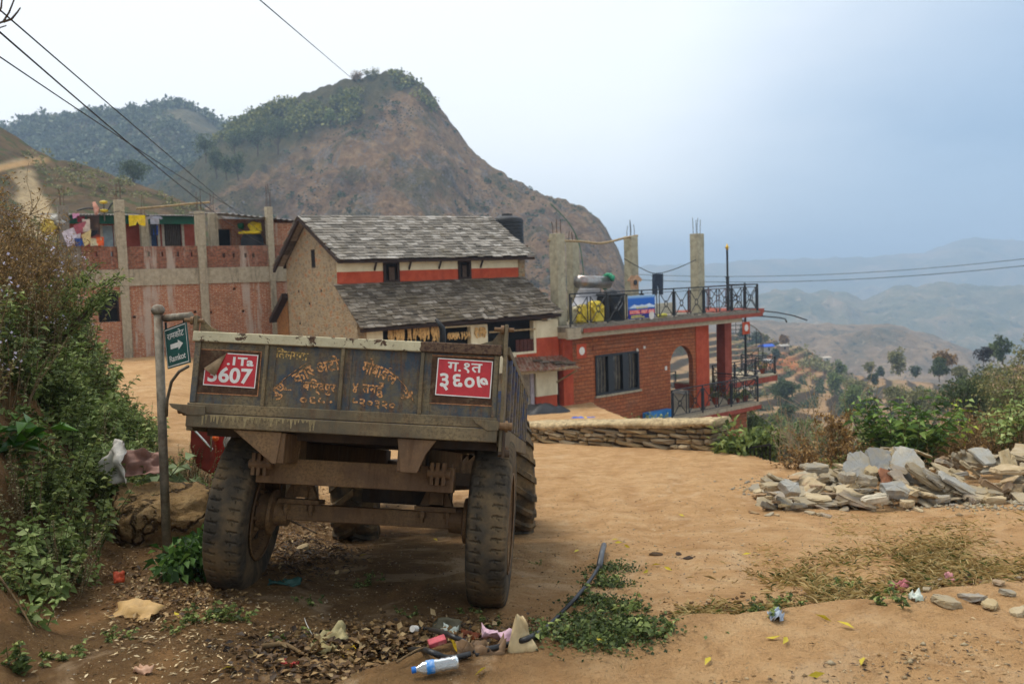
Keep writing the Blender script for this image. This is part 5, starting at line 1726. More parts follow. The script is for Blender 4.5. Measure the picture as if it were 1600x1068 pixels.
def bush_mesh(name, seed, mats, R, n, L, W, lumps=14, low=.15):
    """rounded shrub: leaves on lumps spread through the volume, stems showing between"""
    r = np.random.RandomState(seed); F = Foliage()
    R = np.array(R, float)
    C = unit(r.normal(0, 1, (lumps, 3))) * r.uniform(.25, .85, (lumps, 1)) * R
    C[:, 2] = np.abs(C[:, 2]) * 1.0 + R[2] * low
    rl = r.uniform(.22, .46, lumps) * R.mean()
    for k in range(lumps):
        m = int(n / lumps)
        u = unit(r.normal(0, 1, (m, 3)))
        pos = C[k] + u * rl[k] * (r.uniform(.35, 1.08, (m, 1)))
        d = u * .8 + r.normal(0, .5, (m, 3)) + [0, 0, .25]
        s_ = r.uniform(.6, 1.2, m)
        v, fc = leaf_arr(pos, d, L * s_, W * s_, r, .2, .25)
        F.add(v, fc, 0)
        F.tube(curve([r.normal(0, .06) * R[0], r.normal(0, .06) * R[1], -.1], C[k] - [0, 0, -.1], np.linalg.norm(C[k]), 5, .06, r), .012 * R.mean() + .004, .004, 1, 5)
    return F.mesh(name, mats)
def shoot_mesh(name, seed, mats, nsh, h, spread, npair, L, W):
    """broad leaved shrub of arching shoots with paired leaves"""
    r = np.random.RandomState(seed); F = Foliage()
    for k in range(nsh):
        a = r.uniform(0, 6.28); q = r.uniform(0, 1) ** .7
        pts = curve([math.cos(a) * q * .25 * spread, math.sin(a) * q * .25 * spread, -.05], [math.cos(a) * q * 1.1 * spread / h, math.sin(a) * q * 1.1 * spread / h, 1], h * r.uniform(.65, 1.1), 8, .07, r, -.03)
        F.tube(pts, .009, .004, 1, 5)
        P_ = np.array(pts)
        for j in range(npair):
            t = (0.2 + .8 * (j + 1) / npair) * 7.99
            i = int(t); p = P_[i] * (1 - t + i) + P_[i + 1] * (t - i)
            for s_ in (0, 1):
                aa = j * 1.57 + s_ * 3.14 + r.normal(0, .3)
                d = np.array([[math.cos(aa), math.sin(aa), r.uniform(-.1, .6)]])
                z_ = r.uniform(.7, 1.15) * (1 - .3 * (j / npair) ** 3)
                v, fc = leaf_arr(p[None], d, L * z_, W * z_, r, .15, .35)
                F.add(v, fc, 0)
    return F.mesh(name, mats)
def plant(name, me, loc, rz=0, s=1, label=None, cat='plant', group=None, tilt=(0, 0)):
    o = bpy.data.objects.new(name, me)
    COL.objects.link(o)
    o.location = loc; o.rotation_euler = (tilt[0], tilt[1], rz)
    o.scale = (s, s, s) if isinstance(s, (int, float)) else s
    return tag(o, label, cat, group)

# ---- thicket on the earth bank
W_GREEN = [weed_mesh('leafy_weed', 100 + k, [m_leaf, m_stem, m_flow], 16, .62, .34, 26, .085, .045) for k in range(3)]
W_LT = [weed_mesh('leafy_weed', 110 + k, [m_leaf_lt, m_stem, m_flow], 14, .50, .32, 24, .10, .06) for k in range(2)]
W_FLOW = [weed_mesh('flowering_weed', 120 + k, [m_leaf_ol, m_twig, m_flow], 20, .72, .36, 28, .055, .026, 5) for k in range(3)]
W_GREY = [weed_mesh('seeding_weed', 130 + k, [m_leaf_gr, m_twig, m_flow], 22, .68, .36, 30, .036, .02, 0) for k in range(2)]
W_DRY = [twig_mesh('dry_shrub', 140 + k, [m_leaf_br, m_twig], 22, .95, .55, 9, 10, .035, .016, .006) for k in range(2)]
W_TUFT = [weed_mesh('low_weed', 150 + k, [m_leaf, m_stem, m_flow], 9, .17, .16, 14, .06, .04) for k in range(2)]
def xfoot(y): return float(np.interp(y, [0, 4, 5, 7.5, 9, 11, 13], [-2.1, -2.25, -2.5, -3.05, -3.65, -4.4, -5.2]))
q7 = random.Random(21)
LAB = {'g': ('leafy_weed', W_GREEN, 'green leafy weed in the thicket on the earth bank', 'green weeds on the earth bank'),
       'l': ('leafy_weed', W_LT, 'pale green broad leaved weed low on the earth bank', 'pale green weeds on the earth bank'),
       'f': ('flowering_weed', W_FLOW, 'olive weed with lilac flower heads on the earth bank', 'lilac flowering weeds on the bank'),
       's': ('seeding_weed', W_GREY, 'grey seeding weed gone dry on the earth bank', 'dry seeding weeds on the bank'),
       'd': ('dry_shrub', W_DRY, 'brown dry shrub at the top of the earth bank', 'dry shrubs on top of the bank')}
def bankplant(kind, x, y, s):
    nm, ms, lab, grp = LAB[kind]
    plant(nm, q7.choice(ms), (x, y, g1(x, y) - .02), q7.uniform(0, 6.28), s, lab, 'plant' if kind != 'd' else 'shrub', grp, (q7.uniform(-.12, .12), q7.uniform(-.02, .28)))
cnt = 0
for k in range(2600):
    if cnt >= 285: break
    y = q7.uniform(4.6, 12.4) ; o_ = q7.uniform(.1, 4.2)
    x = xfoot(y) - o_
    px = 800 + FPX * x / y
    if px < -160 or px > 250: continue
    bare = (o_ < .9 and y < 6.6) or (o_ < .35 and y < 9)
    if bare and q7.random() < .6: continue
    u = q7.random()
    if o_ > 2.2 and px < 60: kd = 'd' if u < .4 else ('s' if u < .75 else 'f')
    elif o_ < .9: kd = 'g' if u < .62 else ('l' if u < .85 else 's')
    elif y > 8: kd = 'f' if u < .35 else ('s' if u < .70 else ('g' if u < .88 else 'l'))
    else: kd = 'g' if u < .28 else ('f' if u < .52 else ('s' if u < .85 else 'l'))
    bankplant(kd, x, y, q7.uniform(.75, 1.25) * (.8 if o_ < .6 else 1) * (1.25 if y > 9 and o_ > 1 else 1)); cnt += 1
# brown shrub crowning the bank on the left
SH_TOP = [twig_mesh('dry_shrub', 160 + k, [m_leaf_br, m_twig], 34, 1.3, .8, 14, 14, .04, .014, .006) for k in range(2)]
for k, (px, py, y, s) in enumerate(((15, 420, 8.2, .8), (-40, 400, 7.4, .9), (5, 400, 9.8, .95), (45, 430, 10.6, .95), (-60, 400, 9.0, 1.0))):
    x = (px - 800) / FPX * y
    plant('dry_shrub', SH_TOP[k % 2], (x, y, g1(x, y) - .1), k * 1.3, s, 'tall russet dry shrub crowning the earth bank', 'shrub', 'russet shrubs crowning the bank')
# green bough reaching out over the bank
F = Foliage(); r_ = np.random.RandomState(5)
b0 = P(60, 480, 8.4); b0.z = g1(b0.x, b0.y) 
tips = [P(186, 432, 8.6), P(165, 470, 8.5), P(150, 415, 8.8), P(120, 440, 8.4), P(176, 455, 8.7)]
for tp in tips:
    m_ = b0.lerp(tp, .5) + V((0, 0, .12))
    pts = [np.array(b0), np.array(b0.lerp(m_, .5) + V((0, 0, .08))), np.array(m_), np.array(m_.lerp(tp, .5) + V((0, 0, .05))), np.array(tp)]
    F.tube(pts, .016, .004, 1, 5)
    P_ = np.array(pts)
    t_ = r_.uniform(1.6, 3.99, 240); i_ = t_.astype(int); f_ = (t_ - i_)[:, None]
    pos = P_[i_] * (1 - f_) + P_[i_ + 1] * f_ + r_.normal(0, .045, (240, 3)) * [1, 1, .6]
    v, fc = leaf_arr(pos, np.array(tp - b0)[None] * .6 + r_.normal(0, .5, (240, 3)), .07 * r_.uniform(.6, 1.2, 240), .018, r_, .1, .2)
    F.add(v, fc, 0)
tag(link('leaning_shrub', F.mesh('leaning_shrub', [m_leaf, m_bark])), 'green feathery shrub leaning out from the bank over the road', 'shrub')
# big glossy leaves at the left edge
bl = shoot_mesh('broad_leaved_plant', 170, [leaf_mat('glossy_leaves', ['#1f3d12', '#35601c', '#5d8a2a'], .25, .35, .5), m_stem], 5, .5, .25, 4, .22, .11)
p = P(-6, 520, 6.4)
plant('broad_leaved_plant', bl, (p.x - .05, p.y, g1(p.x, p.y) + .0), .6, .9, 'plant with big glossy green leaves nearest the camera on the bank', 'plant')
# young nettle-like plants on the bare soil
N_PL = [weed_mesh('young_plant', 180 + k, [m_leaf_lt if k else m_leaf, m_stem, m_flow], 5, .26, .12, 13, .085, .06, 0, .3) for k in range(2)]
for px, py, s, l in ((137, 915, .9, 'young leafy plant beside the brown sack scrap'), (55, 975, .9, 'small leafy plant at the foot of the bare bank'), (20, 1040, .75, 'dark leafy plant in the corner of the dirt slope'), (160, 800, 1.3, 'leafy plant growing in front of the boulder'), (215, 830, .9, 'low leafy plant between the boulder and the signpost'), (30, 930, .7, 'tiny leafy plant on the clay of the bank')):
    q_ = on(px, py)
    plant('young_plant', N_PL[int(px) % 2], q_ - V((0, 0, .02)), px, s, l)
# nettles by the signpost and the trailer wheel
NB_ = bush_mesh('nettle_bush', 190, [leaf_mat('nettle_leaves', ['#26401a', '#3c5a26', '#557836', '#759648']), m_stem], (.24, .24, .34), 900, .07, .042, 12)
q_ = on(303, 900); plant('nettle_bush', NB_, q_ - V((0, 0, .04)), .4, 1.12, 'bright green nettle clump against the trailer wheel', 'shrub')
q_ = on(180, 815); plant('nettle_bush', NB_, q_ - V((0, 0, .05)), 2.4, .72, 'bright green clump hanging beside the boulder', 'shrub')
CAB = shoot_mesh('broad_leaved_plant', 195, [leaf_mat('pale_leaves', ['#5f7048', '#869468', '#a9b48a'], .25), m_stem], 14, .45, .45, 4, .2, .13)
p = P(225, 700, 9.0); plant('broad_leaved_plant', CAB, (p.x, p.y, g1(p.x, p.y) - .02), 0, 1.0, 'pale grey green broad leaved plant behind the boulder', 'plant')
for k, (px, py, y, s) in enumerate(((285, 740, 9.2, 1.0), (310, 735, 9.4, .9), (330, 742, 9.0, .75), (262, 735, 9.6, .9), (345, 735, 9.8, .6))):
    p = P(px, py, y)
    plant('seeding_weed', (W_GREY + W_GREEN)[k % 4], (p.x, p.y, g1(p.x, p.y) - .02), k, s * .8, 'dry weed between the signpost and the trailer wheel', 'plant', 'weeds behind the boulder')

# ---- low green cover by the hose and the grassy bank of the ditch
def cover(name, label, mat, n, area, L, W, seed, up=.7, mask=None, kind='stuff', spread=None):
    r = np.random.RandomState(seed)
    xs = []; ys = []; c_ = 0
    while c_ < n:
        a, b_ = area(r, n)
        xs.append(a); ys.append(b_); c_ += len(a)
    x = np.concatenate(xs)[:n]; y = np.concatenate(ys)[:n]
    z = G(x, y)
    az_ = r.uniform(0, 6.28, n)
    d = np.stack([np.cos(az_), np.sin(az_), r.uniform(.1, 1.2, n) * up], 1)
    pos = np.stack([x, y, z + r.uniform(-.01, .03, n)], 1)
    s_ = r.uniform(.5, 1.25, n)
    v, f = leaf_arr(pos, d, L * s_, W * s_, r, .15, .25)
    F = Foliage(); F.add(v, f, 0)
    return tag(link(name, F.mesh(name, [mat])), label, kind=kind)
hose_c = [on(px, py) for px, py in ((955, 890), (950, 915), (935, 940), (955, 955), (915, 975), (980, 975), (930, 1000), (890, 985), (1000, 985), (960, 1000))]
hx_, hy_ = np.array([c.x for c in hose_c]), np.array([c.y for c in hose_c])
def a_hose(r, n):
    i = r.randint(0, len(hx_), n)
    return hx_[i] + r.normal(0, .10, n), hy_[i] + r.normal(0, .08, n)
def on_fast(px, py):
    u = (px - 800) / FPX; v = (534 - py) / FPX
    d = u[:, None] * np.array(c_r) + v[:, None] * np.array(c_u) + np.array(c_f)
    d = d / d[:, 1:2]
    y = np.full(len(px), 6.0)
    for _ in range(5):
        y = np.clip((G(d[:, 0] * y, y) - 1.65) / d[:, 2], 3, 30)
    return d[:, 0] * y, y
cover('ground_cover', 'green creeping ground cover around the hose', leaf_mat('creeper_leaves', ['#2a3319', '#414f28', '#5a6a38', '#7c8850']), 4600, a_hose, .030, .019, 3, 1.3)
def a_grassbank(r, n):
    px = r.uniform(1060, 1640, n); c = np.interp(px, [1060, 1180, 1300, 1500, 1640], [985, 950, 915, 870, 860])
    py = c + r.normal(0, 26, n)
    k = fbm(px * .013, py * .03, 3, 8) + r.uniform(-.25, .25, n) > -.05
    return on_fast(px[k], py[k])
m_straw = leaf_mat('dry_grass_blades', ['#8a7448', '#ab935c', '#c9b27a', '#decb98'], .3)
m_grass = leaf_mat('green_grass_blades', ['#2f3d16', '#4a5a22', '#6b7a34'], .2)
cover('grass', 'dry straw coloured grass on the far bank of the ditch', m_straw, 5600, a_grassbank, .105, .006, 4, .8)
cover('grass', 'short green grass among the dry grass by the ditch', m_grass, 1800, a_grassbank, .075, .007, 5, .9)
def a_field(r, n):
    px = r.uniform(1180, 1640, n); py = r.uniform(800, 905, n)
    k = fbm(px * .012, py * .03, 3, 18) + r.uniform(-.2, .3, n) > .05
    return on_fast(px[k], py[k])
cover('grass', 'sparse dry grass over the open dirt on the right', m_straw, 2200, a_field, .06, .005, 6, .35)
def a_lip(r, n):
    px = r.uniform(740, 1250, n); c = np.interp(px, [740, 900, 1060, 1250], [1040, 1000, 985, 955])
    return on_fast(px, c + np.abs(r.normal(0, 14, n)) - 5)
cover('grass', 'dry straw along the lip of the near road', m_straw, 1300, a_lip, .07, .005, 7, .3)
for k, (px, py, s) in enumerate(((590, 905, .6), (500, 1000, .8), (335, 965, .9), (300, 968, .9), (360, 972, .8), (690, 990, .5), (770, 975, .6), (850, 975, .6), (560, 915, .5), (430, 1000, .5), (180, 1000, .6), (100, 1030, .8), (640, 960, .6), (480, 940, .6), (1190, 955, .7), (1230, 945, .8), (1330, 925, .8), (1400, 940, .8), (840, 880, .4), (735, 955, .6), (265, 985, .6), (940, 905, .9), (965, 915, .8), (925, 940, 1.0), (985, 950, .9), (900, 965, .9), (960, 985, 1.0), (1015, 985, .8), (880, 995, .8))):
    q_ = on(px, py)
    plant('low_weed', W_TUFT[k % 2], q_ - V((0, 0, .01)), k * 1.1, s, 'small low green weed sprouting from the dirt', 'plant', 'low weeds scattered over the dirt')

# ---- shrubs along the brink behind the slates
def at(px, y, dz=0):
    x = (px - 800) / FPX * y
    return V((x, y, g1(x, y) + dz))
BIG = shoot_mesh('broad_leaved_shrub', 200, [leaf_mat('bright_shrub_leaves', ['#2a3f18', '#435d26', '#607f38', '#8aa252']), m_stem], 46, 1.15, .72, 8, .19, .075)
p = at(1410, 13.9, 0); top = P(1410, 618, 13.9).z
plant('broad_leaved_shrub', BIG, (p.x, p.y, top - 1.12), 0, 1.05, 'big bright green broad leaved shrub behind the slate heap', 'shrub')
SM_ = bush_mesh('small_leaved_shrub', 205, [m_leaf_lt, m_stem], (.55, .5, .8), 2600, .055, .028, 18, .1)
p = at(1370, 15.0); top = P(1370, 605, 15.0).z
plant('small_leaved_shrub', SM_, (p.x, p.y, top - 1.45), 1, 1.0, 'fine leaved green shrub to the left of the broad leaved one', 'shrub')
p = at(1480, 15.6); top = P(1480, 612, 15.6).z
PALE = [twig_mesh('bare_shrub', 210 + k, [m_leaf_br, m_twigp], 11, 1.7, .65, 6, 2, .04, .02, .010) for k in range(2)]
BRN = [twig_mesh('withered_shrub', 215 + k, [m_leaf_br, m_twig], 8, 1.25, .42, 8, 20, .07, .035, .009) for k in range(2)]
p = at(1275, 14.6); top = P(1275, 578, 14.6).z
plant('bare_shrub', PALE[0], (p.x, p.y, top - 1.62), .5, 1.0, 'pale leafless shrub with thin upright branches by the valley edge', 'shrub')
p = at(1240, 15.4); top = P(1240, 610, 15.4).z
plant('bare_shrub', PALE[1], (p.x, p.y, top - 1.6), 1.5, .95, 'lower leafless shrub to the left of the tall pale one', 'shrub')
for k, (px, y, ty, l) in enumerate(((1305, 14.2, 625, 'withered brown shrub with hanging dead leaves by the pale bare one'), (1335, 14.8, 660, 'low withered brown shrub right of the hanging dead leaves'), (1265, 13.9, 672, 'low withered brown shrub at the left end of the slate heap'))):
    p = at(px, y); top = P(px, ty, y).z
    plant('withered_shrub', BRN[k % 2], (p.x, p.y, top - 1.25), k, 1.0, l, 'shrub')
TH = [twig_mesh('bramble', 220 + k, [m_leaf_br, m_twig], 26, .9, 1.0, 12, 8, .04, .02, .007) for k in range(2)]
for k, (px, y, ty) in enumerate(((1480, 14.0, 660), (1520, 14.5, 652), (1560, 14.1, 655), (1600, 14.5, 650), (1640, 14.3, 650), (1500, 15.2, 640), (1580, 15.4, 640), (1460, 14.6, 668), (1350, 13.8, 690), (1310, 13.6, 695), (1540, 15.8, 625), (1620, 15.6, 630))):
    p = at(px, y); top = P(px, ty, y).z
    plant('bramble', TH[k % 2], (p.x, p.y, top - .85), k * 1.9, (1.05, 1.05, 1.0), 'brown tangled bramble behind the slate heap', 'shrub', 'brambles behind the slate heap')
YEL = shoot_mesh('yellowish_shrub', 230, [m_leaf_ye, m_twigp], 6, 1.0, .5, 4, .13, .06)
p = at(1505, 14.3); top = P(1505, 618, 14.3).z
plant('yellowish_shrub', YEL, (p.x, p.y, top - .95), .3, .9, 'sparse shrub with yellow green shoot tips above the brambles', 'shrub')
for k, (px, ty, l) in enumerate(((1570, 615, 'bright green leafy shrub above the brambles, near the right edge'), (1605, 600, 'bright green leafy shrub cut by the right edge of the photo'))):
    p = at(px, 14.0); top = P(px, ty, 14.0).z
    plant('broad_leaved_shrub', shoot_mesh('broad_leaved_shrub', 232 + k, [m_leaf_lt, m_stem], 12, .9, .45, 6, .14, .07), (p.x, p.y, top - .9), k, .95, l, 'shrub')
for k, (px, ty, y, s) in enumerate(((1345, 700, 13.2, .7), (1300, 708, 13.0, .6), (1395, 690, 13.2, .6))):
    p = at(px, y); top = P(px, ty - 30, y).z
    plant('leafy_weed', W_GREEN[k], (p.x, p.y, p.z - .02), k, s, 'green weed pushing up between slates and brambles', 'plant', 'green weeds behind the slate heap')
# plant at the end of the stone wall
WL = bush_mesh('wall_end_shrub', 240, [m_leaf, m_stem], (.5, .4, .6), 900, .13, .06, 12, .05)
p = at(1165, 16.6); top = P(1165, 640, 16.6).z
plant('wall_end_shrub', WL, (p.x, p.y, top - .95), 0, 1.35, 'leafy green shrub at the right end of the stone wall', 'shrub')

# ---- trees
def tree(name, label, loc, h, crown, n, L, W, mats, lumps, seed, group=None, trunk_h=.4, tr=None, cat='tree'):
    """trunk and limbs in one mesh, the crown of leaf clumps in another"""
    r = np.random.RandomState(seed)
    root = thing(name, label, cat, loc, 0, group)
    cx, cy, cz = crown
    F = Foliage(); B = Foliage()
    tr = tr or min(h * .022, cx * .09)
    tp = curve([0, 0, -.3], [r.normal(0, .05), r.normal(0, .05), 1], h * .86, 7, .05, r)
    B.tube(tp, tr, tr * .25, 0, 7)
    C = unit(r.normal(0, 1, (lumps, 3))) * r.uniform(.25, .92, (lumps, 1)) * np.array(crown)
    C[:, 2] += h - cz * .98
    rl = r.uniform(.34, .60, lumps) * min(cx, cz)
    for k in range(lumps):
        i = min(6, max(2, int(7 * (C[k][2] - .25 * h) / h)))
        d = C[k] - tp[i]
        B.tube(curve(tp[i], d, np.linalg.norm(d), 4, .05, r), tr * .4, tr * .1, 0, 4)
        m = int(n / lumps * (rl[k] / rl.mean()) ** 1.5) + 3
        u = unit(r.normal(0, 1, (m, 3)))
        pos = C[k] + u * rl[k] * r.uniform(.3, 1.1, (m, 1)) * [1.1, 1.1, .8]
        s_ = r.uniform(.6, 1.2, m)
        v, f = leaf_arr(pos, u + r.normal(0, .6, (m, 3)), L * s_, W * s_, r, .2, .2)
        F.add(v, f, 0)
    link('trunk', B.mesh('trunk', [mats[1]]), root)
    link('crown', F.mesh('crown', [mats[0]]), root)
    return root
def place(px, py, y):
    return P(px, py, y)
def hz2(px, y):
    x = (px - 800) / FPX * y
    return V((x, y, float(H2(np.array([x]), np.array([y]))[0][0])))
# trees at the right, beyond the brambles: foot hidden, top from the photograph
def valley_tree(name, label, px, top, y, wpx, hpx, n, mats, lumps, seed, group=None, sq=1.0):
    s = y / FPX
    h = hpx * s; w_ = wpx * s / 2
    t = P(px, top, y)
    g = hz2(px, y)
    z0 = max(g.z, t.z - 1.15 * h) if t.z - h > g.z + .5 else t.z - h
    hh = t.z - z0
    leaf = max(.06, 4.6 * s)
    return tree(name, label, (t.x, t.y, z0), hh, (w_, w_, h * .56 * sq), n, leaf, leaf * .55, mats, lumps, seed, group)
DK = (m_leaf_dk, m_bark); OL = (m_leaf_ol, m_bark); GN = (m_leaf, m_bark); BR = (m_leaf_br, m_bark)
valley_tree('dark_tree', 'dark round tree standing above the brambles on the right', 1520, 566, 38, 84, 98, 4200, DK, 26, 301)
valley_tree('olive_tree', 'tall olive green tree at the right edge of the valley', 1592, 535, 34, 105, 175, 7000, OL, 44, 302)
valley_tree('sparse_tree', 'thin sparse tree top high at the right edge', 1606, 492, 36, 44, 120, 900, OL, 12, 303)
valley_tree('olive_tree', 'olive green tree between the dark round one and the right edge', 1557, 578, 40, 50, 85, 1800, OL, 14, 304)
valley_tree('dark_tree', 'dark purplish bushy tree on the skyline of the terraces at right', 1537, 540, 118, 22, 22, 500, (leaf_mat('purplish_leaves', ['#1c1614', '#2c2421', '#3c322a'], .1), m_bark), 10, 305)
valley_tree('conifer', 'dark upright conifer on the skyline of the terraces at right', 1566, 520, 120, 22, 40, 700, DK, 14, 306, None, 1.0)
valley_tree('conifer', 'smaller green conifer to the left of the upright one', 1553, 532, 122, 14, 26, 350, GN, 10, 307)
spec = [
    (1180, 640, 45, 60, 90, GN, 'dark green bush tree behind the shrub at the end of the stone wall'),  # px, top, y, w, h, kind, label
    (1403, 543, 200, 28, 34, OL, 'tallest olive tree on the ridge road of the terraces'),
    (1468, 560, 150, 26, 30, DK, 'dark round tree in front of the bare branched one'),
    (1475, 545, 155, 30, 26, BR, 'bare brownish tree behind the dark round one'),
    (1312, 560, 250, 16, 24, GN, 'green conical tree at the end of the hedge on the ridge'),
    (1358, 565, 230, 14, 16, OL, 'small grey olive tree on the ridge road'),
    (1376, 573, 230, 9, 13, DK, 'small dark tree on the ridge road'),
    (1365, 577, 190, 12, 24, DK, 'dark narrow tree below the ridge road'),
    (1430, 572, 220, 12, 14, DK, 'little dark tree right of the tallest ridge tree'),
    (1500, 570, 150, 24, 24, OL, 'olive bush tree right of the bare branched one'),
    (1344, 590, 185, 52, 28, OL, 'wide low olive tree on the terraces'),
    (1338, 610, 160, 40, 36, GN, 'green round tree in the middle of the terraces'),
    (1305, 580, 210, 22, 30, GN, 'green tree under the hedge at the terrace edge'),
    (1228, 590, 150, 32, 38, DK, 'blue green round tree on the terraces beside the guest house'),
    (1216, 592, 155, 20, 24, DK, 'smaller blue green tree touching the round one'),
    (1334, 598, 140, 34, 52, GN, 'bright green bushy tree behind the bare shrubs'),
    (1362, 618, 135, 26, 34, DK, 'dark bush right of the bright green bushy tree'),
    (1228, 625, 120, 22, 34, DK, 'dark tree low on the terraces beside the guest house balcony'),
    (1215, 640, 115, 26, 30, GN, 'green bush tree below the guest house balcony'),
    (1184, 515, 290, 16, 24, DK, 'round dark tree at the left end of the terrace skyline'),
    (1194, 522, 290, 10, 14, OL, 'small olive tree beside the round skyline tree'),
    (1162, 503, 290, 14, 28, DK, 'tall dark skyline tree seen through the spiral stair'),
    (1225, 522, 285, 14, 14, BR, 'windswept brown tree on the skyline above the blue roof'),
    (1213, 543, 255, 10, 20, DK, 'slim dark tree between the blue roofed hut and the grey hut'),
    (1192, 550, 250, 12, 12, OL, 'small bush tree in front of the blue roofed hut'),
    (1440, 605, 110, 40, 40, OL, 'olive thicket tree on the slope above the broad leaved shrub'),
    (1405, 600, 130, 46, 30, OL, 'low olive tree on the slope left of the thicket tree'),
    (1250, 648, 80, 60, 70, GN, 'dark green bush in the hollow left of the bare shrubs'),
    (1215, 668, 60, 50, 80, OL, 'yellow green bush in the hollow below the guest house'),
    (1290, 660, 70, 60, 60, GN, 'green bush in the hollow behind the withered shrubs'),
]
for k, (px, top, y, w_, h_, mt, lab) in enumerate(spec):
    valley_tree('tree' if h_ > 15 else 'bush', lab, px, top, y, w_, h_, 90 + int(w_ * h_ * 1.1), mt, 8 + int(w_ * .35), 320 + k, None)
# hedges along the terrace edges: too many to count
def scrub(name, label, pts, mat, seed, leaf, kind='stuff'):
    r = np.random.RandomState(seed); F = Foliage()
    for (x, y, z, R_) in pts:
        m = int(26 * r.uniform(.6, 1.4))
        u = unit(r.normal(0, 1, (m, 3)))
        pos = np.array([x, y, z + R_ * .5]) + u * R_ * r.uniform(.3, 1.1, (m, 1)) * [1.2, 1.2, .8]
        s_ = r.uniform(.6, 1.3, m) * leaf
        v, f = leaf_arr(pos, u + r.normal(0, .5, (m, 3)), s_, s_ * .7, r, .2, .1)
        F.add(v, f, 0)
    return tag(link(name, F.mesh(name, [mat])), label, kind=kind)
r8 = np.random.RandomState(8)
pts = []
for k in range(420):
    px = r8.uniform(1150, 1640); y = r8.uniform(125, 295)
    x = (px - 800) / FPX * y
    if fbm(x * .025, y * .025, 3, 77) < .08: continue
    z, ph = H2(np.array([x]), np.array([y]))
    pts.append((x, y, float(z[0]), r8.uniform(.5, 1.7)))
for k in range(70):
    px = r8.uniform(1255, 1330); y = r8.uniform(262, 275); x = (px - 800) / FPX * y
    z, ph = H2(np.array([x]), np.array([y])); pts.append((x, y, float(z[0]), r8.uniform(1.0, 1.9)))
hx1 = r8.uniform(1150, 1640, 26000); hy1 = r8.uniform(122, 296, 26000); hX = (hx1 - 800) / FPX * hy1
hZ, hP = H2(hX, hy1); hP = hP - np.floor(hP)
hk = (hP > .42) & (hP < .66) & (fbm(hX * .03, hy1 * .03, 3, 78) > -.12)
hk = np.where(hk)[0][:1500]
scrub('scrub', 'scrub and hedges scattered over the terraces', pts, m_leaf_ol, 9, .75)
scrub('scrub', 'low hedges and weeds lining the terrace edges', [(hX[i], hy1[i], hZ[i], .25 + .5 * float(r8.uniform()) ** 2) for i in hk], m_leaf_dk, 17, .5)
pts = []
for k in range(260):
    px = r8.uniform(1170, 1600); y = r8.uniform(38, 115); x = (px - 800) / FPX * y
    z, ph = H2(np.array([x]), np.array([y])); pts.append((x, y, float(z[0]), r8.uniform(.8, 2.2)))
scrub('scrub', 'green scrub filling the hollow below the terraces', pts, m_leaf, 10, .5)

# ---- woods on the hills: far off, read as one mass
def hill_z(H, px, frac):
    X, Y, Z, Uu, Vv = H
    i = int(np.argmin(np.abs(Vv[:, 0] - frac)))
    xs = X[i] / Y[i] * FPX + 800
    j = int(np.argmin(np.abs(xs - px)))
    return X[i, j], Y[i, j], Z[i, j]
pts = []
while len(pts) < 760:
    px = r8.uniform(335, 690); fr = r8.uniform(.60, 1.0)
    x, y, z = hill_z(MH, px, fr)
    v_ = P(px, 0, 1); 
    py = 534 - FPX * (V((x, y, z)) - CAM).dot(c_u) / (V((x, y, z)) - CAM).dot(c_f)
    s0 = np.interp(px, [330, 385, 450, 520, 585, 612, 655, 690], [235, 198, 160, 135, 116, 113, 127, 172])
    dp = np.interp(px, [335, 400, 450, 520, 560, 620, 660, 690], [40, 34, 55, 48, 60, 60, 22, 6])
    if py - s0 > dp * (1 + .6 * fbm(px * .03, py * .03, 3, 4)): continue
    if px > 590 and r8.uniform() < .7: continue
    if fbm(px * .02 + 9, py * .02, 3, 14) < -.03: continue
    pts.append((x, y, z, r8.choice([r8.uniform(.8, 1.6), r8.uniform(1.5, 3.0)])))
scrub('forest', 'wood of grey green trees over the shoulder of the brown hill', pts[:430], leaf_mat('hill_wood_leaves', ['#39421c', '#555e28', '#747a38', '#94924a'], .15), 12, 1.5)
scrub('forest', 'yellow green trees mixed into the wood on the hill shoulder', pts[430:], leaf_mat('hill_wood_leaves_light', ['#5d6028', '#7f7f38', '#a09a4c'], .15), 16, 1.4)
pts = []
for k in range(900):
    px = r8.uniform(250, 960); fr = r8.uniform(.15, .98)
    x, y, z = hill_z(MH, px, fr)
    if fbm(x * .03, y * .03, 3, 24) < .05: continue
    pts.append((x, y, z, r8.uniform(.3, .9)))
scrub('scrub', 'low dark scrub dotted over the brown hillside', pts, m_leaf_dk, 13, .9)
pts = []
for k in range(2200):
    px = r8.uniform(-60, 420); fr = r8.uniform(.35, 1.02)
    x, y, z = hill_z(FH, px, fr)
    if fbm(x * .015, y * .015, 3, 44) < -.30: continue
    pts.append((x, y, z, r8.uniform(1.6, 3.6)))
scrub('forest', 'forest covering the far hill', pts, leaf_mat('far_wood_leaves', ['#36422a', '#4c5836', '#636c44', '#7a7e54'], .1), 14, 2.6)
pts = []
for k in range(500):
    px = r8.uniform(0, 420); fr = r8.uniform(.2, 1.0)
    x, y, z = hill_z(NS, px, fr)
    if fbm(x * .05, y * .05, 3, 54) < .02: continue
    pts.append((x, y, z, r8.uniform(.3, .8)))
scrub('scrub', 'green scrub over the near hillside', pts, m_leaf_ol, 15, .45)
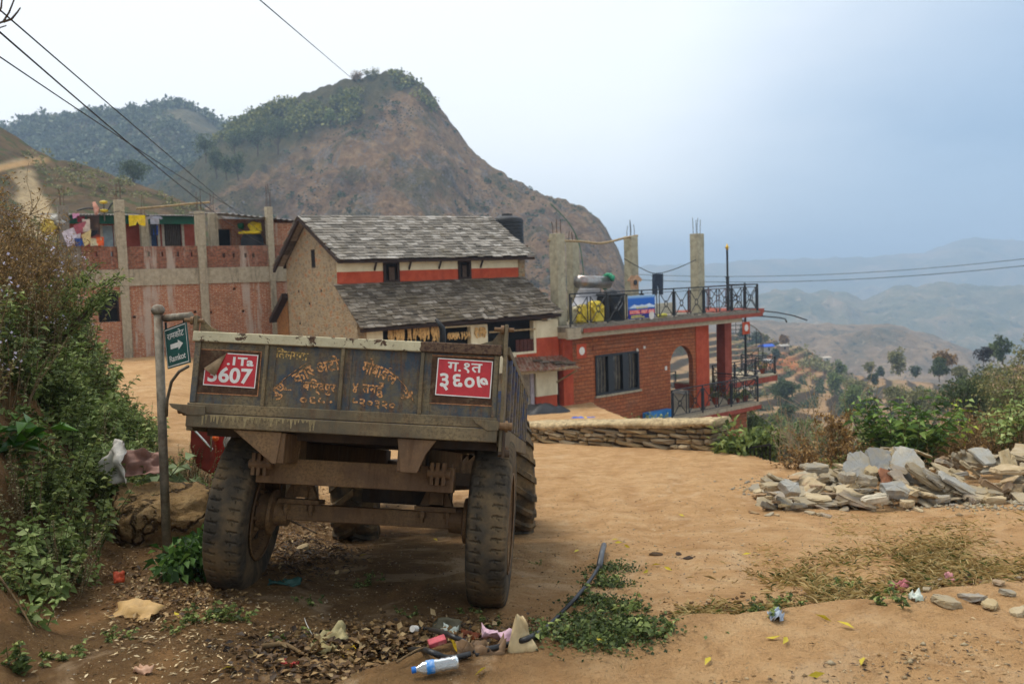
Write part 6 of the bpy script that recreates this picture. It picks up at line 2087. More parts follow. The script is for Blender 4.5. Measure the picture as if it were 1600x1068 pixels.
for k, (px, top, y, w_, h_, mt, lab) in enumerate((
    (206, 245, 190, 62, 34, DK, 'wide dark spreading tree on the slope above the brick house'),
    (320, 210, 300, 34, 28, DK, 'dark tree at the left of the grove below the hill shoulder'),
    (336, 226, 290, 30, 34, DK, 'dark green tree just under the hill shoulder grove'),
    (370, 235, 285, 28, 30, DK, 'round green tree right of the grove, lowest of three'),
    (352, 240, 280, 26, 26, DK, 'green bush tree between the grove and the lowest tree'),
    (365, 200, 330, 34, 26, DK, 'dark tree in the saddle left of the hill'),
    (400, 190, 335, 36, 34, DK, 'dark tree in the hill shoulder grove, left half'),
    (432, 182, 340, 40, 38, DK, 'largest dark tree of the hill shoulder grove'),
    (515, 165, 350, 14, 24, GN, 'slim green tree alone on the wooded shoulder'),
    (560, 112, 398, 24, 16, BR, 'bare crooked tree on the crest of the hill'),
    (580, 108, 398, 26, 18, OL, 'yellow olive tree on the crest beside the bare one'))):
    s = y / FPX
    t = P(px, top, y)
    tree('tree', lab, (t.x, t.y, t.z - h_ * s * 1.5), h_ * s * 1.5, (w_ * s / 2, w_ * s / 2, h_ * s * .58), 220 + int(w_ * h_ * .8), 3.0 * s, 2.0 * s, mt, 14, 400 + k)
# bare twig hanging into the top left corner from a tree beside the camera
F = Foliage(); r_ = np.random.RandomState(3)
j0 = P(-60, 70, 4.0)
for a_ in ([(-60, 70), (-15, 40), (5, 34), (14, 20), (22, 0), (24, -20)], [(5, 34), (18, 30), (28, 18), (32, 12)], [(-15, 40), (2, 12), (4, -12)], [(-60, 70), (-20, 50), (10, 40)]):
    F.tube([np.array(P(px, py, 4.0)) for px, py in a_], .006, .0025, 0, 5)
base_ = P(-420, 300, 4.2); base_.z = g1(base_.x, base_.y)
F.tube([np.array(base_), np.array(P(-400, 350, 4.2)), np.array(P(-250, 140, 4.1)), np.array(P(-60, 70, 4.0))], .045, .008, 0, 7)
tag(link('bare_sapling', F.mesh('bare_sapling', [m_bark])), 'bare sapling whose thin twig hangs into the top corner of the sky', 'tree')
# ------------------------------------------------------------------ signpost
m_pole = S('galvanised_rusty_pole', '#7d7464', .6, .35, 14, .25, .3, dirt='#5a3d26', spec=.4, stain=.7)
q = on(261, 884)
top = P(247, 486, q.y)
sp = thing('signpost', 'grey pole with a small green arrow sign reading Ramkot', 'signpost', (q.x, q.y, q.z))
b_ = V((0, 0, -.15)); t_ = top - q
MB().tube([b_, t_], .031, 14).build('pole', m_pole, sp, smooth=True)
MB().lathe([(.001, .05), (.03, .042), (.046, .018), (.047, .0), (.036, -.02), (.03, -.022)], 20, Matrix.Translation(t_ + V((0, 0, .0)))).build('pole_cap', m_pole, sp, smooth=True)
a0 = P(258, 497, q.y) - q; a1 = P(297, 493, q.y - .28) - q
MB().tube([a0, a1], .026, 12).lathe([(.001, .012), (.02, .008), (.027, 0)], 12, Matrix.Translation(a1) @ (a1 - a0).to_track_quat('Z', 'Y').to_matrix().to_4x4()).build('arm', m_pole, sp, smooth=True)
m_sign = S('sign_green', '#1f4f49', .5, .15, 12, .1, dirt='#3a5a50', spec=.4)
dx = (a1 - a0); dx.z *= .0; dx.normalize()
s00 = P(259, 579, q.y) - q; s10 = P(294, 565, q.y - .25) - q
s01 = P(259, 512, q.y) - q; s11 = P(293, 503, q.y - .25) - q
ex = ((s10 - s00) + (s11 - s01)) / 2; wS = ex.length; ex.normalize()
ez = ((s01 - s00) + (s11 - s10)) / 2; ez = (ez - ex * ez.dot(ex)); hS = ez.length; ez.normalize()
ey = ez.cross(ex)
cS = (s00 + s10 + s01 + s11) / 4
SMx = frame(cS, ex, ez, -ey) if False else Matrix(((ex[0], ez[0], (ex.cross(ez))[0], cS[0]), (ex[1], ez[1], (ex.cross(ez))[1], cS[1]), (ex[2], ez[2], (ex.cross(ez))[2], cS[2]), (0, 0, 0, 1)))
sb = MB().box((-wS / 2, -hS / 2, -.008), (wS / 2, hS / 2, 0), SMx).build('sign_board', m_sign, sp)
bb = MB(); t = .007; m_ = .008
for x0, y0, x1, y1 in ((-wS / 2 + m_, -hS / 2 + m_, wS / 2 - m_, -hS / 2 + m_ + t), (-wS / 2 + m_, hS / 2 - m_ - t, wS / 2 - m_, hS / 2 - m_), (-wS / 2 + m_, -hS / 2 + m_ + t, -wS / 2 + m_ + t, hS / 2 - m_ - t), (wS / 2 - m_ - t, -hS / 2 + m_ + t, wS / 2 - m_, hS / 2 - m_ - t)):
    bb.add([SMx @ V((x, y, .001)) for x, y in ((x0, y0), (x1, y0), (x1, y1), (x0, y1))], [(0, 1, 2, 3)])
bb.add([SMx @ V((x * wS, y * hS, .001)) for x, y in ((-.27, -.045), (.08, -.045), (.08, -.11), (.30, .015), (.08, .14), (.08, .075), (-.27, .075))], [(0, 1, 2, 3, 4, 5, 6)])
bb.build('sign_border', m_white, sb)
for it_ in (('रामकोट', 0, hS * .30, wS * .76, hS * .20, 0, .012), ('Ramkot', 0, -hS * .28, wS * .72, hS * .155, 0, .02)):
    letters([it_], m_white, sb, SMx @ Matrix.Translation((0, 0, .0012)), 'sign_lettering')
for x in (-.42, .40):
    p0 = SMx @ V((x * wS, hS / 2 - .002, -.004))
    MB().cyl(p0, p0 + V((0, 0, .05)), .008, seg=8).build('hanger', m_blk, sp)
MB().tube([P(px, py, q.y - d) - q for px, py, d in ((294, 572, .24), (280, 580, .16), (268, 596, .08), (261, 625, .02), (260, 650, 0))], .011, 8).build('brace', m_pole, sp, smooth=True)

# ------------------------------------------------------------------ overhead wires
m_wire = S('wire_black', '#1c1c20', .6, .2, 3, 0)
def wire(label, p, q, sag, r, n=24, group=None):
    p, q = V(p), V(q)
    pts = [p.lerp(q, k / n) - V((0, 0, sag * 4 * (k / n) * (1 - k / n))) for k in range(n + 1)]
    o = MB().tube(pts, r, 6).build('power_line', m_wire, smooth=True)
    tag(o, label, 'wire', group)
wire('upper power line of the close pair running to the brick house', P(-90, -62, 6), P(420, 372, 37), .05, .007)
wire('lower power line of the close pair running to the brick house', P(-90, -28, 6), P(420, 385, 37), .22, .008)
wire('thin power line below the close pair', P(-90, 28, 6), P(420, 352, 37), .15, .006)
wire('lone power line crossing the sky towards the hill crest', P(330, -65, 9), P(612, 176, 385), .0, .009)
wire('upper distant line over the valley', P(980, 428, 330), P(1900, 362, 260), 5, .09)
wire('lower distant line over the valley', P(980, 436, 330), P(1900, 374, 260), 5, .11)

# ------------------------------------------------------------------ stones
def stone_mesh(name, seed, size, mat, flat=1.0, rough=.12, sub=2, cut=.0):
    import bmesh
    r = np.random.RandomState(seed)
    bm = bmesh.new()
    bmesh.ops.create_icosphere(bm, subdivisions=sub, radius=1)
    co = np.array([v.co[:] for v in bm.verts])
    # box-like: push towards a superellipsoid, then facet with random planes
    co = np.sign(co) * np.abs(co) ** .55
    for k in range(7):
        n = unit(r.normal(0, 1, 3)); d = r.uniform(.72, .98)
        t_ = co @ n - d
        co = co - np.maximum(t_, 0)[:, None] * n
    co = co * np.array(size) / 2
    co = co + r.normal(0, rough * .06 * min(size), co.shape)
    for v, c in zip(bm.verts, co): v.co = c
    me = bpy.data.meshes.new(name)
    bm.to_mesh(me); bm.free()
    me.materials.append(mat)
    return me
def stone_mat(name, cols, spotted='#6b5a42'):
    b = NB(name)
    oi = b.n('ShaderNodeObjectInfo').outputs['Random']
    f = b.noise(6, 6, .72); g = b.noise(30, 4, .7); w_ = b.noise(4, 5, .7, vec=b.map((1, 1, 5)))
    c = b.ramp(oi, [(i / (len(cols) - 1), c_) for i, c_ in enumerate(cols)])
    c = b.mix(b.math('MULTIPLY', b.step(f, .42, .68), .65), c, hx(spotted))
    c = b.mix(b.math('MULTIPLY', b.step(w_, .5, .7), .4), c, hx('#d0c4ac'))
    c = b.mix(b.math('MULTIPLY', b.step(g, .42, .3), .4), c, hx('#4a4032'))
    return b.out(c, .85, b.bump(b.math('ADD', f, b.math('MULTIPLY', g, .4)), .5, .02), 0, .25)
m_slab = stone_mat('slate_stone', ['#7d786e', '#968c78', '#a8946e', '#857c6c', '#b5a382', '#9a7a56', '#8d8a82'], '#94805a')
m_grey2 = stone_mat('blue_slate', ['#7f7f7c', '#93928c', '#a3a096'], '#94876c')
# dry stone wall in front of the guest house
wa, wb = on(822, 694), on(1138, 704)
wa = P(822, 694, 21.0); wb = P(1138, 704, 17.1)
wa.z = g1(wa.x, wa.y); wb.z = g1(wb.x, wb.y)
zt_a, zt_b = P(822, 661, 21.0).z, P(1138, 657, 17.1).z
ux = (wb - wa); ux.z = 0; WL_ = ux.length - .3; ux.normalize(); uy = V((-ux.y, ux.x, 0))
wallT = thing('stone_wall', 'low dry stone wall with a pale mud cap in front of the guest house', 'wall', (wa.x, wa.y, wa.z))
qw = random.Random(31)
m_ws = None
def wallstone_mat():
    b = NB('wall_stone')
    r = b.island(); f = b.noise(7, 6, .7)
    c = b.ramp(r, [(0, '#5d4e3a'), (.25, '#84704f'), (.5, '#9c8460'), (.75, '#7a6d58'), (1, '#ab9878')])
    c = b.mix(b.math('MULTIPLY', b.step(f, .42, .66), .5), c, hx('#7a6444'))
    return b.out(c, .92, b.bump(f, .5, .03), 0, .2)
import bmesh
def add_stone(b, c, size, rot, seed, sub=1):
    r = np.random.RandomState(seed)
    bm = bmesh.new(); bmesh.ops.create_icosphere(bm, subdivisions=2, radius=1)
    co = np.array([v.co[:] for v in bm.verts])
    co = np.sign(co) * np.abs(co) ** .38
    for k in range(9):
        n = unit(r.normal(0, 1, 3) * [1, .6, 1]); t_ = co @ n - r.uniform(.80, 1.1)
        co = co - np.maximum(t_, 0)[:, None] * n
    co *= np.array(size) / 2
    fs = [tuple(v.index for v in f.verts) for f in bm.faces]
    bm.free()
    M = Matrix.Translation(c) @ rot
    b.add([M @ V(p) for p in co], fs)
Rw = Matrix((( ux.x, uy.x, 0, 0), (ux.y, uy.y, 0, 0), (0, 0, 1, 0), (0, 0, 0, 1)))
def face_stone(b, M, L_, h, dep, r):
    """wall stone: broken rectangle in the wall plane with a hewn front"""
    cx_, cz_ = L_ / 2, h / 2
    k = [r.uniform(.1, .42) for _ in range(4)]
    pts = []
    for (sx, sz), q in zip(((-1, -1), (1, -1), (1, 1), (-1, 1)), k):
        a_ = (sx * cx_, sz * cz_ * (1 - q * 1.3)); c_ = (sx * cx_ * (1 - q * .7), sz * cz_)
        pts += [a_, c_] if sx * sz > 0 else [c_, a_]
    pts = [(x + r.gauss(0, .012), z + r.gauss(0, .007)) for x, z in pts]
    n_ = len(pts)
    vs = [V((x, dep, z)) for x, z in pts] + [V((x, .03, z)) for x, z in pts] + [V((x * .8 + r.gauss(0, .008), -.015 + r.gauss(0, .012), z * .72 + r.gauss(0, .006))) for x, z in pts]
    vs.append(V((r.gauss(0, .04), -.03 + r.gauss(0, .012), r.gauss(0, .012))))
    fs = []
    for j in (0, 1):
        for i in range(n_):
            i2 = (i + 1) % n_
            fs.append((j * n_ + i, j * n_ + i2, (j + 1) * n_ + i2, (j + 1) * n_ + i))
    for i in range(n_):
        fs.append((2 * n_ + i, 2 * n_ + (i + 1) % n_, 3 * n_))
    b.add([M @ p for p in vs], fs)
b = MB()
row_z = [-.12, .0, .095, .215, .30, .40, .5]
x0_ = 0
for row in range(6):
    x = -.1 - qw.uniform(0, .2)
    while x < WL_ + .02:
        L_ = qw.choice([qw.uniform(.14, .3), qw.uniform(.3, .75)]); f = (x + L_ / 2) / WL_
        L_ = min(L_, WL_ + .06 - x)
        if L_ < .07: break
        hh = (zt_a + (zt_b - zt_a) * f) - (wa.z + (wb.z - wa.z) * f)
        sc_ = hh / .56
        z0_, z1_ = row_z[row] * sc_, row_z[row + 1] * sc_
        h_ = (z1_ - z0_) * qw.uniform(.78, 1.02)
        M_ = Matrix.Translation(ux * (x + L_ / 2) + V((0, 0, (wb.z - wa.z) * f + (z0_ + z1_) / 2 + qw.gauss(0, .008)))) @ Rw @ Matrix.Rotation(qw.gauss(0, .05), 4, 'Y') @ Matrix.Translation((0, -.17 + qw.gauss(0, .015), 0))
        face_stone(b, M_, L_ - .015, h_, .3, qw)
        x += L_
    for yq in (.05, .30):       # the right-hand end
        hh = zt_b - wb.z; sc_ = hh / .56
        M_ = Matrix.Translation(ux * (WL_ + .03) + uy * yq + V((0, 0, wb.z - wa.z + (row_z[row] + row_z[row + 1]) / 2 * sc_))) @ Rw @ Matrix.Rotation(rad(90), 4, 'Z')
        face_stone(b, M_, .27, (row_z[row + 1] - row_z[row]) * .93 * sc_, .25, qw)
b.build('wall_stones', wallstone_mat(), wallT, smooth=False)
n = 150; vs = []; fs = []
for k in range(n + 1):
    f = k / n; x = -.1 + f * (WL_ + .17)
    zt = zt_a + (zt_b - zt_a) * f - wa.z
    for j, (yo, zo) in enumerate(((-.19, -.15), (-.23, -.08), (-.18, .0), (.1, .02), (.42, .0), (.5, -.12))):
        vs.append(ux * x + uy * yo + V((0, 0, zt + zo * .8 + qw.uniform(-.014, .014) + .03 * float(fbm(x * 2.2, j * .7, 4, 3)) + (-.02 * math.sin(x * 2.1) if j < 2 else 0))))
for k in range(n):
    for j in range(5):
        fs.append((k * 6 + j, (k + 1) * 6 + j, (k + 1) * 6 + j + 1, k * 6 + j + 1))
fs += [tuple(range(6)), tuple(n * 6 + j for j in range(5, -1, -1))]
MB().add(vs, fs).build('mud_cap', S('pale_mud_cap', '#ac9874', .95, .4, 9, 1.0, dirt='#85704c', stain=.9), wallT, smooth=True)
MB().prism([Rw @ V(p) for p in ((0, -.12, -.6), (WL_, -.12, wb.z - wa.z - .6), (WL_, -.12, zt_b - wa.z - .06), (0, -.12, zt_a - wa.z - .06))], uy * .55).build('wall_core', S('wall_core', '#3a2e1e'), wallT)

# heap of slates
def slate_mesh(seed, size, mat, name='slate_stone'):
    """split slate: broken polygon outline, two or three layers with ragged edges"""
    r = np.random.RandomState(seed)
    sx, sy, sz = size
    n = r.randint(6, 10)
    a = np.sort(r.uniform(0, 2 * math.pi, n) * .35 + np.linspace(0, 2 * math.pi, n, endpoint=False) * 1.0)
    rad0 = r.uniform(.78, 1.08, n)
    out = np.stack([np.sign(np.cos(a)) * np.abs(np.cos(a)) ** .7 * rad0 * sx / 2, np.sign(np.sin(a)) * np.abs(np.sin(a)) ** .7 * rad0 * sy / 2], 1)
    # subdivide the outline and roughen it
    pts = []
    for i in range(n):
        p, q = out[i], out[(i + 1) % n]
        for k in range(3):
            pts.append(p + (q - p) * k / 3 + r.normal(0, .018 * sx, 2) * (k > 0))
    pts = np.array(pts); m = len(pts)
    lay = 4
    vs = []; fs = []
    tl = r.normal(0, .10, 2)
    for j in range(lay):
        z = -sz / 2 + sz * j / (lay - 1)
        k = 1 - (.07 * r.uniform(0, 1.6) if j in (0, lay - 1) else r.uniform(-.03, .05))
        off = r.normal(0, .012 * sx, (m, 2))
        for p, o_ in zip(pts, off):
            vs.append((p[0] * k + o_[0], p[1] * k + o_[1], z + r.normal(0, .06 * sz) + p[0] * tl[0] * (j > 1) + p[1] * tl[1] * (j > 1)))
    for j in range(lay - 1):
        for i in range(m):
            i2 = (i + 1) % m
            fs.append((j * m + i, j * m + i2, (j + 1) * m + i2, (j + 1) * m + i))
    for j, fl in ((0, 1), (lay - 1, 0)):
        c = len(vs); vs.append((r.normal(0, .05) * sx, r.normal(0, .05) * sy, (-sz / 2 if fl else sz / 2) + r.normal(0, .08 * sz)))
        for i in range(m):
            i2 = (i + 1) % m
            fs.append((j * m + i2, j * m + i, c) if fl else (j * m + i, j * m + i2, c))
    me = bpy.data.meshes.new(name)
    me.from_pydata(vs, [], fs); me.materials.append(mat); me.update()
    return me
SLAB = [slate_mesh(600 + k, s_, m_slab) for k, s_ in enumerate(((.42, .30, .05), (.5, .34, .06), (.36, .26, .045), (.30, .22, .06), (.58, .34, .045), (.26, .2, .04), (.45, .22, .06), (.34, .3, .03), (.4, .2, .03)))]
BLK = [slate_mesh(620 + k, s_, m_slab, 'stone_block') for k, s_ in enumerate(((.28, .20, .09), (.32, .22, .10), (.22, .2, .07), (.36, .22, .08)))]
CHP = [slate_mesh(640 + k, s_, m_slab, 'slate_chip') for k, s_ in enumerate(((.14, .1, .02), (.18, .12, .03), (.1, .08, .03)))]
qs = random.Random(77)
def heap_h(x, y):
    px = 800 + FPX * x / y
    top = np.interp(px, [1175, 1215, 1260, 1320, 1370, 1410, 1450, 1500, 1540, 1600, 1680], [0, .10, .17, .32, .50, .52, .42, .38, .46, .44, .35])
    yc = np.interp(px, [1180, 1400, 1680], [11.5, 11.55, 11.8])
    return float(top * max(0, 1 - ((y - yc) / 1.25) ** 2))
def put_stone(me, x, y, z, e, s, name, label, group=None):
    o = bpy.data.objects.new(name, me); COL.objects.link(o)
    o.location = (x, y, z); o.rotation_euler = e; o.scale = (s, s, s) if not isinstance(s, tuple) else s
    return tag(o, label, 'stone', group)
GS, GB = 'loose slates of the heap', 'stone blocks of the heap'
LS = 'flat slab of grey and tan slate lying in the stone heap'
nst = 0
while nst < 225:
    px = qs.uniform(1185, 1690); y = qs.uniform(10.4, 12.7)
    x = (px - 800) / FPX * y
    h = heap_h(x, y)
    if h < .02 and qs.random() < .8: continue
    lay = qs.uniform(.15, 1.0)
    z = g1(x, y) + h * lay + .02
    front = y < 11.5
    tilt = qs.gauss(0, .22)
    slope = min(.8, h * 1.3) * (1 if front else -1)
    right = px > 1390 and px < 1530
    e = (slope * qs.uniform(.3, 1.1) + qs.gauss(0, .12), (qs.uniform(.25, .7) if right else tilt), qs.uniform(-.7, .7) + (0 if right else qs.choice([0, 1.57, 3.1])))
    put_stone(qs.choice(SLAB), x, y, z, e, qs.uniform(.6, 1.0), 'slate_stone', LS, GS)
    nst += 1
for k in range(44):
    px = qs.uniform(1210, 1660); y = qs.uniform(10.35, 11.3)
    x = (px - 800) / FPX * y
    put_stone(qs.choice(BLK + SLAB), x, y, g1(x, y) + heap_h(x, y) * qs.uniform(.3, .9) + .04, (qs.gauss(0, .2), qs.gauss(0, .2), qs.uniform(0, 6)), qs.uniform(.7, 1.1), 'stone_block', 'rough tan stone block among the slates of the heap', GB)
for k in range(30):
    px = qs.uniform(1170, 1640); y = qs.uniform(9.9, 10.7)
    x = (px - 800) / FPX * y
    put_stone(qs.choice(CHP), x, y, g1(x, y) + .012, (qs.gauss(0, .1), qs.gauss(0, .1), qs.uniform(0, 6)), qs.uniform(.6, 1.1), 'slate_chip', 'small slate chip fallen in front of the heap', 'slate chips before the heap')
# the big ones one can tell apart
def big(px, py, y, size, e, seed, mat, label):
    p = P(px, py + 8, y)
    me = slate_mesh(seed, size, mat)
    put_stone(me, p.x, p.y, p.z, e, .82, 'slate_stone', label)
big(1378, 716, 11.0, (.58, .60, .06), (rad(36), .1, .1), 700, m_grey2, 'large pale blue grey slab leaning at the middle of the heap')
big(1345, 722, 10.95, (.52, .55, .07), (rad(30), rad(24), -.3), 701, m_grey2, 'grey slab leaning left beside the largest slab')
big(1412, 712, 11.0, (.62, .55, .05), (rad(36), rad(-12), .2), 702, m_grey2, 'large grey slab leaning behind the rust stained one')
big(1383, 735, 10.75, (.22, .34, .04), (rad(62), .1, .3), 703, S('rust_stained_slate', '#96664a', .85, .3, 8, .4), 'rust stained slab in the centre of the heap')
big(1236, 754, 10.35, (.34, .28, .09), (rad(42), .05, .15), 704, m_grey2, 'squarish grey slab standing at the left foot of the heap')
big(1205, 752, 10.5, (.34, .28, .08), (.05, .1, .3), 705, m_slab, 'flat slab lying at the left tip of the heap')
big(1322, 738, 10.45, (.32, .24, .12), (.1, .0, .2), 706, m_slab, 'chunky tan block left of the middle of the heap')
big(1355, 743, 10.4, (.28, .22, .12), (.1, .2, .5), 707, m_slab, 'chunky brown block right of the tan block')
big(1396, 757, 10.25, (.42, .28, .13), (rad(18), rad(8), -.15), 708, m_grey2, 'thick grey slab jutting out at the front of the heap')
big(1368, 772, 10.15, (.42, .24, .09), (.1, .03, .1), 709, S('pale_slate', '#b5ab96', .85, .25, 8, .4), 'cream coloured slab flat at the front foot of the heap')
big(1418, 778, 10.1, (.20, .16, .08), (.05, .0, .4), 710, m_slab, 'small tan slab at the front foot of the heap')
big(1275, 722, 11.3, (.46, .3, .08), (.15, .12, .3), 711, m_slab, 'long slab on the left shoulder of the heap')
big(1445, 735, 10.7, (.75, .30, .07), (rad(30), rad(36), -.1), 712, m_slab, 'long slab sloping down to the right')
big(1470, 745, 10.6, (.72, .26, .06), (rad(30), rad(38), -.05), 713, m_slab, 'second long slab sloping down, below the first')
big(1495, 748, 10.55, (.66, .22, .07), (rad(25), rad(34), -.05), 714, m_grey2, 'third long sloping slab, nearest the front')
big(1577, 725, 10.7, (.6, .34, .07), (.1, .02, .0), 715, m_slab, 'long brown slab lying flat on the right of the heap')
big(1535, 704, 11.4, (.4, .4, .06), (rad(35), .1, .3), 716, m_grey2, 'blue grey slab leaning on the right crest of the heap')
big(1575, 712, 11.2, (.2, .4, .12), (rad(60), .3, .2), 717, m_slab, 'tall pale slab standing on the right crest')

# boulder by the signpost
def boulder_mat():
    b = NB('boulder_stone')
    f = b.noise(5, 7, .75); w_ = b.map((1, 1, 1.6))
    dv = b.n('ShaderNodeVectorMath', operation='ADD')
    nn = b.n('ShaderNodeTexNoise'); nn.inputs['Scale'].default_value = 2.2; nn.inputs['Detail'].default_value = 5
    b.l(b.tc(), nn.inputs['Vector']); b.l(w_, dv.inputs[0]); b.l(nn.outputs['Color'], dv.inputs[1])
    v = b.vor(1.5, 'DISTANCE_TO_EDGE', vec=dv.outputs[0])
    c = b.ramp(f, [(.3, '#6e5638'), (.5, '#92764f'), (.72, '#b0946a')])
    cr = b.step(v, .045, .0)
    c = b.mix(b.math('MULTIPLY', cr, .8), c, hx('#3a2c1c'))
    c = b.mix(b.math('MULTIPLY', b.step(b.noise(14, 5, .75), .55, .7), .5), c, hx('#54422c'))
    h = b.math('SUBTRACT', b.math('MULTIPLY', f, 1.2), b.math('MULTIPLY', cr, 1.0))
    return b.out(c, .95, b.bump(h, 1.0, .09), 0, .15)
bo = on(262, 840)
me = stone_mesh('boulder', 750, (1.05, .9, .66), boulder_mat(), rough=.0, sub=6)
me.polygons.foreach_set('use_smooth', [True] * len(me.polygons))
o = bpy.data.objects.new('boulder', me); COL.objects.link(o)
p = P(264, 812, 7.45)
o.location = (p.x + .0, p.y + .15, p.z - .08); o.rotation_euler = (.12, .06, .5)
dm = o.modifiers.new('relief', 'DISPLACE'); tx_ = bpy.data.textures.new('relief', 'CLOUDS'); tx_.noise_scale = .28; tx_.noise_depth = 5; dm.texture = tx_; dm.strength = .2
dm2 = o.modifiers.new('grain', 'DISPLACE'); t2_ = bpy.data.textures.new('grain', 'STUCCI'); t2_.noise_scale = .12; dm2.texture = t2_; dm2.strength = .04
tag(o, 'large brown flat topped boulder behind the signpost', 'boulder')
def pebble(px, py, size, seed, col, label, cat='stone', name='stone'):
    g_ = on(px, py)
    me = stone_mesh(name, seed, size, S('pebble_' + col.strip('#'), col, .9, .25, 12, .4))
    o = bpy.data.objects.new(name, me); COL.objects.link(o)
    o.location = g_ + V((0, 0, size[2] * .3)); o.rotation_euler = (0, 0, seed)
    tag(o, label, cat)
pebble(264, 897, (.11, .09, .08), 760, '#cfc6b0', 'cream coloured stone at the foot of the signpost')
pebble(287, 902, (.12, .09, .08), 761, '#a89868', 'yellowish stone beside the cream stone')
pebble(473, 861, (.16, .1, .07), 762, '#b09c78', 'pale stone lying behind the trailer axle')
pebble(590, 1005, (.08, .06, .05), 763, '#8a7858', 'grey stone in the ditch')
pebble(1075, 872, (.1, .07, .015), 764, '#3a2c20', 'dark clod on the open dirt', 'clod', 'clod')
pebble(1060, 866, (.08, .05, .02), 765, '#3a2c20', 'dark clod left of the bigger clod', 'clod', 'clod')
pebble(1025, 867, (.12, .06, .03), 766, '#44331f', 'dark heaped clod on the open dirt left of the others', 'clod', 'clod')
pebble(1420, 898, (.13, .08, .02), 767, '#8f8a7c', 'flat slate sliver lying among the dry grass')
pebble(1470, 912, (.2, .16, .02), 768, '#8f8370', 'flat tan slate near the pink bag')
for k, (px, py, s_) in enumerate(((1575, 930, .10), (1545, 950, .12), (1590, 905, .09), (1520, 938, .14), (1590, 960, .12), (1480, 945, .16), (1448, 925, .08), (1560, 915, .08))):
    g_ = on(px, py)
    put_stone(BLK[k % 4], g_.x, g_.y, g_.z + .015, (.1, .1, k), (s_ * 3, s_ * 3, s_ * 2), 'stone', 'small brown stone in the litter at the right edge', 'stones in the roadside litter')

# ------------------------------------------------------------------ litter one can tell apart
def crumple(name, px, py, w_, h_, col, label, cat, seed, rot=0, tilt=.2, lift=.02, amp=.03, rough=.6, col2=None, stand=0, n=9, y=None):
    r = np.random.RandomState(seed)
    g_ = P(px, py, y) if y else on(px, py)
    u = np.linspace(-.5, .5, n)
    Y, X = np.meshgrid(u, u, indexing='ij')
    edge = 1 + .18 * fbm(X * 3 + seed, Y * 3, 2, seed)
    Z = amp * 2 * fbm(X * 3.5 + seed, Y * 3.5, 3, seed) 
    X = X * w_ * edge; Y = Y * h_ * edge
    if stand:
        X = X * (1 - .75 * (Y / h_ + .5))
    mt = S(name + '_' + label.replace(' ', '_')[:24], col, rough, .18, 9, .15, dirt=col2, spec=.3)
    me = grid_mesh(name, X, Y, Z, mt)
    o = link(name, me)
    sm = o.modifiers.new('thick', 'SOLIDIFY'); sm.thickness = .003
    o.matrix_world = Matrix.Translation(g_ + V((0, 0, lift + (h_ * .42 if stand else 0)))) @ Matrix.Rotation(rot, 4, 'Z') @ Matrix.Rotation(tilt if not stand else rad(stand), 4, 'X')
    return tag(o, label, cat)
crumple('sack_scrap', 212, 962, .30, .17, '#b5935f', 'torn brown sack scrap lying on the dirt slope', 'sack', 1, -.3, .25, .03, .03, col2='#8f7148')
crumple('plastic_wrapper', 187, 912, .07, .08, '#b84a28', 'orange wrapper caught in the weeds left of the signpost', 'wrapper', 2, .4, .9, .05, .02)
crumple('plastic_sack', 181, 752, .34, .36, '#c9c2b6', 'white plastic sack peaking up beside the boulder', 'sack', 3, -.4, 0, .02, .05, stand=78, n=12, y=7.5)
crumple('plastic_sack', 226, 732, .34, .22, '#8a6658', 'dull brown plastic sack beside the white one', 'sack', 4, .3, .9, .04, .06, n=12, y=7.6)
crumple('cloth_rag', 445, 913, .22, .07, '#2f4f48', 'teal rag on the ground behind the left trailer wheel', 'rag', 5, .1, .1, .02, .03)
crumple('paper_scrap', 815, 1018, .15, .17, '#b5a078', 'stiff tan paper scrap standing up in the ditch', 'paper', 6, .2, 0, .0, .015, stand=70)
crumple('plastic_sheet', 697, 988, .18, .10, '#57523f', 'dark torn plastic sheet on the ditch side', 'sheet', 7, -.3, .6, .04, .02)
crumple('plastic_bag', 778, 1001, .14, .08, '#c9a8b4', 'pink and white plastic bag in the ditch', 'bag', 8, 0, .3, .03, .05)
crumple('plastic_wrapper', 735, 1003, .11, .06, '#6b3214', 'brown and orange wrapper in the ditch', 'wrapper', 9, -.3, .5, .04, .02, col2='#c0641e')
crumple('plastic_wrapper', 715, 1018, .04, .10, '#d9b21e', 'yellow wrapper next to the red carton', 'wrapper', 10, .5, .3, .03, .02)
crumple('plastic_wrapper', 703, 993, .10, .05, '#c5ccc0', 'white and green wrapper under the hose end', 'wrapper', 11, -.5, .4, .035, .02, col2='#6f9c3a')
crumple('plastic_wrapper', 545, 1026, .10, .06, '#d0a92a', 'yellow crisp packet left of the ditch', 'wrapper', 12, .8, .2, .02, .02, col2='#b5402a')
crumple('plastic_wrapper', 452, 1040, .10, .05, '#9c2f2a', 'red wrapper near the stick', 'wrapper', 13, -.6, .2, .02, .02)
crumple('plastic_bag', 1405, 924, .12, .06, '#b06a6c', 'pink plastic bag in the grass by the ditch', 'bag', 14, .1, .3, .03, .05)
crumple('plastic_bag', 1484, 910, .05, .07, '#b8807f', 'pink plastic strip near the right edge', 'bag', 15, .6, .4, .03, .03)
crumple('plastic_wrapper', 1432, 938, .07, .05, '#c9d2c4', 'white and green wrapper right of the pink bag', 'wrapper', 16, .2, .3, .02, .03, col2='#3fa04a')
crumple('plastic_wrapper', 1213, 968, .07, .05, '#a8b5c4', 'bluish white plastic lump in the ditch', 'wrapper', 17, .2, .5, .02, .04)
crumple('plastic_wrapper', 225, 1052, .10, .05, '#b58f74', 'pinkish empty packet on the dirt slope at the bottom', 'wrapper', 18, -.4, .2, .02, .02)
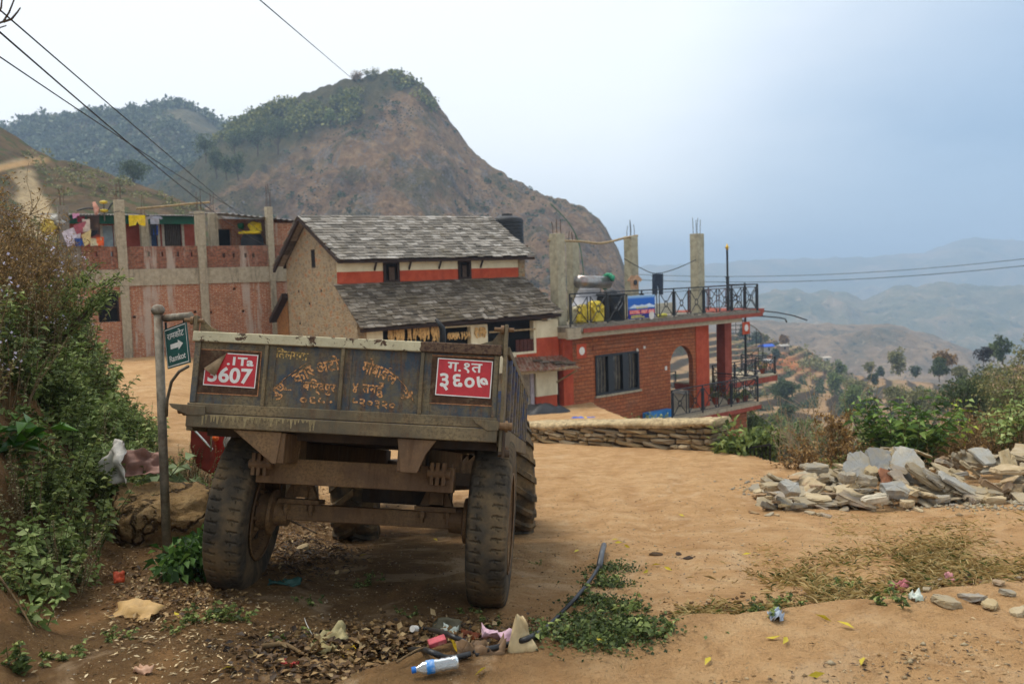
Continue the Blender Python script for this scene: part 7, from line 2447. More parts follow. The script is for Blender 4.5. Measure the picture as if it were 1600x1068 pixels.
crumple('dry_leaf', 520, 1005, .17, .12, '#a0946a', 'large dry teak leaf curled over the litter', 'leaf', 19, .4, .4, .04, .05)
crumple('dry_leaf', 505, 1022, .14, .10, '#8f8258', 'second large dry leaf under the teak leaf', 'leaf', 20, -.6, .3, .03, .05)
crumple('dry_leaf', 752, 1020, .22, .10, '#6b5238', 'big brown crumpled leaf in the ditch', 'leaf', 21, .2, .4, .03, .07)
crumple('dry_leaf', 915, 935, .03, .05, '#c5a46a', 'tan dead leaf against the hose', 'leaf', 22, .2, .9, .03, .01)
# small carton
g_ = on(684, 1016)
o = MB().cb((0, 0, .012), (.08, .04, .025)).build('small_carton', S('carton_red', '#b04a52', .6, .3, 20, .1, dirt='#c9bdb0'), None, bevel=.004); o.location = g_ + V((0, 0, .03)); o.rotation_euler = (.3, -.2, .3)
tag(o, 'small red and white carton in the ditch', 'carton')
# water bottle
g_ = on(683, 1056)
def clear(name, col, rough=.12):
    b = NB(name)
    return b.out(hx(col), rough, b.bump(b.noise(30, 3), .2, .004), 0, .5, trans=.75)
BS_ = Matrix.Scale(.85, 4)
bt = thing('water_bottle', 'crushed clear plastic bottle with a blue cap lying in the litter', 'bottle', M=Matrix.Translation(g_ + V((0, 0, .04))) @ Matrix.Rotation(rad(12), 4, 'Z') @ Matrix.Rotation(rad(86), 4, 'Y') @ BS_)
MB().lathe([(.001, .11), (.024, .108), (.032, .10), (.033, .085), (.029, .075), (.033, .06), (.029, .045), (.033, .03), (.029, .015), (.033, 0), (.032, -.05), (.03, -.07), (.014, -.095), (.013, -.105)], 20).build('bottle_body', clear('clear_plastic', '#d9e2e6'), bt, smooth=True)
MB().lathe([(.0335, -.012), (.0342, -.014), (.0342, -.05), (.0335, -.052)], 20).build('bottle_label', S('label_blue', '#2a7ac0', .4, .2, 30, 0, dirt='#c9d4dc'), bt, smooth=True)
MB().cyl((0, 0, -.125), (0, 0, -.103), .016, seg=16).build('bottle_cap', S('cap_blue', '#1f66b5', .4, .1, 9, 0), bt)
# black hose with its sleeve
m_hose = S('black_hose', '#17181a', .5, .3, 8, .1, spec=.5, dirt='#3a342a', stain=.5)
pts = [on(835, 1000), on(862, 982) , on(900, 948), on(925, 915), on(937, 893)]
base_z = [.02, .04, .06, .06, .05]
pts = [p + V((0, 0, h)) for p, h in zip(pts, base_z)]
HT = thing('water_hose', 'black water hose running from a grey sleeve down into the ditch', 'hose', pts[0])
def smooth_path(pts, n=6):
    out = []
    for i in range(len(pts) - 1):
        p0 = pts[max(i - 1, 0)]; p1 = pts[i]; p2 = pts[i + 1]; p3 = pts[min(i + 2, len(pts) - 1)]
        for k in range(n):
            t = k / n
            out.append(.5 * ((2 * p1) + (p2 - p0) * t + (2 * p0 - 5 * p1 + 4 * p2 - p3) * t * t + (3 * p1 - p0 - 3 * p2 + p3) * t ** 3))
    return out + [pts[-1]]
full = [on(760, 1022) + V((0, 0, .02)), on(800, 1012) + V((0, 0, .02))] + pts
MB().tube([p - pts[0] for p in smooth_path(full)], .0135, 10).build('hose', m_hose, HT, smooth=True)
e0 = pts[-1]; e1 = on(944, 862) + V((0, 0, .06))
MB().tube([e0 - pts[0] + (e0 - e1) * .05, e0.lerp(e1, .5) - pts[0] + V((0, 0, .012)), e1 - pts[0]], .024, 14).build('sleeve', S('grey_pipe_sleeve', '#4c4e50', .4, .25, 6, .05, spec=.5), HT, smooth=True)
for a_, lab in (([(650, 998, .06), (672, 999, .06), (700, 1008, .05), (730, 1018, .03), (748, 1024, .0)], 'short black hose end with a pale fitting in the ditch'), ([(640, 1020, .02), (665, 1028, .03), (700, 1034, .02), (735, 1030, .02)], 'black hose lying lowest in the ditch')):
    pp = smooth_path([on(x, y) + V((0, 0, h)) for x, y, h in a_])
    hh = thing('hose_piece', lab, 'hose', pp[0])
    MB().tube([p - pp[0] for p in pp], .013, 10).build('hose', m_hose, hh, smooth=True)
    if 'fitting' in lab:
        d = (pp[0] - pp[1]).normalized()
        MB().tube([d * -.01, d * .035], .019, 12).build('fitting', m_white, hh)
# sticks
def stick(pts, r, label, mat=m_twig, cat='stick'):
    pp = smooth_path([on(x, y) + V((0, 0, h)) for x, y, h in pts], 3)
    tag(MB().tube(pp, [r * (1 - .5 * k / len(pp)) for k in range(len(pp))], 7).build('stick', mat, smooth=True), label, cat)
stick([(410, 1018, .03), (450, 1022, .05), (490, 1042, .02)], .016, 'thick bent stick lying at the left of the litter')
stick([(440, 815, .05), (470, 826, .04), (495, 838, .03)], .012, 'dark stick behind the left trailer wheel', S('dark_stick', '#3a2c1e'))
stick([(92, 775, .1), (105, 810, .06), (118, 845, .03)], .009, 'thin grey root hanging on the bare bank')
stick([(0, 930, .1), (30, 960, .05), (55, 995, .02)], .007, 'thin stick leaning at the foot of the bank')
stick([(130, 815, .03), (155, 825, .03)], .010, 'short stick on the bare slope in front of the weeds')
stick([(476, 970, .02), (480, 985, .03), (488, 996, .02)], .003, 'bent white drinking straw on the dirt', m_white, 'straw')
stick([(620, 1045, .03), (650, 1030, .04), (668, 1022, .03)], .006, 'thin stick leaning over the litter beside the bottle')

# dead leaves, chips and straw: nobody could count them
def scatter(name, label, mat, n, area, L, W, seed, up=.15, lift=.012):
    r = np.random.RandomState(seed)
    xs = []; ys = []; c_ = 0
    while c_ < n:
        a, b_ = area(r, n); xs.append(a); ys.append(b_); c_ += len(a)
    x = np.concatenate(xs)[:n]; y = np.concatenate(ys)[:n]
    z = G(x, y) + r.uniform(.002, lift, n)
    a_ = r.uniform(0, 6.28, n)
    d = np.stack([np.cos(a_), np.sin(a_), r.normal(0, up, n)], 1)
    s_ = r.uniform(.4, 1.3, n)
    v, f = leaf_arr(np.stack([x, y, z], 1), d, L * s_, W * s_, r, .25, .05)
    F = Foliage(); F.add(v, f, 0)
    return tag(link(name, F.mesh(name, [mat])), label, kind='stuff')
def px_area(cx, cy, sx, sy, lo=None):
    cx, cy = np.array(cx, float), np.array(cy, float)
    def f(r, n):
        i = r.randint(0, len(cx), n)
        px = cx[i] + r.normal(0, sx, n); py = np.clip(cy[i] + r.normal(0, sy, n), 560, 1110)
        return on_fast(px, py)
    return f
m_dead = leaf_mat('dead_leaves', ['#3a2a1a', '#5c4328', '#80623c', '#a08256', '#b59c70'], .1)
m_deaddk = leaf_mat('rotting_leaves', ['#241a12', '#3a2b1c', '#523e28', '#6b5236'], .1)
m_chipm = leaf_mat('pale_chips', ['#8a7452', '#a8906a', '#c4ad84', '#d6c49e'], 0)
scatter('leaf_litter', 'dead leaves heaped in the ditch', m_dead, 2600, px_area([480, 540, 600, 660, 720, 780, 560, 640, 700], [1035, 1020, 1015, 1010, 1015, 1015, 1050, 1040, 1035], 34, 16), .055, .032, 61, .35, .05)
scatter('leaf_litter', 'rotting leaves in the ditch', m_deaddk, 1600, px_area([420, 480, 560, 640, 740, 800], [1030, 1025, 1020, 1020, 1022, 1015], 45, 20), .05, .03, 62, .3, .03)
scatter('leaf_litter', 'dead leaves and twigs under the trailer', m_dead, 2200, px_area([470, 500, 480, 520, 440, 540], [800, 830, 860, 790, 850, 770], 45, 22), .05, .022, 63, .3, .03)
scatter('leaf_litter', 'dark twigs and leaves behind the left trailer wheel', m_deaddk, 1200, px_area([470, 490, 450, 510], [870, 880, 860, 860], 32, 14), .07, .014, 64, .3, .03)
scatter('leaf_litter', 'dead leaves along the foot of the bank', m_dead, 1400, px_area([240, 280, 320, 180, 230, 300], [920, 930, 940, 900, 960, 910], 40, 22), .04, .02, 65, .3, .02)
scatter('leaf_litter', 'leaf and straw litter on the slope at the left', m_chipm, 900, px_area([120, 200, 300, 400, 240, 340, 150], [880, 1000, 980, 960, 1040, 1030, 850], 70, 40), .035, .010, 66, .15)
scatter('leaf_litter', 'litter along the right roadside', m_dead, 1100, px_area([1420, 1500, 1560, 1600, 1460], [940, 935, 935, 930, 920], 40, 16), .05, .025, 67, .25, .02)
scatter('leaf_litter', 'bits of straw on the open dirt', m_chipm, 900, px_area([900, 1000, 1100, 1200, 1400, 950, 1050, 1500, 1300], [750, 780, 800, 760, 800, 900, 850, 1000, 1030], 110, 55), .03, .007, 68, .1)
scatter('leaf_litter', 'dark specks and bark bits on the open dirt', m_deaddk, 1500, px_area([900, 1000, 1100, 1200, 1400, 950, 1050, 1500, 1300, 600], [750, 780, 800, 760, 800, 900, 850, 1000, 1030, 900], 110, 55), .026, .009, 69, .1)
def pebbles(name, label, cols, n, area, s0, s1, seed):
    r = np.random.RandomState(seed)
    x, y = area(r, n)
    z = G(x, y)
    base = np.array([[1, 0, 0], [-1, 0, 0], [0, 1, 0], [0, -1, 0], [0, 0, .7], [0, 0, -.7]], float)
    tri = np.array([[0, 2, 4], [2, 1, 4], [1, 3, 4], [3, 0, 4], [2, 0, 5], [1, 2, 5], [3, 1, 5], [0, 3, 5]])
    s_ = r.uniform(s0, s1, n) ** 1.0
    v = base[None] * s_[:, None, None] * r.uniform(.55, 1.3, (n, 6, 1)) * r.uniform(.7, 1.3, (n, 1, 3))
    a = r.uniform(0, 6.28, n); ca, sa = np.cos(a)[:, None], np.sin(a)[:, None]
    vx = v[..., 0] * ca - v[..., 1] * sa; vy = v[..., 0] * sa + v[..., 1] * ca
    v = np.stack([vx + x[:, None], vy + y[:, None], v[..., 2] + z[:, None] + s_[:, None] * .2], -1)
    f = (tri[None] + (np.arange(n) * 6)[:, None, None]).reshape(-1, 3)
    F = Foliage(); F.add(v.reshape(-1, 3), f, 0)
    tag(link(name, F.mesh(name, [leaf_mat(name + '_stones' + str(seed), cols, 0, .9)])), label, kind='stuff')
pebbles('gravel', 'small stones and clods strewn over the dirt', ['#6b5234', '#94744a', '#b0966e', '#8f8576'], 5500, px_area([500, 700, 900, 1100, 1300, 1500, 300, 200, 650, 850, 1100, 1400], [950, 930, 800, 900, 850, 1000, 960, 900, 850, 1040, 1030, 900], 120, 55), .002, .010, 71)
pebbles('gravel', 'clods along the ditch', ['#4a3822', '#6b5234', '#8a6c44'], 1500, px_area([500, 600, 700, 800, 900, 1100, 1200, 1300], [990, 985, 985, 985, 995, 970, 960, 945], 50, 14), .005, .024, 72)
pebbles('gravel', 'small stones set in the open dirt', ['#7a6448', '#94805f', '#a89878', '#857c6e'], 330, px_area([850, 950, 1050, 1150, 1250, 1400, 1550, 1000, 1200, 1450], [760, 840, 720, 860, 790, 830, 820, 1020, 1010, 1030], 90, 45), .007, .018, 73)
pebbles('gravel', 'slate fragments round the foot of the stone heap', ['#7a7468', '#948a76', '#a89a7c', '#8a7454'], 1100, px_area([1200, 1260, 1320, 1380, 1440, 1500, 1560, 1620], [762, 768, 774, 778, 782, 784, 784, 784], 34, 7), .008, .034, 74)
YL = leaf_mat('fallen_yellow_leaf', ['#a89a24', '#c9b030', '#8fa02c'], .2)
for k, (px, py) in enumerate(((960, 850), (985, 858), (1013, 893), (1018, 885), (1050, 893), (905, 861), (1160, 868), (684, 847), (800, 862), (955, 845), (1335, 985), (1350, 1030), (1195, 1000), (1300, 975), (1230, 1000), (1262, 1062), (950, 1012), (760, 1047), (345, 1050), (280, 968), (1110, 1030), (560, 870), (1070, 808))):
    g_ = on(px, py)
    r_ = np.random.RandomState(800 + k)
    v, f = leaf_arr(np.zeros((1, 3)), np.array([[math.cos(k * 2.1), math.sin(k * 2.1), .08]]), .075 + .02 * (k % 3), .026, r_, .25, 0)
    F = Foliage(); F.add(v, f, 0)
    o = link('fallen_leaf', F.mesh('fallen_leaf', [YL])); o.location = g_ + V((0, 0, .012))
    tag(o, 'fallen yellow green leaf lying on the dirt', 'leaf', 'yellow leaves on the dirt')

# ------------------------------------------------------------------ around the guest house
m_bt = S('black_tarpaulin', '#1a1a1c', .5, .3, 5, .2, spec=.4)
ci = P(848, 652, 33.5)
n = 14
u = np.linspace(-1, 1, n); Yq, Xq = np.meshgrid(u, u, indexing='ij')
Zq = .95 * np.clip(1 - (Xq * .9) ** 2 - (Yq * .8) ** 2, 0, 1) ** .6 * (1 + .3 * fbm(Xq * 2, Yq * 2, 3, 5)) + .12 * ridged(Xq * 2.5, Yq * 2.5, 3, 6)
o = link('tarpaulin', grid_mesh('tarpaulin', Xq * 1.5, Yq * .8, Zq, m_bt, smooth=False)); o.location = (ci.x - .1, ci.y, P(848, 672, 33.5).z); o.rotation_euler = (0, 0, rad(35))
tag(o, 'black tarpaulin heap between the old house and the stone wall', 'tarpaulin')
for px, col, lab in ((899, '#1f55b0', 'blue plastic bundle at the left behind the stone wall'), (908, '#1f5fc4', 'blue plastic bundle next to the yellow one'), (912, '#d0a51e', 'yellow plastic bundle between the blue ones'), (920, '#1f5fc4', 'blue plastic bundle right of the yellow one, round'), (925, '#184a9c', 'darker blue plastic bundle at the right end')):
    p = P(px, 657, 30.5)
    me = stone_mesh('plastic_bundle', 900 + px, (.30, .28, .26), S('bundle' + col.strip('#'), col, .4, .25, 9, .1, spec=.5), rough=.5, sub=3)
    o = bpy.data.objects.new('plastic_bundle', me); COL.objects.link(o); o.location = p; tag(o, lab, 'bundle')
    q = V((p.x, p.y, 0))
o = MB().box((rx(1014, 640, -.65), -.66, -.25), (rx(1052, 640, -.65), -.3, .32)).build('blue_step', S('blue_painted_step', '#2a72b0', .7, .2, 5, .2, dirt='#6f8aa0'), guest)
for px, py in ((985, 655), (1025, 650)):
    p = P(px, py, 32.5)
    plant('leafy_weed', W_LT[0], (p.x, p.y, p.z - .5), px, (1.2, 1.2, 1.6), 'small green plant growing between the stone wall and the brick house', 'plant', 'plants behind the stone wall')
GI = RM
def gw(x, y, z): return RM @ V((x, y, z))
# flower pots on the balcony
m_terra = S('terracotta', '#8a4028', .85, .25, 8, .2)
pot_lab = ['terracotta pot with a leafy plant, first from the arch', 'terracotta pot with a green plant beside the brick pillar', 'small terracotta pot in the middle of the balcony', 'terracotta pot with white flowers by the corner railing', 'terracotta pot with a tall plant at the back of the balcony', 'terracotta pot on the stair landing']
for k, (px, qy, sz, lab) in enumerate(((1118, .0, .34, pot_lab[0]), (1140, -.5, .26, pot_lab[1]), (1153, -.5, .2, pot_lab[2]), (1165, -.6, .30, pot_lab[3]), (1108, 1.6, .34, pot_lab[4]), (1192, 2.2, .3, pot_lab[5]))):
    x = rx(px, 630, qy)
    z0 = ZB if k < 5 else ZB + .62
    t = thing('flower_pot', lab, 'flower pot', gw(x, qy, z0 + .002), rad(-42))
    MB().lathe([(.001, 0), (sz * .32, 0), (sz * .5, sz * .8), (sz * .56, sz * .8), (sz * .56, sz), (sz * .46, sz), (sz * .44, sz * .85), (.001, sz * .85)], 20).build('pot', m_terra, t, smooth=False)
    o = link('pot_plant', W_GREEN[k % 3] if k != 3 else bush_mesh('pot_plant', 950, [m_leaf, m_stem], (.25, .25, .3), 260, .1, .05, 6), t); o.location = (0, 0, sz * .85); o.scale = (.9, .9, 1.0)
    if k == 3:
        b = MB()
        for j in range(5):
            a = j * 1.3; c = V((.14 * math.cos(a), .14 * math.sin(a), sz + .3 + .06 * (j % 3)))
            b.lathe([(.001, .03), (.05, .02), (.06, 0), (.03, -.02), (.001, -.02)], 8, Matrix.Translation(c))
        b.build('white_blossom', m_white, t)
# on the terrace
def terr_pt(px, q): return rx(px, 470, q)
t = thing('solar_water_heater', 'solar water heater with a silver drum and a green wrapped end on the terrace', 'solar heater', gw(rx(922, 460, 1.6), 1.6, ZD), rad(42))
M_ = RM.to_3x3().inverted()
iv = t.matrix_world.inverted()
def tl_(px, py, q): return iv @ (RM @ hit(RM, px, py, q))
c0, c1 = tl_(903, 440, 1.6), tl_(950, 441, 1.6)
MB().tube([c0, c1], .27, 24).build('drum', S('dull_silver', '#8f8c88', .3, .2, 5, .05, metal=.7, dirt='#8a4a3c', spec=.5, stain=.4), t, smooth=True)
b = MB()
for k in range(7):
    a = -.6 + k * .5
    c = c1 + V((0, -.05, 0)) - (c1 - c0).normalized() * .1
    b.add(*(lambda m_: (m_.v, m_.f))(MB().tube([c + V((.0, .30 * math.cos(a - .4) , .30 * math.sin(a - .4))), c + (c1 - c0).normalized() * .12 + V((0, .34 * math.cos(a), .34 * math.sin(a))), c + V((.0, .30 * math.cos(a + .4), .30 * math.sin(a + .4)))], .10, 8)))
b.build('green_wrap', S('green_wrap', '#2f8a66', .6, .25, 8, .2), t, smooth=True)
pa = [tl_(893, 478, 1.2), tl_(936, 470, 1.2), tl_(938, 449, 1.9), tl_(905, 450, 1.9)]
MB().prism(pa, iv.to_3x3() @ V((0, 0, -.06))).build('collector_panel', S('pale_panel', '#a8a6a8', .3, .15, 4, 0, spec=.5), t)
b = MB()
for p_ in pa: b.bar(p_, V((p_.x, p_.y, 0)), .04)
b.build('stand', m_grey, t)
def sack_pile(px, py, q, label, col, size, seed):
    p = hit(RM, px, py, q)
    me = stone_mesh('plastic_sack', seed, size, S('sack' + col.strip('#'), col, .55, .25, 8, .2, dirt='#8d7d34', spec=.4), rough=1.2, sub=3)
    o = bpy.data.objects.new('plastic_sack', me); COL.objects.link(o); o.location = gw(p.x, q, ZD + size[2] * .42); o.rotation_euler = (0, 0, .7)
    tag(o, label, 'sack')
sack_pile(911, 490, .3, 'yellow plastic sack at the left of the terrace', '#c4ab2f', (.55, .5, .9), 960)
sack_pile(930, 488, .4, 'yellow plastic sack next to the black tank', '#d2b936', (.75, .5, 1.0), 961)
sack_pile(900, 488, .6, 'whitish plastic sack behind the yellow ones', '#b0a888', (.5, .5, .85), 962)
x0, x1 = rx(943, 480, .8), rx(966, 480, .8)
wt = thing('water_tank', 'square shouldered black water tank on the terrace beside the yellow sacks', 'water tank', gw((x0 + x1) / 2, .8, ZD), rad(42))
hw_ = (x1 - x0) / 2
hT = rzz(955, 458, .8) - ZD
MB().box((-hw_, -.4, .0), (hw_, .4, hT - .12)).box((-hw_ - .03, -.43, hT - .12), (hw_ + .03, .43, hT)).build('tank_body', m_bt, wt, bevel=.05)
MB().lathe([(.3, 0), (.28, .10), (.2, .14), (.001, .15)], 20, Matrix.Translation((0, 0, hT))).build('tank_lid', m_bt, wt, smooth=True)
MB().bar((-.25, -.45, .5), (.1, -.45, .85), .05, .02).bar((-.05, -.45, .45), (.3, -.45, .8), .05, .02).build('pale_stripes', S('pale_stripes', '#8d8d8d', .5, .2, 6, 0), wt)
# banner on the railing
bx0, bx1 = rx(981, 480, -.56), rx(1023, 480, -.56)
bz0, bz1 = rzz(1002, 497, -.56), rzz(1002, 461, -.56)
bn = thing('banner', 'blue hotel banner with a snowy mountain tied to the terrace railing', 'banner', gw(bx0, -.56, bz0), rad(42))
bw, bh = bx1 - bx0, bz1 - bz0
MB().box((0, -.012, 0), (bw, 0, bh * .36)).build('lower_field', S('banner_navy', '#1f2a78', .6, .15, 5, 0), bn)
def bannermat():
    b = NB('banner_sky')
    z = b.sep()[2]
    c = b.ramp(b.math('MULTIPLY', z, 1 / bh), [(.36, '#2a4a94'), (.52, '#3f6fb0'), (.62, '#1f5cb0'), (.85, '#1f62b8'), (.93, '#7fa8d0'), (1, '#a8c4dc')])
    return b.out(c, .6, None, 0, .3)
MB().box((0, -.012, bh * .36 + .001), (bw, 0, bh)).build('sky_field', bannermat(), bn)
MB().prism([(0, -.0135, bh * .46), (bw * .08, -.0135, bh * .50), (bw * .17, -.0135, bh * .57), (bw * .24, -.0135, bh * .62), (bw * .3, -.0135, bh * .57), (bw * .42, -.0135, bh * .56), (bw * .5, -.0135, bh * .60), (bw * .6, -.0135, bh * .56), (bw * .72, -.0135, bh * .61), (bw * .8, -.0135, bh * .63), (bw * .88, -.0135, bh * .57), (bw, -.0135, bh * .52), (bw, -.0135, bh * .46)], (0, .001, 0)).build('mountain_print', S('snow_print', '#c4d2e2', .6, .15, 9, 0), bn)
Mb = Matrix(((1, 0, 0, 0), (0, 0, -1, -.0145), (0, 1, 0, 0), (0, 0, 0, 1)))
letters([('BANDIPUR', bw * .52, bh * .465, bw * .44, bh * .085, 0, .02)], S('banner_yellow', '#d2c22a', .6), bn, Mb, 'banner_lettering')
b = MB()
for x0_, x1_ in ((.05, .44), (.47, .72), (.745, .98)):
    b.box((bw * x0_, -.0136, bh * .20), (bw * x1_, -.0122, bh * .37))
b.build('letter_backing', S('banner_red', '#d0453a', .6), bn)  # flat red blocks printed behind the banner words
letters([('HOTEL', bw * .245, bh * .285, bw * .35, bh * .13, 0, .03), ('REST', bw * .595, bh * .285, bw * .22, bh * .13, 0, .03), ('HOUSE', bw * .86, bh * .285, bw * .2, bh * .13, 0, .03)], S('banner_pink', '#dca8a0', .6), bn, Mb, 'banner_lettering')
b = MB().box((bw * .1, -.0136, bh * .11), (bw * .5, -.0122, bh * .145)).box((bw * .1, -.0136, bh * .04), (bw * .6, -.0122, bh * .075))
b.build('small_print_line', S('banner_yellow', '#d2c22a', .6), bn)
MB().lathe([(.001, .0), (bw * .1, 0), (bw * .1, -.002), (.001, -.002)], 18, Matrix.Translation((bw * .87, -.0122, bh * .10)) @ Matrix.Rotation(rad(-90), 4, 'X')).build('white_oval', m_em, bn)
# washing on a line between the columns
def garment(name, outline, p, ex, label, col, cat, scale, dirt=None, seed=0, par=None):
    """outline in unit coordinates (0..1, top = 0 hanging down)"""
    r = random.Random(seed)
    b = MB()
    ey = V(ex).cross(V((0, 0, 1)))
    b.prism([V(p) + V(ex) * (x * scale[0]) - V((0, 0, z * scale[1])) + ey * .03 * math.sin(x * 7 + z * 5) for x, z in outline], ey * .03)
    o = b.build(name, S('cloth_' + col.strip('#') + (dirt or '').strip('#'), col, .9, .25, 7, .2, dirt=dirt))
    c = V(p); 
    tag(o, label, cat)
    return o
SHIRT = [(.25, 0), (.42, .06), (.58, .06), (.75, 0), (1, .35), (.86, .48), (.76, .36), (.76, 1), (.24, 1), (.24, .36), (.14, .48), (0, .35)]
PANTS = [(0, 0), (1, 0), (1, 1), (.60, .95), (.5, .35), (.40, .95), (.0, 1)]
exr = RM.to_3x3() @ V((1, 0, 0))
q1 = RM @ hit(RM, 979, 430, .5); garment('t_shirt', SHIRT, q1, exr, 'tan T-shirt with a dark print hanging on the terrace washing line', '#b08a6a', 't-shirt', (1.0, .62))
q1 = RM @ hit(RM, 993, 441, .45); MB_ = MB().lathe([(.001, 0), (.12, 0), (.12, -.01), (.001, -.01)], 14, Matrix.Translation(q1) @ (RM.to_3x3().to_4x4()) @ Matrix.Rotation(rad(-90), 4, 'X') )
pr_ = MB_.build('shirt_print', m_iron); pr_.parent = bpy.data.objects['t_shirt']
q1 = RM @ hit(RM, 1019, 428, .4); garment('jeans', PANTS, q1, exr, 'dark blue jeans hanging on the terrace washing line', '#2c3440', 'jeans', (.72, .95), '#4a5564')
def line(pts, r, label, mat=m_wire, name='washing_line', cat='line'):
    tag(MB().tube(smooth_path([V(p) for p in pts]), r, 6).build(name, mat, smooth=True), label, cat)
def R_(px, py, q): return RM @ hit(RM, px, py, q)
line([R_(975, 404, 1.3), R_(1000, 418, .9), R_(1024, 427, .6), R_(1055, 420, .6), R_(1091, 404, .6)], .018, 'sagging washing line between two terrace columns')
line([R_(856, 376, .9), R_(905, 377, 1.0), R_(940, 380, 1.2), R_(975, 372, 1.4), R_(996, 368, 1.5)], .05, 'crooked pale pole lying across the tops of the terrace columns', m_woodl, 'wooden_pole', 'pole')
line([R_(860, 318, .9), R_(890, 350, 1.0), R_(906, 385, 1.1), R_(912, 430, 1.2)], .016, 'green cord hanging over the terrace columns', S('green_cord', '#1f6b4a', .6), 'cord', 'cord')
# lamp post on the terrace
x, q = rx(1137, 450, .6), .6
lpst = thing('lamp_post', 'black lamp post with a gold tip at the end of the terrace', 'lamp post', gw(x, q, ZD))
zt = rzz(1135, 390, q) - ZD
MB().cyl((0, 0, 0), (0, 0, zt * .55), .075, seg=12).cyl((0, 0, zt * .55), (0, 0, zt), .05, seg=12).cyl((0, 0, zt * .53), (0, 0, zt * .57), .09, seg=12).build('post', m_iron, lpst)
MB().lathe([(.04, 0), (.08, .03), (.05, .07), (.12, .10), (.06, .16), (.02, .28), (.001, .30)], 14, Matrix.Translation((0, 0, zt))).build('gold_finial', S('gold_paint', '#c9a02a', .35, .15, 9, 0, metal=.4), lpst, smooth=True)
for px, py, qy, col, lab in ((1034, 492, .2, '#c9bd4a', 'pale yellow plastic bundle on the terrace floor right of the banner'),):
    p = hit(RM, px, py, qy)
    me = stone_mesh('plastic_bundle', 970, (.5, .35, .22), S('bundle' + col.strip('#'), col, .5, .2, 9, .1))
    o = bpy.data.objects.new('plastic_bundle', me); COL.objects.link(o); o.location = gw(p.x, qy, ZD + .1); tag(o, lab, 'bundle')
# iron railing below the terrace wall end
p0, p1 = P(1166, 700, 16.4), P(1203, 694, 15.9)
rl = thing('iron_fence', 'short black iron fence on the brink beyond the stone wall', 'fence', p0 - V((0, 0, .5)))
d = p1 - p0
b = MB().bar(V((0, 0, .5)), d + V((0, 0, .5)), .035).bar(V((0, 0, .05)), d + V((0, 0, .05)), .025)
for k in range(7): b.bar(d * (k / 6) + V((0, 0, -.6)), d * (k / 6) + V((0, 0, .5)), .03 if k % 6 == 0 else .014, None, (1, 0, 0))
b.build('railing', m_iron, rl)

# ------------------------------------------------------------------ black tank on its stand behind the old house
p = P(793, 360, 43)
tk = thing('water_tank', 'tall ribbed black water tank on a stand behind the slate roof', 'water tank', (p.x, p.y, -3.5))
zt0, zt1 = P(793, 385, 43).z + 3.5, P(793, 343, 43).z + 3.5
rt = 25 / FPX * 43
pr = [(.001, zt0)]
for k in range(8):
    z = zt0 + (zt1 - zt0) * k / 8
    pr += [(rt, z), (rt, z + (zt1 - zt0) / 8 * .7), (rt * .955, z + (zt1 - zt0) / 8 * .78), (rt * .955, z + (zt1 - zt0) / 8 * .95)]
pr += [(rt * .9, zt1 + .06), (rt * .5, zt1 + .16), (rt * .35, zt1 + .17), (rt * .33, zt1 + .26), (.001, zt1 + .28)]
MB().lathe(pr, 36).build('tank_body', m_bt, tk, smooth=False)
b = MB()
for sx in (-1, 1):
    for sy in (-1, 1): b.bar((sx * .7, sy * .7, 0), (sx * .7, sy * .7, zt0 - .08), .08)
b.box((-.9, -.9, zt0 - .079), (.9, .9, zt0 - .005))
for z in (zt0 * .4, zt0 * .7): b.bar((-.7, -.7, z), (.7, -.7, z), .06).bar((.7, -.7, z), (.7, .7, z), .06)
b.build('stand', m_chas, tk)

# ------------------------------------------------------------------ terrace of the brick house
def B_(px, py, q): return BM @ hit(BM, px, py, q)
exb = BM.to_3x3() @ V((1, 0, 0))
sc36 = 36 / FPX
SQ = [(0, 0), (.5, .04), (1, 0), (.97, 1), (.5, .94), (.05, 1)]
def hang(name, px, py, w_, h_, col, label, cat, q=-.15, shape=SQ, dirt=None):
    return garment(name, shape, B_(px, py, q), exb, label, col, cat, (w_ * sc36 * 1.2, h_ * sc36), dirt)
SKEW = [(.0, .35), (1, 0), (.85, .8), (.25, 1)]
hang('bed_sheet', 95, 350, 24, 34, '#c4bcc4', 'white patterned sheet hanging on the left of the brick house terrace', 'sheet', -.15, SKEW, '#8d7d90')
hang('shawl', 113, 345, 16, 20, '#96505a', 'pink red shawl hanging over the white sheet', 'shawl', -.2, SKEW, '#b58d8d')
hang('towel', 128, 342, 9, 20, '#b5a496', 'beige towel hanging beside the shawl', 'towel', -.22)
hang('small_cloth', 113, 333, 8, 8, '#c48aa4', 'small pink cloth at the top left of the washing', 'cloth', -.1)
hang('small_cloth', 120, 337, 9, 10, '#6b1f2a', 'dark red cloth beside the small pink one', 'cloth', -.12)
hang('net_cloth', 136, 336, 14, 30, '#3f3028', 'brown net cloth bulging behind the washing line', 'cloth', -.05, dirt='#7d6450')
hang('black_cloth', 132, 360, 16, 10, '#15161c', 'black cloth hanging low under the net', 'cloth', -.18, [(0, 0), (1, 0), (.8, .7), (.5, 1), (.2, .7)])
hang('sack_cloth', 126, 358, 12, 26, '#c2ad7a', 'cream sacking hanging over the parapet', 'sacking', -.25, SKEW, '#a8843f')
hang('sack_cloth', 140, 372, 14, 12, '#b5aa8a', 'pale sacking heaped on the parapet', 'sacking', -.2)
hang('orange_cloth', 150, 370, 9, 14, '#c4562a', 'orange cloth hanging over the parapet', 'cloth', -.22, dirt='#c9a070')
hang('blue_cloth', 116, 372, 12, 12, '#26447d', 'blue cloth on the parapet below the sheet', 'cloth', -.25)
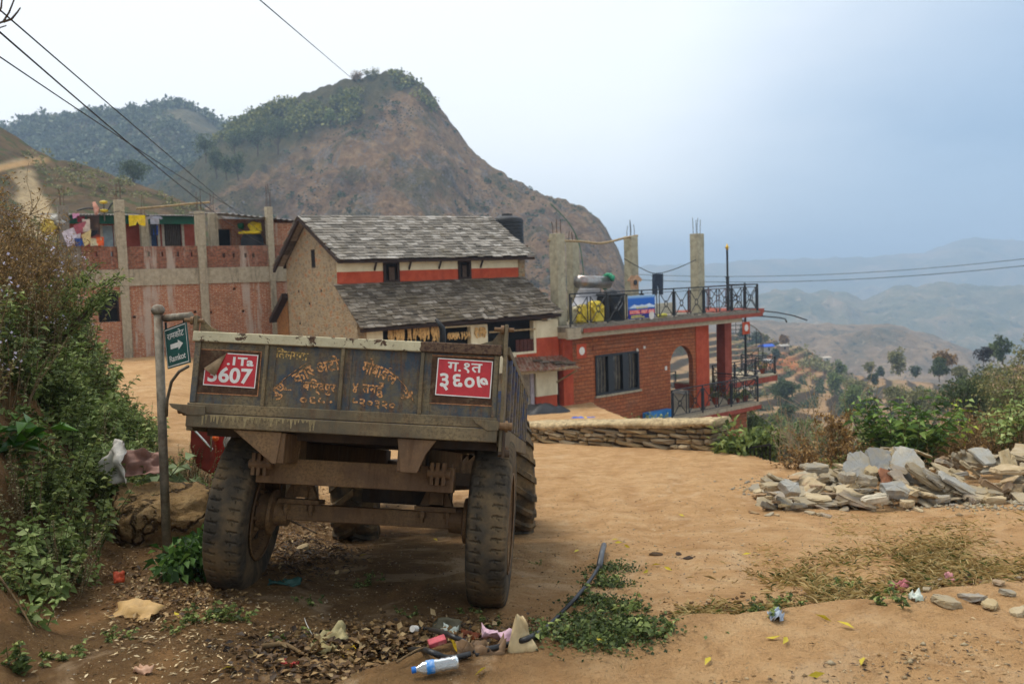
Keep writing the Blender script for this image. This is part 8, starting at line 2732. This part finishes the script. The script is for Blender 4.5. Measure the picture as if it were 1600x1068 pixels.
hang('yellow_shorts', 201, 336, 20, 17, '#d2b520', 'yellow flowered shorts on the washing line', 'shorts', -.3, [(0, 0), (1, 0), (1, 1), (.62, .9), (.5, .55), (.38, .9), (0, 1)], '#c48a6a')
hang('grey_shirt', 228, 336, 21, 14, '#8d8d94', 'grey shirt on the washing line right of the yellow shorts', 'shirt', -.3, SHIRT)
hang('dark_trousers', 234, 346, 8, 22, '#1f222a', 'dark trousers hanging behind the grey shirt', 'trousers', .3, PANTS)
hang('blue_towel', 238, 352, 7, 16, '#1f4a9c', 'blue towel hanging in the doorway', 'towel', 1.3)
for px, py, col, lab in ((78, 355, '#a8903a', 'yellow plastic sack behind the bushes on the brick house terrace'), (93, 348, '#a8a49a', 'white plastic sack beside the yellow one on the brick house terrace')):
    p = B_(px, py, .6)
    me = stone_mesh('plastic_sack', 980 + px, (.6, .5, .55), S('sack' + col.strip('#'), col, .6, .25, 8, .2), rough=1, sub=3)
    o = bpy.data.objects.new('plastic_sack', me); COL.objects.link(o); o.location = p; tag(o, lab, 'sack')
line([B_(96, 352, -.15), B_(120, 340, -.2), B_(150, 336, -.2), B_(187, 330, -.2)], .012, 'washing line at the left of the brick house terrace')
line([B_(189, 331, -.3), B_(230, 336, -.32), B_(280, 337, -.3), B_(318, 334, -.2)], .010, 'washing line between the concrete posts')
line([B_(213, 326, .3), B_(260, 322, .2), B_(300, 318, .1), B_(328, 316, .05)], .045, 'bamboo pole lying across the concrete posts', m_woodl, 'bamboo_pole', 'pole')
line([B_(120, 329, .4), B_(140, 325, .4), B_(165, 330, .4), B_(175, 318, .4), B_(187, 312, .2)], .03, 'black hose looped along the roof edge of the brick house', m_hose, 'roof_hose', 'hose')
# yellow double-dish lamp on the roof edge
p = B_(163, 335, .3)
dl = thing('dish_lamp', 'yellow double dish lamp standing on the roof edge of the brick house', 'lamp', p)
zz = P(163, 316, 36).z - p.z
MB().cyl((0, 0, -.25), (0, 0, zz), .025, seg=8).build('stem', m_grey, dl)
my = S('lamp_yellow', '#c4ac3a', .4, .2, 9, .1)
for k, (z, s_) in enumerate(((zz, 1), (zz * .30, 1.05))):
    MB().lathe([(.001, -.06), (.10 * s_, -.05), (.15 * s_, 0), (.14 * s_, .04), (.05, .07), (.001, .07)], 18, Matrix.Translation((0, 0, z))).build('dish', my, dl, smooth=True)
p = B_(150, 330, .2)
o = MB().tube([V((0, 0, -.3)), V((.02, 0, .1)), V((-.06, 0, .35))], [.03, .11, .05], 8).build('cloth_bundle', S('pink_bundle', '#c48a74', .8, .3, 9, .2, dirt='#d2b5a0'), smooth=True); o.location = p
tag(o, 'pink cloth bundle tied to the roof edge beside the yellow lamp', 'cloth bundle')
# black tank with a yellow cloth
p = hit(BM, 394, 373, .9)
tk = thing('water_tank', 'low black water tank with a yellow cloth on top behind the parapet', 'water tank', BM @ V((p.x, .9, zs1)))
hT = hit(BM, 394, 366, .9).z - zs1; rT = 19 * sc36
MB().lathe([(.001, 0), (rT, 0), (rT, hT * .4), (rT * .96, hT * .45), (rT, hT * .5), (rT, hT * .85), (rT * .8, hT), (.001, hT + .04)], 28).build('tank_body', m_bt, tk)
o = stone_mesh('yellow_cloth', 990, (.55, .4, .5), S('cloth_yellow', '#d2b81e', .7, .2, 8, .2), rough=1.5, sub=3)
o = bpy.data.objects.new('yellow_cloth', o); COL.objects.link(o); o.location = BM @ V((p.x + .1, .8, zs1 + hT + .28)); tag(o, 'bright yellow cloth bundle on the low black tank', 'cloth')
o = stone_mesh('yellow_cloth', 991, (1.0, .6, .12), S('cloth_yellow', '#d2b81e'), rough=1.5, sub=3)
o = bpy.data.objects.new('yellow_cloth', o); COL.objects.link(o); o.location = BM @ V((p.x - .12, .75, zs1 + hT + .06)); tag(o, 'yellow cloth spread flat over the low black tank', 'cloth')
o = stone_mesh('green_bag', 992, (.26, .2, .3), S('bag_green', '#1f6b42', .6), rough=1, sub=3)
o = bpy.data.objects.new('green_bag', o); COL.objects.link(o); o.location = B_(376, 353, 1.9); tag(o, 'green bag hanging on the brick wall beside the tank', 'bag')

# ------------------------------------------------------------------ huts on the far terraces
def hut(name, label, px, py, y, w_, h_, roofcol, wallcol, cat='hut'):
    s_ = y / FPX
    p = P(px, py, y)
    t = thing(name, label, cat, p, rad(20))
    W_, H_, D_ = w_ * s_, h_ * s_, w_ * s_ * .6
    wl = MB().box((-W_ / 2, 0, -H_ * .6), (W_ / 2, D_, H_ * .62)).build('wall', S('hut_' + wallcol.strip('#'), wallcol, .9, .2, 2, .2), t)
    MB().box((-W_ * .05, -.03, -.1), (W_ * .12, -.002, H_ * .5)).build('door', m_void, t)
    MB().prism([(-W_ * .56, -D_ * .25, H_ * .62), (-W_ * .56, -D_ * .25, H_ * .70), (-W_ * .56, D_ * .5, H_ * 1.05), (-W_ * .56, D_ * 1.2, H_ * .70), (-W_ * .56, D_ * 1.2, H_ * .62)], (W_ * 1.12, 0, 0)).build('roof', S('hutroof_' + roofcol.strip('#'), roofcol, .6, .15, 2, .1), t)
hut('hut', 'small hut with a bright blue roof on the far terraces', 1201, 547, 258, 19, 9, '#2a56b5', '#a8a494')
hut('hut', 'small grey roofed hut right of the blue roofed one', 1226, 545, 260, 16, 7, '#9c9488', '#8a7a68')
hut('hut', 'pale roofed hut lower down beside the spiral stair', 1204, 565, 230, 16, 4, '#b5b5b0', '#8a8478')
hut('house', 'pale distant house just past the end of the ridge hedge', 1292, 562, 420, 14, 5, '#bcae9a', '#b0a898', 'house')
